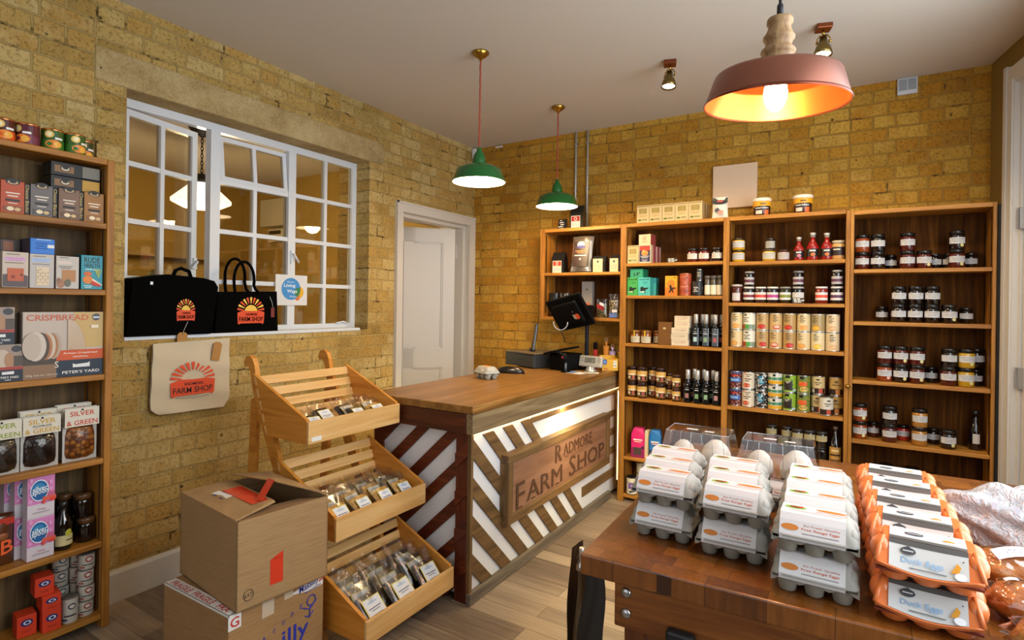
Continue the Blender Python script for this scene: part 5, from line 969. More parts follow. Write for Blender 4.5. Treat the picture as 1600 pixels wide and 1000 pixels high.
# ================================================================== second bay (behind the counter end)
TEA = [('r', .5, .93, .9, .05, '#8a7440'), ('r', .5, .67, .62, .30, '#8f7c3c'), ('l', .5, .77, .5, 4, .08, '#b89c58'), ('l', .5, .42, .7, 2, .06, '#a88c50'), ('e', .25, .16, .3, .1, '#5a6a24'), ('r', .65, .17, .4, .04, '#4a5a24')]
z = 1.8966
for i in range(5):
    carton('tea_box', 'cream tea box on shelf top, %s from left in row of five' % ORD[i], 'box', (1.545 + .0865 * i, -.15, z), .084, .10, .118, '#cdb280', TEA, 0, 'cream tea boxes on shelf top', '#b89c68')
    if i in (1, 3, 4): carton('tea_box', 'cream tea box standing behind box %s from left of front row' % ORD[i], 'box', (1.55 + .0865 * i, -.05, z), .084, .085, .118, '#c4a874', [], 0, 'cream tea boxes behind the front row', '#b89c68')
t = thing('snack_pouch', 'white and black snack pouch on shelf top over bay divider', 'pouch', (2.04, -.185, z), .1)
b = B(); pillow(b, .095, .13, .04, P('#d8cfbc', .5)); b.build('paper_pouch', t); b = B(); b.poly([(-.046, -.021, .092), (.046, -.021, .092), (.046, -.012, .126), (-.046, -.012, .126)], BLACK); b.disc((0, -.0216, .097), X, Z, .042, .014, BLACK); b.rect((0, -.022, .103), X, Z, .035, .010, P('#b84438', .5)); b.disc((-.015, -.0225, .05), X, Z, .014, .012, P('#4a4850', .5)); b.disc((.005, -.0225, .035), X, Z, .018, .014, P('#b88a78', .5)); b.build('printed_front', t)
z = 1.6256
carton('tea_box', 'single cream tea box at left of bay behind counter end', 'box', (1.479, -.16, z), .078, .08, .122, '#cdb280', TEA, 0, None, '#b89c68')
HB = [('r', .5, .52, .88, .88, '#1c2048'), ('r', .5, .82, .88, .24, '#c83c28'), ('e', .5, .56, .6, .3, '#d88a3c'), ('e', .4, .66, .2, .16, '#e0a860'), ('l', .5, .38, .7, 2, .08, '#e8e0d0'), ('l', .5, .18, .5, 2, .06, '#c8c0d0')]
carton('cereal_bar_box', 'cream box with red and navy picture beside the tea box', 'box', (1.560, -.17, z), .082, .05, .122, '#d8c8a8', HB, 0, None, '#c8b898')
carton('cereal_bar_box', 'box with small red crest lying on red and navy box', 'box', (1.562, -.15, z + .1226), .085, .085, .072, '#d8c29a', [('e', .5, .62, .3, .36, '#b88a78'), ('e', .5, .62, .2, .26, '#d0a890'), ('l', .5, .34, .5, 2, .1, '#b88a6c')], -.12, None, '#8a3a34')
for k in range(4): carton('cereal_bar_box', 'red striped box edge behind the red and navy box, %s from front' % ORD[k], 'box', (1.570 + .004 * k, -.138 + .028 * k, z), .08, .024, .118, '#8a3a38', [], 0, 'box edges behind the red and navy box', ('#8a3a44', '#c8b8a8', '#7a3a4a', '#b8a89c')[k])
price((1.735, -.17, z), 'black price card alone in middle of upper shelf behind counter', ('The Real', 'Radmore', 'tea and jam'), .066)
for i, (x, bo) in enumerate(((1.868, '#5a100e'), (1.940, '#5a100e'), (2.022, '#1a0808'))): jar_thing('jam_jar', '%s jam jar with white label, %s of three on upper shelf' % (('red', 'red', 'blackish')[i], ORD[i]), 'jar', (x, -.16, z), .033, .088, bo, '#1a0e0c', '#d8d0c4', 'jam jars on upper shelf behind counter', lab=(.22, .62), lh=.18)
jar_thing('spice_jar', 'thin dark spice jar between the jam jars', 'jar', (1.984, -.13, z), .010, .06, '#3a2a22', '#2a2422', '#7a6a60', lab=(.1, .6), lh=.2)
z = 1.4076
TT = lambda a, c: [('r', .5, .88, .8, .06, c), ('l', .6, .74, .5, 2, .07, c), ('p', [(.2, .2), (.2, .44), (.36, .5), (.5, .42), (.85, .44), (.85, .36), (.62, .32), (.62, .12), (.54, .12), (.5, .28), (.36, .24)], '#0e1a10'), ('r', .36, .2, .4, .04, a), ('e', .84, .92, .12, .05, '#14201a')]
carton('tea_carton', 'leaf green carton with dark figure on shelf behind counter', 'box', (1.4775, -.16, z), .075, .07, .122, '#3ea24c', TT('#d8e8c8', '#1c6a30'), 0, 'picture tea cartons', '#2f8a40')
carton('tea_carton', 'turquoise carton with dark figure beside the green one', 'box', (1.558, -.16, z), .082, .07, .122, '#48b4ac', TT('#d8eee8', '#1c7a78'), 0, 'picture tea cartons', '#3aa09a')
carton('tea_carton', 'turquoise carton edge standing behind the front turquoise one', 'box', (1.575, -.085, z), .082, .07, .122, '#48b4ac', [], 0, 'picture tea cartons', '#3aa09a')
carton('tea_carton', 'sea green carton lying across the top of the others', 'box', (1.50, -.125, z + .1226), .09, .12, .058, '#2f9a70', [('p', [(.3, .2), (.3, .6), (.36, .6), (.36, .35), (.5, .2)], '#0e1a10'), ('p', [(.55, .2), (.5, .55), (.8, .6), (.8, .5), (.62, .45), (.62, .2)], '#0e1a10')], 0, 'picture tea cartons', '#28885f')
carton('tea_carton', 'golden yellow carton with dark figure in middle of shelf', 'box', (1.738, -.165, z), .078, .05, .130, '#e0a020', [('e', .5, .55, .7, .5, '#d87c1c'), ('r', .5, .2, 1, .4, '#d8741c'), ('p', [(.3, .16), (.42, .3), (.36, .5), (.5, .56), (.6, .4), (.9, .42), (.9, .36), (.66, .32), (.74, .14), (.64, .14), (.55, .26), (.45, .14)], '#2a120a'), ('r', .8, .9, .12, .05, '#4a2a10')], 0, 'picture tea cartons', '#c88818')
can_thing('drinks_tin', 'tall rust orange tin next to the yellow carton', 'tin', (1.824, -.16, z), .038, .146, '#a8482c', [('l', 0, .86, .8, 2, .05, '#c87a54'), ('e', .1, .62, .5, .1, '#c06844'), ('l', 0, .42, .7, 2, .05, '#d89a78'), ('sp', 16, '#7a2c18', 3), ('arc', -1.4, 1.4, .2, .23, '#7a2c18')], 0, None, P('#b87a4c', .3, .8))
can_thing('drinks_tin', 'black tin with white lettering under a small tin', 'tin', (1.904, -.16, z), .036, .094, '#14120f', [('l', -.2, .55, .5, 3, .12, '#c8c4bc'), ('sp', 20, '#7a7468', 8)], 0, None, BLACK)
can_thing('drinks_tin', 'small slim dark tin stacked on the black tin', 'tin', (1.912, -.155, z + .0946), .020, .078, '#3a3a34', [('l', 0, .7, .6, 3, .14, '#a8a494')], 0, None, TIN)
for i in range(3): jar_thing('dip_jar', 'small dip jar with cream label, %s of three' % ORD[i], 'jar', (1.965 + .0375 * i, -.165, z), .0182, .128, '#4a4030', '#5a544c', '#d8cfb4', 'dip jars behind counter', lab=(.06, .54), lh=.16, text=False, aw=1.5)
z = 1.0816
for x, y, lab in ((1.494, -.16, 'honey jar with yellow strip at left end'), (1.569, -.165, 'honey jar with yellow strip, second from left'), (1.632, -.10, 'honey jar set further back beside the clear box'), (1.53, -.085, 'honey jar behind the front honey jars')):
    jar_thing('honey_jar', lab + ' of honey shelf', 'jar', (x, y, z), .034, .088, '#7a4014', '#7a4a20', '#c8bfa0', 'honey jars behind counter', lab=(.08, .56), lh=.2); 
for x, y in ((1.494, -.16), (1.569, -.165)):
    o = [q for q in COL.objects if q.type == 'EMPTY' and q.name.startswith('honey_jar') and abs(q.location.x - x) < .001][0]; b = B(); b.arc(.0348, -.15, .12, .05, .088, P('#d8b424', .4)); b.rect((0, 0, .0905), X, Y, .012, .05, P('#d8b424', .4)); b.build('yellow_seal', o)
t = thing('gift_box', 'clear lidded brown box with gold seal on honey shelf', 'box', (1.704, -.165, z))
B().bbox(-.042, .042, -.04, .04, .0, .15, P('#8a5a24', .5), .003).build('card_box', t); b = B(); b.box(-.0435, .0435, -.0415, .0415, .0, .152, MCLEAR); b.disc((.0, -.042, .11), X, Z, .010, .008, P('#e0c890', .3, .4)); b.build('clear_sleeve', t)
SOAP = [('l', .5, .72, .8, 2, .26, '#c8a890'), ('r', .72, .68, .3, .12, '#b89888')]
for k in range(3): carton('soap_box', 'cream flat box, %s of the lower stack on honey shelf' % ('lowest', 'middle', 'topmost')[k], 'box', (1.802 - .004 * (k % 2), -.16, z + .0388 * k), .110, .08, .038, '#d8c8a8', SOAP, .03, 'cream flat boxes on honey shelf', '#c8bca8')
for k in range(2): carton('soap_box', 'cream flat box, %s of the two topmost on honey shelf' % ('lower', 'upper')[k], 'box', (1.812, -.15, z + .1164 + .0388 * k), .098, .07, .038, '#d8c8a8', SOAP, -.02, 'cream flat boxes on honey shelf', '#c8bca8')
def oilb(x, y, zz, lab, tint, h=.207, capc='#b8b4ac', grp=None):
    t = thing('oil_bottle', lab, 'bottle', (x, y, zz), 0, grp)
    B().bbox(-.022, .022, -.022, .022, 0, h * .60, P('#0a0b0a', .1, coat=.8), .006).lathe([(.022, h * .595), (.018, h * .64), (.0125, h * .70), (.0125, h * .73)], P('#0a0b0a', .1, coat=.8), n=18).build('glass_bottle', t)
    B().lathe([(.0135, h * .715), (.0142, h * .72), (.0142, h * .985), (.012, h), (0, h)], P(capc, .3, .5), n=18).build('cap', t)
    b = B(); b.rect((0, -.0223, h * .22), X, Z, .022, .03, P(tint, .5)); b.rect((0, -.0223, h * .40), X, Z, .024, .006, P('#b8b8b4', .5)); b.rect((0, -.0223, h * .46), X, Z, .018, .004, P('#8a8a88', .5)); b.rect((.002, -.0223, h * .55), X, Z, .010, .008, P('#8a8a88', .5)); b.build('printed_label', t)
for i, (x, c) in enumerate(((1.897, '#a8c4c0'), (1.960, '#88a07c'), (2.018, '#a85a54'))):
    oilb(x, -.165, z, 'black oil bottle with silver cap, front row, %s from left, honey shelf' % ORD[i], c, grp='oil bottles on honey shelf'); oilb(x + .024, -.09, z, 'black oil bottle with silver cap, back row, %s from left, honey shelf' % ORD[i], c, grp='oil bottles on honey shelf')
z = .7136
def nutb(x, y, zz, lab, r=.034, h=.104, lidc='#2a1610', grp='nut butter jars behind counter'):
    t = thing('nut_butter_jar', lab, 'jar', (x, y, zz), 0, grp); jar_parts(t, r, h, '#4a2410', lidc, '#d8a850', None, lab=(.16, .76), lh=.16, text=False, aw=1.45)
    b = B(); q = r * 1.012; b.arc(q, -1.3, 1.3, h * .18, h * .42, P('#2a1410', .5)); b.arc(q + .0003, -.9, .9, h * .46, h * .54, P('#e8dcc0', .5)); b.arcdisc(q + .0004, -.4, h * .3, .35, h * .09, P('#e0d0b0', .5)); b.arcdisc(q + .0004, .5, h * .3, .3, h * .09, P('#b8503c', .5)); b.build('printed_mark', t)
for i, (x, y) in enumerate(((1.473, -.155), (1.547, -.17), (1.60, -.10), (1.668, -.15))):
    for lv in range(2): nutb(x, y, z + .1046 * lv, 'nut butter jar, %s row, %s from left, behind counter' % (('lower', 'upper')[lv], ORD[i]))
for i, (x, y) in enumerate(((1.715, -.105), (1.775, -.165))):
    for lv in range(2): nutb(x, y, z + .0875 * lv, 'small nut butter jar, %s of the %s pair, behind counter' % (('lower', 'upper')[lv], ('back', 'front')[i]), .028, .087, '#4a2a14', 'small nut butter jars behind counter')
for i, (x, c) in enumerate(((1.85, '#a8746c'), (1.911, '#7ca06c'), (1.968, '#8aac84'), (2.030, '#a87c78'))):
    oilb(x, -.165, z, 'black bottle with white cap, front row, %s from left, lower shelf' % ORD[i], c, .214, '#c8c4bc', 'white capped bottles behind counter')
    if i < 3: oilb(x + .026, -.095, z, 'black bottle with white cap, back row, %s from left, lower shelf' % ORD[i], c, .214, '#c8c4bc', 'white capped bottles behind counter')
z = .3076
def dogbag(x, base, band, lab, w=.088):
    t = thing('treat_bag', lab, 'bag', (x, -.155, z), .12, 'treat bags'); h = .195
    b = B(); b.prism([(-w / 2, -.03, 0), (w / 2, -.03, 0), (w / 2, -.03, h * .8), (w * .36, -.012, h), (-w * .36, -.012, h), (-w / 2, -.03, h * .8)], (0, .05, 0), P(base, .4)); b.build('paper_bag', t)
    b = B(); b.rect((0, -.0305, h * .17), X, Z, w * .96, h * .34, P(band, .5)); b.rect((-.002, -.0309, h * .22), X, Z, w * .6, h * .26, P('#4a3a34', .3, coat=.5)); b.rect((0, -.0305, h * .62), X, Z, w * .7, .008, P('#f0e4dc', .5)); b.rect((0, -.0305, h * .55), X, Z, w * .55, .008, P('#e8a898', .5)); b.disc((w * .38, -.031, h * .36), X, Z, .010, .010, P('#2a1a4a', .5)); b.build('printed_front', t)
dogbag(1.522, '#d0246c', '#8a1450', 'bright pink treat bag low behind the counter end'); dogbag(1.640, '#2470b0', '#16304c', 'blue treat bag beside the pink one, behind egg boxes', .075)
carton('treat_box', 'cream carton edge between the pink and blue bags', 'box', (1.582, -.14, z), .026, .06, .185, '#d8c8a0', [], 0)
for i, (x, y) in enumerate(((1.93, -.09), (2.02, -.09))): oilb(x, y, z, 'dark bottle standing low behind the clear cake box, %s' % ('left', 'right')[i], '#8a7a4c', .20, '#1c1a18', 'dark bottles low behind cake boxes')
z = .0516
can_thing('food_tin', 'white tin with purple panel on the lowest shelf by the floor', 'tin', (1.484, -.17, z), .037, .118, '#d8d0b4', [('arc', -.3, 1.2, .35, .66, '#7a4a9a'), ('arc', -1.3, -.35, .35, .66, '#c8c4c0'), ('e', .1, .18, .3, .06, '#2a2a2a'), ('arc', -1.3, 1.3, .68, .71, '#5a4a6a'), ('l', .45, .54, .4, 2, .1, '#e0d4ec')], 0, None, BLACK)
can_thing('food_tin', 'pale tin standing behind the purple panelled tin', 'tin', (1.52, -.075, z), .037, .2, '#c8c4a8', [('arc', -1.2, 1.2, .6, .64, '#5a5a4a')], 0, None, TIN)
# ================================================================== hanging bay above the counter
z = 1.8946
b = B(); b.box(-.034, .034, -.002, .002, 0, .085, BLACK)
for i, q_ in enumerate((.016, .034, .030, .040, .042)): b.rect((-.012 + .006 * (i % 3), -.0026, .074 - .0155 * i), V((1, 0, .05)), Z, q_, .007, P('#d8d4cc', .5))
b.xf(Matrix.Rotation(math.radians(-8), 4, 'X')); tag(b.build('chalk_card', loc=(.895, -.115, z)), 'small black chalk card with white writing on shelf top', 'card')
def coffee(x, y, zz, w, h, lab, tagc, tagb, hl, d=.06, body='#100e0d', rz=0.0):
    t = thing('coffee_bag', lab, 'bag', (x, y, zz), rz, 'coffee bags above the counter')
    b = B(); b.add([(-w / 2, -d / 2, 0), (w / 2, -d / 2, 0), (w / 2, d / 2, 0), (-w / 2, d / 2, 0), (-w / 2, -d / 2, h * .68), (w / 2, -d / 2, h * .68), (w / 2, d / 2, h * .68), (-w / 2, d / 2, h * .68), (-w * .46, -.004, h), (w * .46, -.004, h), (w * .46, .004, h), (-w * .46, .004, h)],
        [(0, 3, 2, 1), (0, 1, 5, 4), (1, 2, 6, 5), (2, 3, 7, 6), (3, 0, 4, 7), (4, 5, 9, 8), (5, 6, 10, 9), (6, 7, 11, 10), (7, 4, 8, 11), (8, 9, 10, 11)], P(body, .3, coat=.4)); b.rect((w * .22, -d / 2 + d * .25, h * .80), X, V((0, .5, 1)), w * .2, h * .06, P('#b8b4ac', .4)); b.build('foil_bag', t)
    b = B(); b.rect((-w * .06, -d / 2 - .0008, hl / 2), X, Z, w * .70, hl, P(tagb, .5))
    if tagc: b.rect((-w * .06, -d / 2 - .0012, hl * .76), X, Z, w * .62, hl * .36, P(tagc, .5)); b.disc((-w * .06, -d / 2 - .0015, hl * .76), X, Z, hl * .13, hl * .14, P('#e8d8cc', .5)); b.disc((-w * .06, -d / 2 - .0018, hl * .76), X, Z, hl * .08, hl * .09, P(tagc, .5)); b.rect((-w * .06, -d / 2 - .0012, hl * .3), X, Z, w * .6, hl * .3, P('#b8b8b4', .5))
    else: b.disc((-w * .06, -d / 2 - .0012, hl * .78), X, Z, hl * .09, hl * .08, P('#3a3a3a', .5)); [b.rect((-w * .06, -d / 2 - .0012, hl * v), X, Z, w * .5, hl * .03, P('#a89c88', .5)) for v in (.5, .4, .25)]
    b.build('paper_label', t)
coffee(1.022, -.105, z, .105, .175, 'black coffee bag with red label on top of hanging bay', '#b01c1c', '#d8cfc4', .098)
z = 1.5716
coffee(.905, -.165, z, .105, .152, 'black coffee bag with red label inside hanging bay, at left', '#c83018', '#d8c8ac', .088); coffee(1.227, -.165, z, .104, .116, 'dark coffee bag with cream label, left of two', None, '#d8c49c', .094); coffee(1.343, -.155, z, .088, .12, 'dark coffee bag with cream label against right side panel', None, '#d8c49c', .094)
t = thing('foil_bag', 'large silver foil bag with brown label leaning in hanging bay', 'bag', (1.075, -.165, z + .007), .05)
FOIL = P('#c8c0b4', .22, .9, name='silver_foil'); b = B(); pillow(b, .165, .262, .055, FOIL, 14, seed=2); b.xf(Matrix.Rotation(math.radians(-12), 4, 'X')); b.build('foil_pouch', t)
b = B(); b.grid(lambda u, v: V(((u - .5) * .115, -.030 - .004 * math.sin(PI * u), .03 + v * .19)), 8, 4, P('#3a2620', .4)); o_ = -.0355
b.disc((0, o_, .195), X, Z, .030, .024, P('#d8cfc0', .5)); b.disc((0, o_ - .0004, .178), X, Z, .034, .010, P('#3a3a8a', .5)); b.rect((0, o_, .145), X, Z, .08, .008, P('#c87a3c', .5)); b.rect((0, o_, .132), X, Z, .05, .006, P('#c87a3c', .5)); b.rect((0, o_, .112), X, Z, .09, .007, P('#e0d8d0', .5)); b.disc((0, o_, .085), X, Z, .006, .008, P('#e0d8d0', .5)); b.xf(Matrix.Rotation(math.radians(-12), 4, 'X')); b.build('printed_label', t)
z = 1.2476
for i, x in enumerate((.858, .945)):
    t = thing('coffee_bag', 'black bag with white swirl mark, %s of two on lower shelf' % ORD[i], 'bag', (x, -.16, z), .05, 'black swirl bags'); b = B(); pillow(b, .084, .175, .05, P('#0e0c0c', .3, coat=.4), seed=i); b.build('foil_pouch', t)
    b = B(); b.tube([(.018 * math.cos(a), -.0275, .105 + .016 * math.sin(a)) for a in [PI + .4 + 2.2 * k / 8 for k in range(9)]], .0025, WHITE, 4); b.disc((.010, -.028, .113), X, Z, .008, .008, WHITE); b.rect((0, -.027, .083), X, Z, .044, .003, WHITE); b.rect((-.012, -.027, .04), X, Z, .016, .004, P('#a89c98', .5)); b.rect((-.005, -.027, .028), X, Z, .03, .005, P('#7a3040', .5)); b.build('printed_mark', t)
carton('grey_carton', 'tall grey carton with orange patch behind the till screen', 'box', (1.095, -.07, z), .085, .04, .262, '#8a8480', [('r', .5, .28, .5, .24, '#d8603c'), ('e', .5, .78, .22, .05, '#1c1c1c'), ('e', .56, .8, .14, .04, '#8a8480')], 0)
CL1 = speck('clear_bag_nuts', ['#4a4034', '#8a7c64', '#b8a888', '#d0c4ac'], 70, .25, .9); CL2 = speck('clear_bag_seeds', ['#3a3a20', '#6a6a44', '#8a8460'], 80, .25, .9)
for i, (x, w_, h_, m_, c, lab) in enumerate(((1.24, .09, .135, CL2, '#8a1c24', 'clear snack bag with red and white corner label'), (1.335, .095, .17, CL1, '#5a70a8', 'taller clear snack bag with bluish base beside it'))):
    t = thing('snack_bag', lab + ', hanging bay', 'bag', (x, -.155, z), 0, 'clear snack bags'); b = B(); pillow(b, w_ * .9, h_ * .75, .045, m_, seed=i); b.build('snack_filling', t); b = B(); pillow(b, w_, h_, .05, MFILM, seed=i); b.build('clear_film', t)
    b = B(); b.rect((.0, -.027, h_ * (.55 if i == 0 else .12)), V((1, 0, -.4 if i == 0 else 0)), Z, w_ * .6, .03, P(c, .4)); b.rect((.01, -.0275, h_ * (.72 if i == 0 else .3)), V((1, 0, -.4 if i == 0 else 0)), Z, w_ * .4, .02, P('#d8d4d0', .4)); b.build('paper_label', t)
# ================================================================== ON THE COUNTER
CZ = 0.8876
def egg_box(t, lidc, trayc, L=.145, W=.102, hh=.074, label=None):
    px, cw = L / 3.18, W / 2.25
    b = B()
    for i in (-1, 0, 1):
        for j in (-.5, .5): b.lathe([(.0125, 0), (.015, .002), (.0195, .022), (.0212, .034)], trayc, (i * px, j * cw, 0), 14)
    def rim(p0, p1, n):                                      # wavy side wall between the cups
        p0, p1 = V(p0), V(p1); b.grid(lambda u, v: p0.lerp(p1, u) + Z * (.037 if v > .5 else .024 + .011 * math.cos(PI * n * (u - .5)) ** 2 * (1 if n % 2 else 1) - .002), 8 * n, 1, trayc)
    hx, hy = L / 2, W / 2
    rim((-hx, -hy + .003, 0), (hx, -hy + .003, 0), 3); rim((hx, hy - .003, 0), (-hx, hy - .003, 0), 3); rim((hx - .003, -hy, 0), (hx - .003, hy, 0), 2); rim((-hx + .003, hy, 0), (-hx + .003, -hy, 0), 2)
    b.box(-hx + .003, hx - .003, -hy + .003, hy - .003, .030, .0345, P('#3a3028', .9)); b.build('egg_tray', t)
    b = B(); n = 4; rings = []
    for z, ex, ey, r in ((.0355, hx, hy, .012), (.040, hx - .001, hy - .001, .012), (.062, hx - .011, hy - .015, .014), (.071, hx - .017, hy - .021, .014), (hh, hx - .022, hy - .026, .014)):
        ring = []
        for qx, qy, a0 in ((1, 1, 0), (-1, 1, PI / 2), (-1, -1, PI), (1, -1, 3 * PI / 2)):
            for k in range(n + 1): a = a0 + PI / 2 * k / n; ring.append((qx * (ex - r) + r * math.cos(a), qy * (ey - r) + r * math.sin(a), z))
        rings.append(ring)
    m = len(rings[0]); vs_ = [p for r_ in rings for p in r_]; fs = [(j * m + k, j * m + (k + 1) % m, (j + 1) * m + (k + 1) % m, (j + 1) * m + k) for j in range(4) for k in range(m)] + [tuple(4 * m + k for k in range(m))]
    b.add(vs_, fs, lidc, True); b.box(-hx * .72, hx * .72, -hy - .004, -hy + .004, .0352, .0385, lidc)
    for s in (-1, 1):
        for j in (-.5, .5): b.ball((s * (hx - .013), j * cw, .047), (.0115, .018, .016), lidc, 12, 8)
    b.build('egg_lid', t); return hx, hy, hh
t = thing('egg_box', 'small grey egg box alone on the counter with orange top label', 'egg box', (.885, -1.075, CZ), math.radians(-22))
GREYP = plaster('grey_egg_pulp', '#a29f96', .05)
GREYT = plaster('grey_egg_pulp_tray', '#928d80', .05)
egg_box(t, plaster('pale_egg_pulp', '#b8b6ac', .05), plaster('pale_egg_pulp_tray', '#aaa99e', .05)); b = B(); b.rect((0, 0, .0745), X, Y, .07, .04, P('#d88a3c', .5)); b.rect((.02, -.0435, .055), X, V((0, .55, 1)), .03, .012, P('#e8e4dc', .5)); b.build('paper_label', t)
t = thing('card_machine', 'low black rounded card terminal lying on the counter', 'card machine', (.862, -.765, CZ), math.radians(18))
b = B(); b.ball((0, 0, .004), (.095, .042, .042), P('#100f12', .3, coat=.4), 24, 12, lambda p: 1.0 if p.z > -.08 else .9); b.v = [(x, y, max(0, z)) for x, y, z in b.v]; b.build('terminal_body', t); b = B(); b.tube([(.08, -.0, .02), (.095, -.015, .012), (.10, -.04, .004)], .004, BLACK, 6); b.build('cable', t)
t = thing('cash_drawer', 'grey metal cash drawer box on counter under the till', 'cash drawer', (.775, -.28, CZ), math.radians(-20))
DG = P('#4a4d48', .45, .3, name='grey_metal'); b = B(); b.bbox(-.165, .165, -.15, .15, .003, .098, P('#2c2e30', .45), .005); b.build('drawer_case', t); b = B(); b.bbox(-.158, .158, -.155, -.1505, .008, .086, DG, .003); b.build('drawer_front', t); b = B(); b.bbox(-.168, .168, -.154, .15, .0985, .106, P('#6a5c44', .5), .003); b.build('drawer_lid', t)
t = thing('customer_display', 'slim dark blue display standing edge-on on cash drawer', 'display', (.76, -.30, CZ + .1065), math.radians(38))
b = B(); b.bbox(-.009, .009, -.06, .06, .0, .20, P('#182430', .3, coat=.5), .006); b.xf(Matrix.Rotation(math.radians(-7), 4, 'X') @ Matrix.Rotation(math.radians(8), 4, 'Y')); b.v = [(x, y, max(z, .0)) for x, y, z in b.v]; b.build('display_panel', t); B().bbox(-.02, .02, -.03, .03, 0, .02, BLACK, .004).build('display_foot', t)
t = thing('till_monitor', 'black tilted till screen on pole, seen from behind, over the counter', 'monitor', (1.165, -.24, CZ))
BK = P('#040405', .6, spec=.15, name='black_plastic')
B().bbox(-.012, .012, -.012, .012, .0, .36, P('#0e1624', .3, coat=.4), .004).bbox(-.04, .04, -.04, .04, 0, .012, BK, .004).build('stand_pole', t)
M = Matrix.Translation((-.075, -.115, .405)) @ Matrix.Rotation(math.radians(-8), 4, 'Z') @ Matrix.Rotation(math.radians(30), 4, 'X') @ Matrix.Rotation(math.radians(-14), 4, 'Y')
b = B(); b.bbox(-.165, .150, -.012, .012, -.13, .115, BK, .006); b.bbox(-.11, .11, -.045, -.0125, -.09, .08, BK, .015); b.xf(M); b.build('screen_back', t)
b = B(); b.bbox(-.155, .140, .0125, .014, -.12, .105, P('#101418', .1, coat=.5), .001); b.xf(M); b.build('screen_glass', t)
b = B(); b.bbox(-.05, .05, -.09, .015, .355, .45, BK, .01); b.build('mount_bracket', t)
b = B(); b.tube([(-.12 + .055 * math.cos(a), -.175, .33 + .055 * math.sin(a)) for a in [PI + PI * k / 12 for k in range(13)]], .004, P('#a8aab0', .4), 6); b.tube([(-.12, -.17, .275), (-.115, -.14, .23), (-.11, -.12, .19)], .003, BLACK, 6); b.build('cable', t)
b = B(); b.disc((.075, -.0462, -.03), X, Z, .020, .022, P('#e05428', .5)); b.rect((.052, -.0468, -.03), V((1, 0, -.4)), Z, .022, .034, P('#b8a890', .5)); b.rect((.055, -.0462, .01), X, Z, .007, .005, WHITE); b.xf(M); b.build('round_sticker', t)
t = thing('receipt_printer', 'black receipt printer hulk on counter below the till screen', 'printer', (1.055, -.365, CZ), math.radians(-15))
b = B(); b.bbox(-.075, .085, -.08, .10, 0, .115, BK, .012); b.build('printer_case', t); b = B(); b.prism([(-.11, -.10, .10), (-.02, -.12, .118), (.09, -.09, .145), (.09, .05, .155), (-.06, .06, .13)], (0, 0, .012), BK); b.build('printer_cover', t)
t = thing('hand_scanner', 'black hand scanner on grey stem in front of the printer', 'scanner', (1.13, -.50, CZ))
b = B(); b.cyl((0, 0, 0), (0, 0, .065), .008, P('#6a7480', .35, .5)); b.cyl((0, 0, 0), (0, 0, .008), .03, BK); b.build('stand', t); b = B(); b.ball((-.01, 0, .095), (.03, .028, .035), BK); b.tube([(-.01, 0, .09), (-.03, -.01, .12), (-.05, -.01, .13)], .012, BK); b.disc((-.01, -.0285, .10), X, Z, .006, .008, P('#b02a3a', .4)); b.build('scanner_head', t)
t = thing('scale_display', 'silver scale display panel with small screen, on round foot on counter', 'display', (1.245, -.345, CZ + .0005), math.radians(-8))
SV = P('#c4c2b8', .35, .3, name='silver_plastic'); M = Matrix.Translation((0, 0, .062)) @ Matrix.Rotation(math.radians(-12), 4, 'X')
b = B(); b.lathe([(.040, 0), (.042, .004), (.034, .014), (.030, .016), (.030, .030), (.0, .030)], P('#c8c8c6', .25, .7), n=24); b.build('round_foot', t)
b = B(); b.bbox(-.09, .09, -.012, .012, -.034, .042, SV, .008); b.xf(M); b.build('display_case', t)
b = B(); b.box(-.042, .038, -.0135, -.0122, -.006, .028, P('#4a4a44', .3)); b.box(-.036, .032, -.0142, -.0136, -.001, .023, P('#8a8c80', .3)); b.box(-.026, .022, -.0146, -.0143, .013, .017, INK); b.box(-.026, .012, -.0146, -.0143, .004, .008, INK)
for k in range(3): b.box(-.08, -.05, -.0128, -.0122, .026 - .012 * k, .030 - .012 * k, P('#7a786e', .5)); b.box(.055, .08, -.0128, -.0122, .026 - .012 * k, .030 - .012 * k, P('#7a786e', .5))
b.xf(M); b.build('lcd_window', t)
t = thing('display_box', 'bright yellow open display box with blue badge at counter end', 'box', (1.317, -.2066, CZ + .0006), math.radians(35)); YB = P('#d8a414', .5)
b = B(); b.box(-.055, .055, -.045, -.042, 0, .078, YB); b.box(-.055, .055, .042, .045, 0, .10, YB); b.box(-.055, -.052, -.042, .042, 0, .085, YB); b.box(.052, .055, -.042, .042, 0, .085, YB); b.box(-.052, .052, -.042, .042, 0, .003, YB); b.build('card_tray', t)
b = B(); b.disc((-.036, -.0454, .060), X, Z, .015, .019, P('#2450a0', .5)); b.disc((-.036, -.0457, .060), X, Z, .008, .010, P('#6a94d0', .5)); b.rect((.034, -.0454, .045), X, Z, .022, .046, P('#e0dcc8', .5)); b.text('R', (.034, -.0458, .055), X, Z, .010, .012, P('#4a7a3c', .5)); b.rect((.034, -.0458, .035), X, Z, .012, .008, P('#6a6a5c', .5)); b.rect((-.03, -.0454, .012), X, Z, .03, .01, P('#c86a14', .5)); b.build('printed_badge', t)
def sach(x, y, z, c, lab, h, rz=0.0):
    t = thing('gift_sachet', lab, 'sachet', (x, y, z), rz, 'sachets at the counter end'); b = B(); pillow(b, .045, h * .7, .03, P(c, .6)); b.build('cloth_bag', t); b = B(); b.lathe([(.006, h * .64), (.004, h * .70), (.014, h * .84), (.0, h * .84)], P(c, .6), n=12); b.tube([(.010 * math.cos(a), 0, h * .90 + .010 * math.sin(a)) for a in [2 * PI * k / 10 for k in range(11)]], .003, P('#c89a84', .5), 5); b.build('tied_top', t)
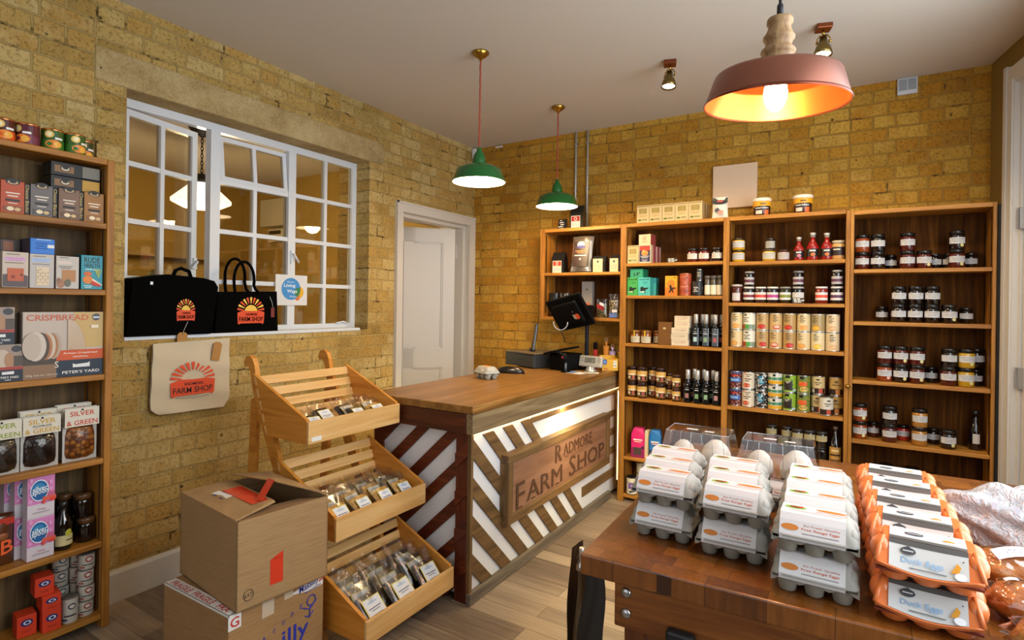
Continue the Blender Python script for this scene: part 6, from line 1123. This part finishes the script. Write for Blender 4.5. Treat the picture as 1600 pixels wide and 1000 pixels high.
sach(1.262, -.12, CZ, '#d88a2c', 'orange gift sachet with ribbon loop behind the yellow box', .23); sach(1.315, -.13, CZ, '#a89ac8', 'lilac gift sachet beside the orange sachet at counter end', .18, .2); sach(1.355 - .02, -.075, CZ, '#d8b02c', 'yellow gift sachet behind the lilac one at counter end', .14, -.2)
t = thing('stapler', 'red and black stapler standing upright behind the scale display', 'stapler', (1.225, -.225, CZ)); B().bbox(-.012, .012, -.015, .015, 0, .14, P('#b02a24', .4), .006).build('lower_arm', t); B().bbox(-.012, .012, -.014, .014, .1405, .19, BK, .004).build('upper_arm', t)
tag(B().box(-.07, .07, -.05, .05, 0, .0015, WHITE).box(-.06, .0, -.04, .03, .0016, .0022, P('#3a64a8', .5)).build('leaflet', loc=(1.20, -.49, CZ), rotz=-.3), 'white leaflet with blue panel lying before the scanner', 'leaflet'); tag(B().box(-.05, .05, -.04, .04, 0, .0015, P('#d8d8c4', .5)).box(-.03, .03, -.02, .0, .0016, .0022, P('#7a8a5c', .5)).build('leaflet', loc=(1.285, -.43, CZ), rotz=.35), 'small pale leaflet under edge of the scale display', 'leaflet')
# ================================================================== BAGS AND SIGN AT THE WINDOW
OR = P('#d8481c', .6, name='orange_print'); YE = P('#e8c04c', .6, name='yellow_print')
def sun_logo(b, o, w, h, nrm_x, inkc, sunc, rayc, txt=True, y_up=0.0):
    o = V(o); e = .0006 * nrm_x
    def p(u, v, k=0): return o + V((e * (k + 1), u * w, v * h))
    n = 11
    for k in range(n):
        a = PI * (.06 + .88 * k / (n - 1)); da = .085; r0, r1 = .26, .5
        b.poly([p(r0 * math.cos(a + da * .5), .02 + r0 * 1.1 * math.sin(a + da * .5)), p(r0 * math.cos(a - da * .5), .02 + r0 * 1.1 * math.sin(a - da * .5)), p(r1 * math.cos(a - da), .02 + r1 * math.sin(a - da)), p(r1 * math.cos(a), .04 + r1 * 1.02 * math.sin(a)), p(r1 * math.cos(a + da), .02 + r1 * math.sin(a + da))], rayc if k % 2 == 0 or sunc is None else (rayc if sunc is None else YE))
    if sunc: b.poly([p(.24 * math.cos(a), .0 + .26 * math.sin(a), 1) for a in [PI * k / 12 for k in range(13)]], sunc)
    b.poly([p(-.5, -.02, 2), p(-.48, -.40, 2), p(-.44, -.44, 2), p(-.38, -.40, 2), p(.38, -.40, 2), p(.44, -.44, 2), p(.48, -.38, 2), p(.5, 0, 2), p(.3, .05, 2), p(0, .04, 2), p(-.3, .06, 2)], OR)
    if txt: b.text('RADMORE', p(.02, -.08, 4), Y, Z, w * .42, h * .085, inkc, True); b.text('FARM SHOP', p(0, -.25, 4), Y, Z, w * .88, h * .17, inkc, True)
CB = P('#020202', .95, spec=.08, name='black_canvas')
t = thing('cool_bag', 'large black zipped bag with small orange logo on window sill', 'bag', (-.05, -2.44, 1.1686))
b = B(); pr = [(-2.650, .0), (-2.268, .0), (-2.235, .235), (-2.255, .265), (-2.31, .278), (-2.48, .288), (-2.60, .268), (-2.628, .262)]; n = len(pr)
vs_ = [V((x, -2.44 + (y + 2.44) * s, 1.1686 + z)) for x, s in ((.018, 1), (-.112, .97)) for y, z in pr]; b.add(vs_, [tuple(range(n)), tuple(range(n, 2 * n))[::-1]] + [(i, n + i, n + (i + 1) % n, (i + 1) % n) for i in range(n)], CB); b.build('bag_body', t, True)
b = B(); b.tube([(-.05, -2.425, 1.445), (-.05, -2.41, 1.48), (-.05, -2.385, 1.492), (-.05, -2.345, 1.478), (-.05, -2.333, 1.44)], .009, CB); b.build('handle', t, True)
b = B(); b.rect((.0186, -2.55, 1.412), Y, Z, .012, .014, STEEL); b.build('zip_pull', t, True)
b = B(); sun_logo(b, (.019, -2.395, 1.282), .088, .11, 1, CB, YE, OR); b.build('printed_logo', t, True)
t2 = thing('swing_tag', 'brown card tag on string hanging from the larger black bag', 'tag', (.022, -2.41, 1.09)); b = B(); KR = P('#a8783c', .8, name='kraft_card'); b.prism([(.0215, -2.437, 1.092), (.0215, -2.389, 1.092), (.0215, -2.387, 1.168), (.0215, -2.397, 1.180), (.0215, -2.425, 1.180), (.0215, -2.435, 1.168)], (.0015, 0, 0), KR); b.disc((.0235, -2.411, 1.172), Y, Z, .003, .003, INK); b.build('card', t2, True); b = B(); b.tube([(.0225, -2.411, 1.172), (.0212, -2.40, 1.20), (.0205, -2.385, 1.232)], .0009, WHITE, 4); b.build('string', t2, True)
t = thing('jute_bag', 'black shopper bag with rope handles and large orange logo on sill', 'bag', (-.05, -2.04, 1.1686))
b = B(); pr = [(-2.232, 0), (-1.868, 0), (-1.878, .222), (-2.220, .212)]; vs_ = [V((x, y, 1.1686 + z)) for x in (-.010, -.115) for y, z in pr]; b.add(vs_, [(0, 1, 2, 3), (7, 6, 5, 4), (0, 4, 5, 1), (1, 5, 6, 2), (2, 6, 7, 3), (3, 7, 4, 0)], CB); b.build('bag_body', t, True)
for x, dz, dy in ((-.012, .145, 0), (-.112, .165, .01)):
    b = B(); b.tube([(x + .004, -2.128 + dy, 1.378), (x + .004, -2.134 + dy, 1.42)] + [(x, -2.075 + dy + .058 * math.cos(a), 1.30 + dz + .10 * math.sin(a)) for a in [PI * (1.08 - 1.16 * k / 14) for k in range(15)]] + [(x + .004, -2.012 + dy, 1.40), (x + .005, -1.99 + dy, 1.378)], .0078, CB, 8); b.build('rope_handle', t, True)
b = B(); sun_logo(b, (-.0095, -2.035, 1.275), .158, .15, 1, CB, YE, OR); b.build('printed_logo', t, True); b = B(); b.tube([(-.006, -1.925, 1.36), (-.004, -1.912, 1.33), (-.005, -1.905, 1.30)], .001, WHITE, 4); b.bbox(-.007, -.003, -1.918, -1.895, 1.245, 1.30, P('#6a1c18', .6), .002); b.build('red_tag', t, True)
t = thing('tote_bag', 'cream cotton tote bag with orange logo hung below window sill', 'bag', (.03, -2.36, .79))
NAT = P('#c9b89a', .85, name='unbleached_cotton')
def tote(u, v, s=0):
    y0 = -2.545 - .012 * (1 - v) + (0.042 * max(0, (.11 - v) / .11)); y1 = -2.180 + .004 * (1 - v) - (.03 * max(0, (.11 - v) / .11))
    return V((.0215 + s * (.010 + .005 * math.sin(9 * u + 3 * v) * math.sin(PI * u) + .003 * math.sin(17 * v + 4 * u)), y0 + (y1 - y0) * u, .793 + (1.142 - .793 - .010 + .012 * u) * v + .008 * (1 - u) * (v < .01)))
b = B(); b.grid(lambda u, v: tote(u, v, 1), 24, 20, NAT); b.grid(lambda u, v: tote(1 - u, v, 0), 10, 10, NAT); b.grid(lambda u, v: tote(u, 1 - 1e-6, v), 24, 1, NAT); b.build('fabric', t, True)
b = B(); sun_logo(b, (.037, -2.365, .945), .215, .17, 1, P('#3a1c18', .7), None, OR); b.tube([(.037, -2.365 + .08 * (k / 5 - 1), .868 - .006 * math.cos(PI * (k / 5 - 1) / 2)) for k in range(11)], .001, P('#6a5a4c', .7), 4); b.build('printed_logo', t, True)
b = B(); M = Matrix.Translation((.040, -2.252, 1.08)) @ Matrix.Rotation(math.radians(-10), 4, 'X'); b.prism([(0, -.022, -.047), (0, .022, -.047), (0, .022, .036), (0, .012, .047), (0, -.012, .047), (0, -.022, .036)], (.0015, 0, 0), KR); b.xf(M); b.build('swing_tag', t, True)
t = thing('window_sign', 'white card sign with blue circle on the inner window', 'sign', (-.11, -1.705, 1.31)); ZF = -.1085
b = B(); b.box(-.112, ZF, -1.817, -1.597, 1.312, 1.494, P('#d8d8d8', .5)); b.build('card', t, True); b = B(); b.disc((ZF + .0006, -1.712, 1.410), Y, Z, .066, .066, P('#3c8ccc', .5), 36); b.disc((ZF + .0004, -1.655, 1.392), Y, Z, .032, .036, P('#e0a828', .5), 24); b.disc((ZF + .0005, -1.668, 1.358), Y, Z, .018, .018, P('#d8702c', .5), 20)
q = [V((ZF + .0009, -1.712 + .066 * math.cos(a), 1.410 + .066 * math.sin(a))) for a in [(-.86 + 1.02 * k / 10) for k in range(11)]] + [V((ZF + .0009, -1.655 - .032 * math.cos(a), 1.392 + .036 * math.sin(a))) for a in [(.65 - 1.4 * k / 8) for k in range(9)]]
b.poly(q, P('#2c7a4c', .5)); LW = P('#eef2f4', .5)
b.text('We are a', (ZF + .0013, -1.715, 1.452), V((0, 1, .0)), Z, .05, .010, LW); b.text('Living', (ZF + .0013, -1.722, 1.428), Y, Z, .078, .026, LW, True); b.text('Wage', (ZF + .0013, -1.705, 1.394), Y, Z, .070, .026, LW, True); b.text('Employer', (ZF + .0013, -1.695, 1.364), Y, Z, .05, .012, LW); b.build('printed_logo', t, True)
# ================================================================== EGG BOXES ON THE BUTCHER'S TABLE
random.seed(11)
EZ = TZ + .0006; EH = .0752
WL = P('#d6d2d0', .4, coat=.15, name='white_egg_label')
def mk_egg():
    t = thing('egg_box', '', 'egg box'); hx, hy, hh = egg_box(t, GREYP, GREYT)
    b = B(); x0, x1 = -hx + .014, hx - .022; o = .0012
    prof = [(-hy - .001, .030), (-hy - .0005, .040), (-hy + .0145 - o, .062 + o), (-hy + .0235 - o, .0725 + o), (-hy + .027, hh + o), (hy - .027, hh + o), (hy - .0235 + o, .0725 + o), (hy - .0145 + o, .062 + o), (hy, .040)]
    for (ya, za), (yb, zb) in zip(prof[:-1], prof[1:]): b.add([(x0, ya, za), (x1, ya, za), (x1, yb, zb), (x0, yb, zb)], [(0, 1, 2, 3)], WL)
    OB = P('#c8782c', .5); RD = P('#b8604c', .5); up = V((0, .0145, .022)); e = V((0, -.0008, .0006)); fc = V((0, -hy + .007, .051))
    b.disc(fc + V((x0 + .018, -.0009, .001)), X, up, .015, .006, OB, 14); b.text('Six Fresh Quality', fc + e + V((.012, .003, .0055)), X, up, .060, .0045, RD); b.text('Free Range Eggs', fc + e + V((.010, -.0005, -.0005)), X, up, .062, .0055, P('#c8603c', .5), True); b.rect(fc + e + V((.01, -.0045, -.0068)), X, up, .06, .0016, P('#8a8480', .5))
    tz = hh + o + .0004; b.disc((x0 + .024, .002, tz), X, Y, .019, .009, P('#8ab050', .5), 16); b.disc((x0 + .024, .003, tz + .0003), X, Y, .012, .0055, P('#7a3018', .5), 12); b.disc((x0 + .034, .006, tz + .0004), X, Y, .004, .004, P('#c83a24', .5), 8); b.disc((.026, .007, tz), X, Y, .026, .006, OB, 16); b.text('FREE RANGE EGGS', (.026, -.006, tz), X, Y, .052, .005, P('#c87a5c', .5), True); b.rect((.0, -.0165, tz), X, Y, .09, .002, P('#b8a8a8', .5))
    b.build('paper_label', t); return t
PE = Proto(mk_egg)
def egg_stack(x, yf, n, col, drift, levels=2):
    for k in range(n):
        for lv in range(levels):
            lab = 'grey egg box, %s layer, %s from front, %s column on table' % (('lower', 'upper')[lv], ORD[k], col)
            PE.put(lab, (x + random.uniform(-.003, .003) - drift * k, yf + .051 + k * .1075, EZ + lv * EH), random.uniform(-.025, .025), None, 'grey egg boxes in the %s column' % col)
egg_stack(2.402, -2.590, 3, 'left', .016); egg_stack(2.560, -2.610, 3, 'middle', .018); egg_stack(2.722, -2.692, 4, 'right', .006)
for x, c in ((2.385, 'left'), (2.575, 'middle')): PE.put('grey egg box under the clear cake box at back of %s column' % c, (x, -2.19, EZ), 0, None, 'grey egg boxes under cake boxes')
# ---- duck egg boxes in orange plastic
ORP = P('#e27a3c', .35, coat=.25, name='orange_carton')
def mk_duck():
    t = thing('duck_egg_box', '', 'egg box'); hx, hy = .073, .056
    b = B()
    for i in (-1, 0, 1):
        for j in (-.42, .42): b.lathe([(.016, 0), (.020, .003), (.0255, .022), (.0262, .030)], ORP, (i * .045, j * .05, 0), 16)
    def seam(x): return .034 - .012 * max(0.0, math.cos(PI * x / (2 * hx))) ** 1.2
    b.grid(lambda u, v: V(((u - .5) * 2 * hx, -hy, (seam((u - .5) * 2 * hx) - .006 + .006 * v))), 20, 1, ORP); b.box(-hx, hx, -hy + .004, hy - .004, .018, .022, P('#7a2c08', .6)); b.build('egg_tray', t)
    b = B()
    b.grid(lambda u, v: V(((u - .5) * 2 * (hx - .010 * v), -hy - .002 + (.032) * v, seam((u - .5) * 2 * hx) * (1 - v) + .068 * v)), 24, 4, ORP)       # sloping front
    b.grid(lambda u, v: V(((.5 - u) * 2 * (hx - .010 * v), hy - .020 * v, .034 * (1 - v) + .068 * v)), 10, 3, ORP)
    b.poly([(-hx + .010, -hy + .030, .068), (hx - .010, -hy + .030, .068), (hx - .010, hy - .020, .068), (-hx + .010, hy - .020, .068)], ORP)
    for s in (-1, 1):
        b.poly([(s * hx, -hy - .002, .034), (s * hx, hy, .034), (s * (hx - .010), hy - .020, .068), (s * (hx - .010), -hy + .030, .068)][::s], ORP)
        for j in (-.45, .45): b.ball((s * (hx - .008), j * .05, .046), (.018, .022, .022), ORP, 16, 10)
        b.tube([(s * hx, -hy - .002, .034), (s * (hx - .004), -hy + .010, .048), (s * (hx - .010), -hy + .030, .069)], .004, ORP, 8)
    b.tube([((u / 12 - .5) * 2 * hx, -hy - .003, seam((u / 12 - .5) * 2 * hx)) for u in range(13)], .0022, ORP, 6); b.bbox(hx - .004, hx + .010, -.016, .016, .028, .040, ORP, .003)
    b.build('egg_lid', t)
    b = B(); DU = P('#d0d0cc', .4, coat=.1, name='duck_label'); g = V((0, -.0014, .0013)); hxl = .054
    fr = lambda x, v: V((x, -hy - .002 + .032 * v, seam(x) * (1 - v) + .068 * v)) + g
    b.grid(lambda u, v: fr((u - .5) * 2 * hxl, .03 + .79 * v), 18, 2, DU); b.grid(lambda u, v: fr((u - .5) * 2 * hxl, .82 + .17 * v) + g * .3, 18, 1, P('#55534f', .5))
    b.poly([(-hxl, -hy + .030, .0692), (hxl, -hy + .030, .0692), (hxl, hy - .022, .0692), (-hxl, hy - .022, .0692)], DU); b.poly([(-hxl, -hy + .029, .0696), (hxl, -hy + .029, .0696), (hxl, -hy + .042, .0696), (-hxl, -hy + .042, .0696)], P('#55534f', .5))
    up = V((0, .032, .040)).normalized(); q = lambda x, v: fr(x, v) + g * 1.2
    b.disc(q(-.027, .64), X, up, .011, .0065, P('#46464a', .5), 16); b.poly([q(-.034, .72), q(-.027, .80), q(-.020, .72)], P('#46464a', .5)); b.rect(q(-.027, .64) + g * .4, X, up, .015, .002, DU)
    b.text('Duck Eggs', q(-.008, .36), X, up, .058, .012, P('#8ab0d4', .5), True); b.rect(q(-.0, .17), X, up, .050, .0016, P('#6a6a68', .5))
    b.poly([q(.030, .25), q(.040, .24), (q(.044, .42)), q(.039, .56), q(.035, .40)], P('#e09a28', .5)); b.disc(q(.043, .14), X, up, .008, .006, P('#eeeeee', .5), 12); b.disc(q(.047, .62), X, up, .0012, .0012, INK, 8)
    tz = .0700; b.disc((-.018, .008, tz), X, Y, .014, .008, P('#46464a', .5), 14); b.rect((-.018, .008, tz + .0003), X, Y, .02, .0022, DU); b.poly([(.020, .002, tz), (.030, .010, tz), (.040, .004, tz), (.034, -.002, tz)], P('#e0923c', .5)); b.disc((.036, -.006, tz), X, Y, .012, .004, P('#eeeeee', .5), 12); b.text('Duck Eggs', (-.004, -.005, tz), X, Y, .040, .008, P('#b4c8dc', .5)); b.build('paper_label', t); return t
PD = Proto(mk_duck)
for k in range(5):
    for lv in range(2):
        PD.put('orange duck egg box, %s layer, %s from the front' % (('lower', 'upper')[lv], ORD[k]), (2.890 - .006 * k, -2.650 + .1175 * k, EZ + .0715 * lv), -.05 + random.uniform(-.004, .004), None, 'orange duck egg boxes')
# ---- clear boxes of meringues standing behind the grey egg boxes
MER = speck('meringue', ['#d8cfc0', '#e6dfd2', '#efe9de'], 26, .8, 0, .4); 
for i, (x, lab) in enumerate(((2.392, 'clear plastic box of white meringues behind the left egg boxes'), (2.602, 'clear plastic box of white meringues behind the middle egg boxes'))):
    z0 = EZ + EH + .0008; t = thing('cake_box', lab, 'cake box', (x, -2.165, z0), .03, 'clear meringue boxes')
    b = B()
    def shell(b, w, d, z0_, z1, ins, mat):
        lo = [(-w, -d, z0_), (w, -d, z0_), (w, d, z0_), (-w, d, z0_)]; hi = [(-w + ins, -d + ins, z1), (w - ins, -d + ins, z1), (w - ins, d - ins, z1), (-w + ins, d - ins, z1)]
        b.add(lo + hi, [(0, 1, 5, 4), (1, 2, 6, 5), (2, 3, 7, 6), (3, 0, 4, 7), (4, 5, 6, 7)], mat)
        for k in range(6):
            xx = -w + .02 + k * (2 * w - .04) / 5; b.tube([(xx, -d - .0005, z0_), (xx * .9, -d + ins - .0005, z1), (xx * .9, -d + ins + .02, z1 + .001)], .0012, mat, 5)
        b.tube([Vq for Vq in [(-w + ins, -d + ins, z1), (w - ins, -d + ins, z1), (w - ins, d - ins, z1), (-w + ins, d - ins, z1), (-w + ins, -d + ins, z1)]], .002, mat, 6)
    shell(b, .099, .064, .035, .100, .012, MCLEAR); b.build('clear_lid', t)
    b = B(); b.add([(-.088, -.054, 0), (.088, -.054, 0), (.088, .054, 0), (-.088, .054, 0), (-.098, -.062, .034), (.098, -.062, .034), (.098, .062, .034), (-.098, .062, .034)], [(3, 2, 1, 0), (0, 1, 5, 4), (1, 2, 6, 5), (2, 3, 7, 6), (3, 0, 4, 7)], MCLEAR); b.build('clear_base', t)
    b = B(); b.rect((-.02, -.01, .1014), X, Y, .032, .012, WHITE); b.rect((.03, -.02, .1014), X, Y, .026, .012, WHITE); b.build('price_label', t)
    for j, (mx, s) in enumerate(((-.046, .036), (.047, .043))):
        m = B(); m.lathe([(s * .9, .0), (s, s * .35), (s * .92, s * .9), (s * .7, s * 1.35), (s * .35, s * 1.68), (0, s * 1.78)], MER, (0, 0, 0), 20); mo = m.build('meringue', loc=(x + mx, -2.17, z0 + .0025)); tag(mo, 'white swirled meringue inside clear box, %s side, %s egg boxes' % (('left', 'right')[j], ('behind left', 'behind middle')[i]), 'meringue', 'meringues in clear boxes')
MFILM2 = clear_mat('bread_bag_film', '#f4f2ee', 1.5, .09, .10)
# ---- bread in clear bags and a white plastic bag at the right end
LOAF = NT('bread_crust'); _v = LOAF.coord((1, 1, 1), 2.0); LOAF.bump(LOAF.noise(_v, 60, 4, .6), .5, .006); LOAF = LOAF.done(LOAF.ramp(LOAF.noise(_v, 22, 5, .65), [(.3, '#8a4412'), (.5, '#c07428'), (.7, '#dca45c')]), .5, .1)
def loaf(x, y, z, rx, ry, rz_, yaw, lab, labels, film=True):
    t = thing('bread_loaf', lab, 'bread', (x, y, z), yaw, 'bagged loaves'); b = B(); b.ball((0, 0, rz_), (rx, ry, rz_), LOAF, 28, 16, lambda p: 1 + .05 * math.sin(11 * p.x + 5 * p.y) + .03 * math.sin(17 * p.y)); b.build('crust', t)
    b = B(); rr = random.Random(int(x * 1000)); b.ball((0, 0, rz_ * 1.02), (rx * 1.12, ry * 1.14, rz_ * 1.10), MFILM2, 48, 30, lambda p: 1 + .035 * math.sin(19 * p.x + 9 * p.z) + .03 * math.sin(13 * p.y - 7 * p.x) + .035 * math.sin(31 * p.z + 21 * p.y + 14 * p.x)); b.v = [(a, c, max(d, .0006)) for a, c, d in b.v]; b.build('clear_bag', t)
    b = B()
    for (u, v, w_, h_, rot, arts) in labels:
        o = V((u * rx, v * ry, 0)); zz = rz_ + rz_ * 1.18 * math.sqrt(max(0.02, 1 - u * u / 1.3 - v * v / 1.3)); nn = V((u / rx, v / ry, 1.0 / rz_ * .9)).normalized(); rgt = V((math.cos(rot), math.sin(rot), 0)); rgt = (rgt - nn * rgt.dot(nn)).normalized(); upv = nn.cross(rgt); c = V((o.x, o.y, zz)) + nn * .003
        b.grid(lambda a, d: c + rgt * ((a - .5) * w_) + upv * ((d - .5) * h_) - nn * (.010 * ((a - .5) ** 2 * 4 * w_ / .1)), 6, 3, P('#dcdce0', .45, coat=.1))
        for s_ in arts:
            if s_ == 'g': b.rect(c + nn * .0012 - rgt * w_ * .30 + upv * h_ * .28, rgt, upv, w_ * .16, h_ * .16, P('#8aa828', .5))
            else: b.text(s_, c + nn * .0012 + upv * h_ * (.1 - .24 * arts.index(s_)), rgt, upv, min(w_ * .7, w_ * .13 * len(s_)), h_ * .14, P('#5a5a7a', .5))
    b.build('paper_label', t); return t
loaf(3.055, -2.415, EZ, .075, .055, .036, .25, 'bagged loaf with curved white label under the white plastic bag', [(-.15, -.35, .075, .030, .1, ('CREAM', 'LOAF')), (.75, -.4, .05, .022, -.7, ('Bread',))])
loaf(3.055, -2.56, EZ, .072, .050, .032, .1, 'middle bagged loaf of shiny brown bread beside the orange boxes', [(-.5, .1, .02, .014, 0, ())])
loaf(3.076, -2.706, EZ, .085, .056, .037, .15, 'nearest bagged loaf with white and green label at table end', [(.25, -.25, .072, .050, -.45, ('g', 'COBBER', 'bread'))])
t = thing('plastic_bag', 'crumpled white plastic bag of goods behind the loaves, table right end', 'bag', (3.105, -2.225, EZ + .0006))
_t = NT('white_crinkled_film'); _n = _t.noise(_t.coord((1, 2, 1)), 38, 4, .6, 1.5); _t.bump(_n, .9, .02); FILMW = _t.done(_t.ramp(_n, [(.3, '#c4c8ce'), (.6, '#dfe2e6')]), .35, .3)
def wb(u, v):
    a = 2 * PI * u; xx = -.16 + .40 * v; r = (.062 + .012 * math.sin(3 * a + 9 * v) + .010 * math.sin(7 * a - 14 * v) + .006 * math.sin(23 * v + 5 * a)) * (math.sin(PI * (.04 + .92 * v)) ** .45)
    return V((xx, -.10 * v + .05 + r * math.cos(a), max(.0006, .070 + r * 1.05 * math.sin(a))))
b = B(); b.grid(wb, 40, 36, FILMW); b.build('white_bag', t)
b = B()
for k in range(6): p_ = wb(.80, .25 + .08 * k); p_ = V((p_.x, p_.y - .004, p_.z)); b.rect(wb(.40, .25 + .09 * k) + V((0, -.006, .004)), V((1, -.2, 0)), V((0, .6, 1)), .010, .016, P('#b4b4c0', .5))
b.build('printed_mark', t)
# ================================================================== PACKETS IN THE CRATES
PASTA = speck('dried_pasta', ['#b8842c', '#d8a84c', '#e4c078', '#c89440'], 75, .4, .9); NUTS = speck('dark_nuts', ['#1a0a05', '#3a180a', '#5c2a12', '#7a4220'], 80, .3, .9); SEED = speck('mixed_fruit_and_nuts', ['#241408', '#5a4420', '#8a6a30', '#3a2010', '#a08050'], 70, .3, .9); MUS = speck('muesli', ['#6a5430', '#9a8458', '#c0a878', '#54442c'], 85, .4, .9)
LBY = P('#d8d0b4', .5, name='cream_label'); LBR = P('#c8b84c', .5, name='label_border')
def mk_packet(m, w_=.085, h_=.12, th=.042):
    t = thing('food_packet', '', 'packet'); b = B(); pillow(b, w_ * .92, h_ * .72, th * .9, m, 12, seed=int(h_ * 1e4)); b.build('packet_filling', t)
    b = B(); pillow(b, w_, h_, th, MFILM, 12, seed=3); rr = random.Random(5)
    b.grid(lambda u, v: V(((u - .5) * w_ * .95, .008 * math.sin(13 * u) * math.sin(5 * v), h_ * (.86 + .22 * v))), 10, 3, MFILM); b.build('clear_film', t)
    b = B(); o = -th * .53; b.rect((0, o, h_ * .38), X, Z, w_ * .64, h_ * .46, LBR); b.rect((0, o - .0006, h_ * .38), X, Z, w_ * .58, h_ * .42, P('#d6d6d8', .5)); b.disc((0, o - .001, h_ * .50), X, Z, w_ * .18, h_ * .03, P('#a8bcd0', .5)); b.rect((0, o - .001, h_ * .38), X, Z, w_ * .44, h_ * .02, P('#4a4a5a', .5)); b.rect((0, o - .001, h_ * .33), X, Z, w_ * .3, h_ * .015, P('#4a4a5a', .5)); b.rect((0, o - .001, h_ * .24), X, Z, w_ * .34, h_ * .015, P('#8a8a94', .5)); b.build('paper_label', t); return t
PK = {k: Proto(lambda k=k: mk_packet({'p': PASTA, 'n': NUTS, 's': SEED, 'm': MUS}[k])) for k in 'pnsm'}
NMK = {'p': 'pale pasta', 'n': 'dark nut', 's': 'fruit and nut', 'm': 'muesli'}
def packets(cr, rows, crn, lean=55, pitch=.083, col=.1205, sc_=(1.17, .86, 1.18)):
    (bx, bz), (fx, fz), (gx, gz), (hx, hz) = CR[cr]; rr = random.Random(cr + 5)
    for r, row in enumerate(rows):
        for c, kind in enumerate(row):
            if kind == '.': continue
            ln = lean + (r == 0) * 3 + rr.uniform(-1, 1); x = fx - .0205 - pitch * r + rr.uniform(-.002, .002); y = SY_0 + .0155 + col / 2 + col * c + rr.uniform(-.003, .003)
            o = PK[kind].put('%s packet, %s row, %s from left, %s crate' % (NMK[kind], ('front', 'middle', 'back')[r], ORD[c], crn), (x, y, gz + .0235), 0, None, 'food packets in the %s crate' % crn)
            o.scale = sc_; o.rotation_euler = (math.radians(-ln), math.radians(rr.uniform(-3, 3)), math.radians(90 + rr.uniform(-2.5, 2.5)))
packets(0, ['n.sp', '.nnp'], 'top', 50, .073)
packets(1, ['pppp', 'pppm', 'mpmp'], 'middle', 45, .067, .1205, (1.24, .86, 1.28))
packets(2, ['ssn', 'mmn', 'smn'], 'lowest', 42, .074, .161, (1.62, 1.0, 1.5))
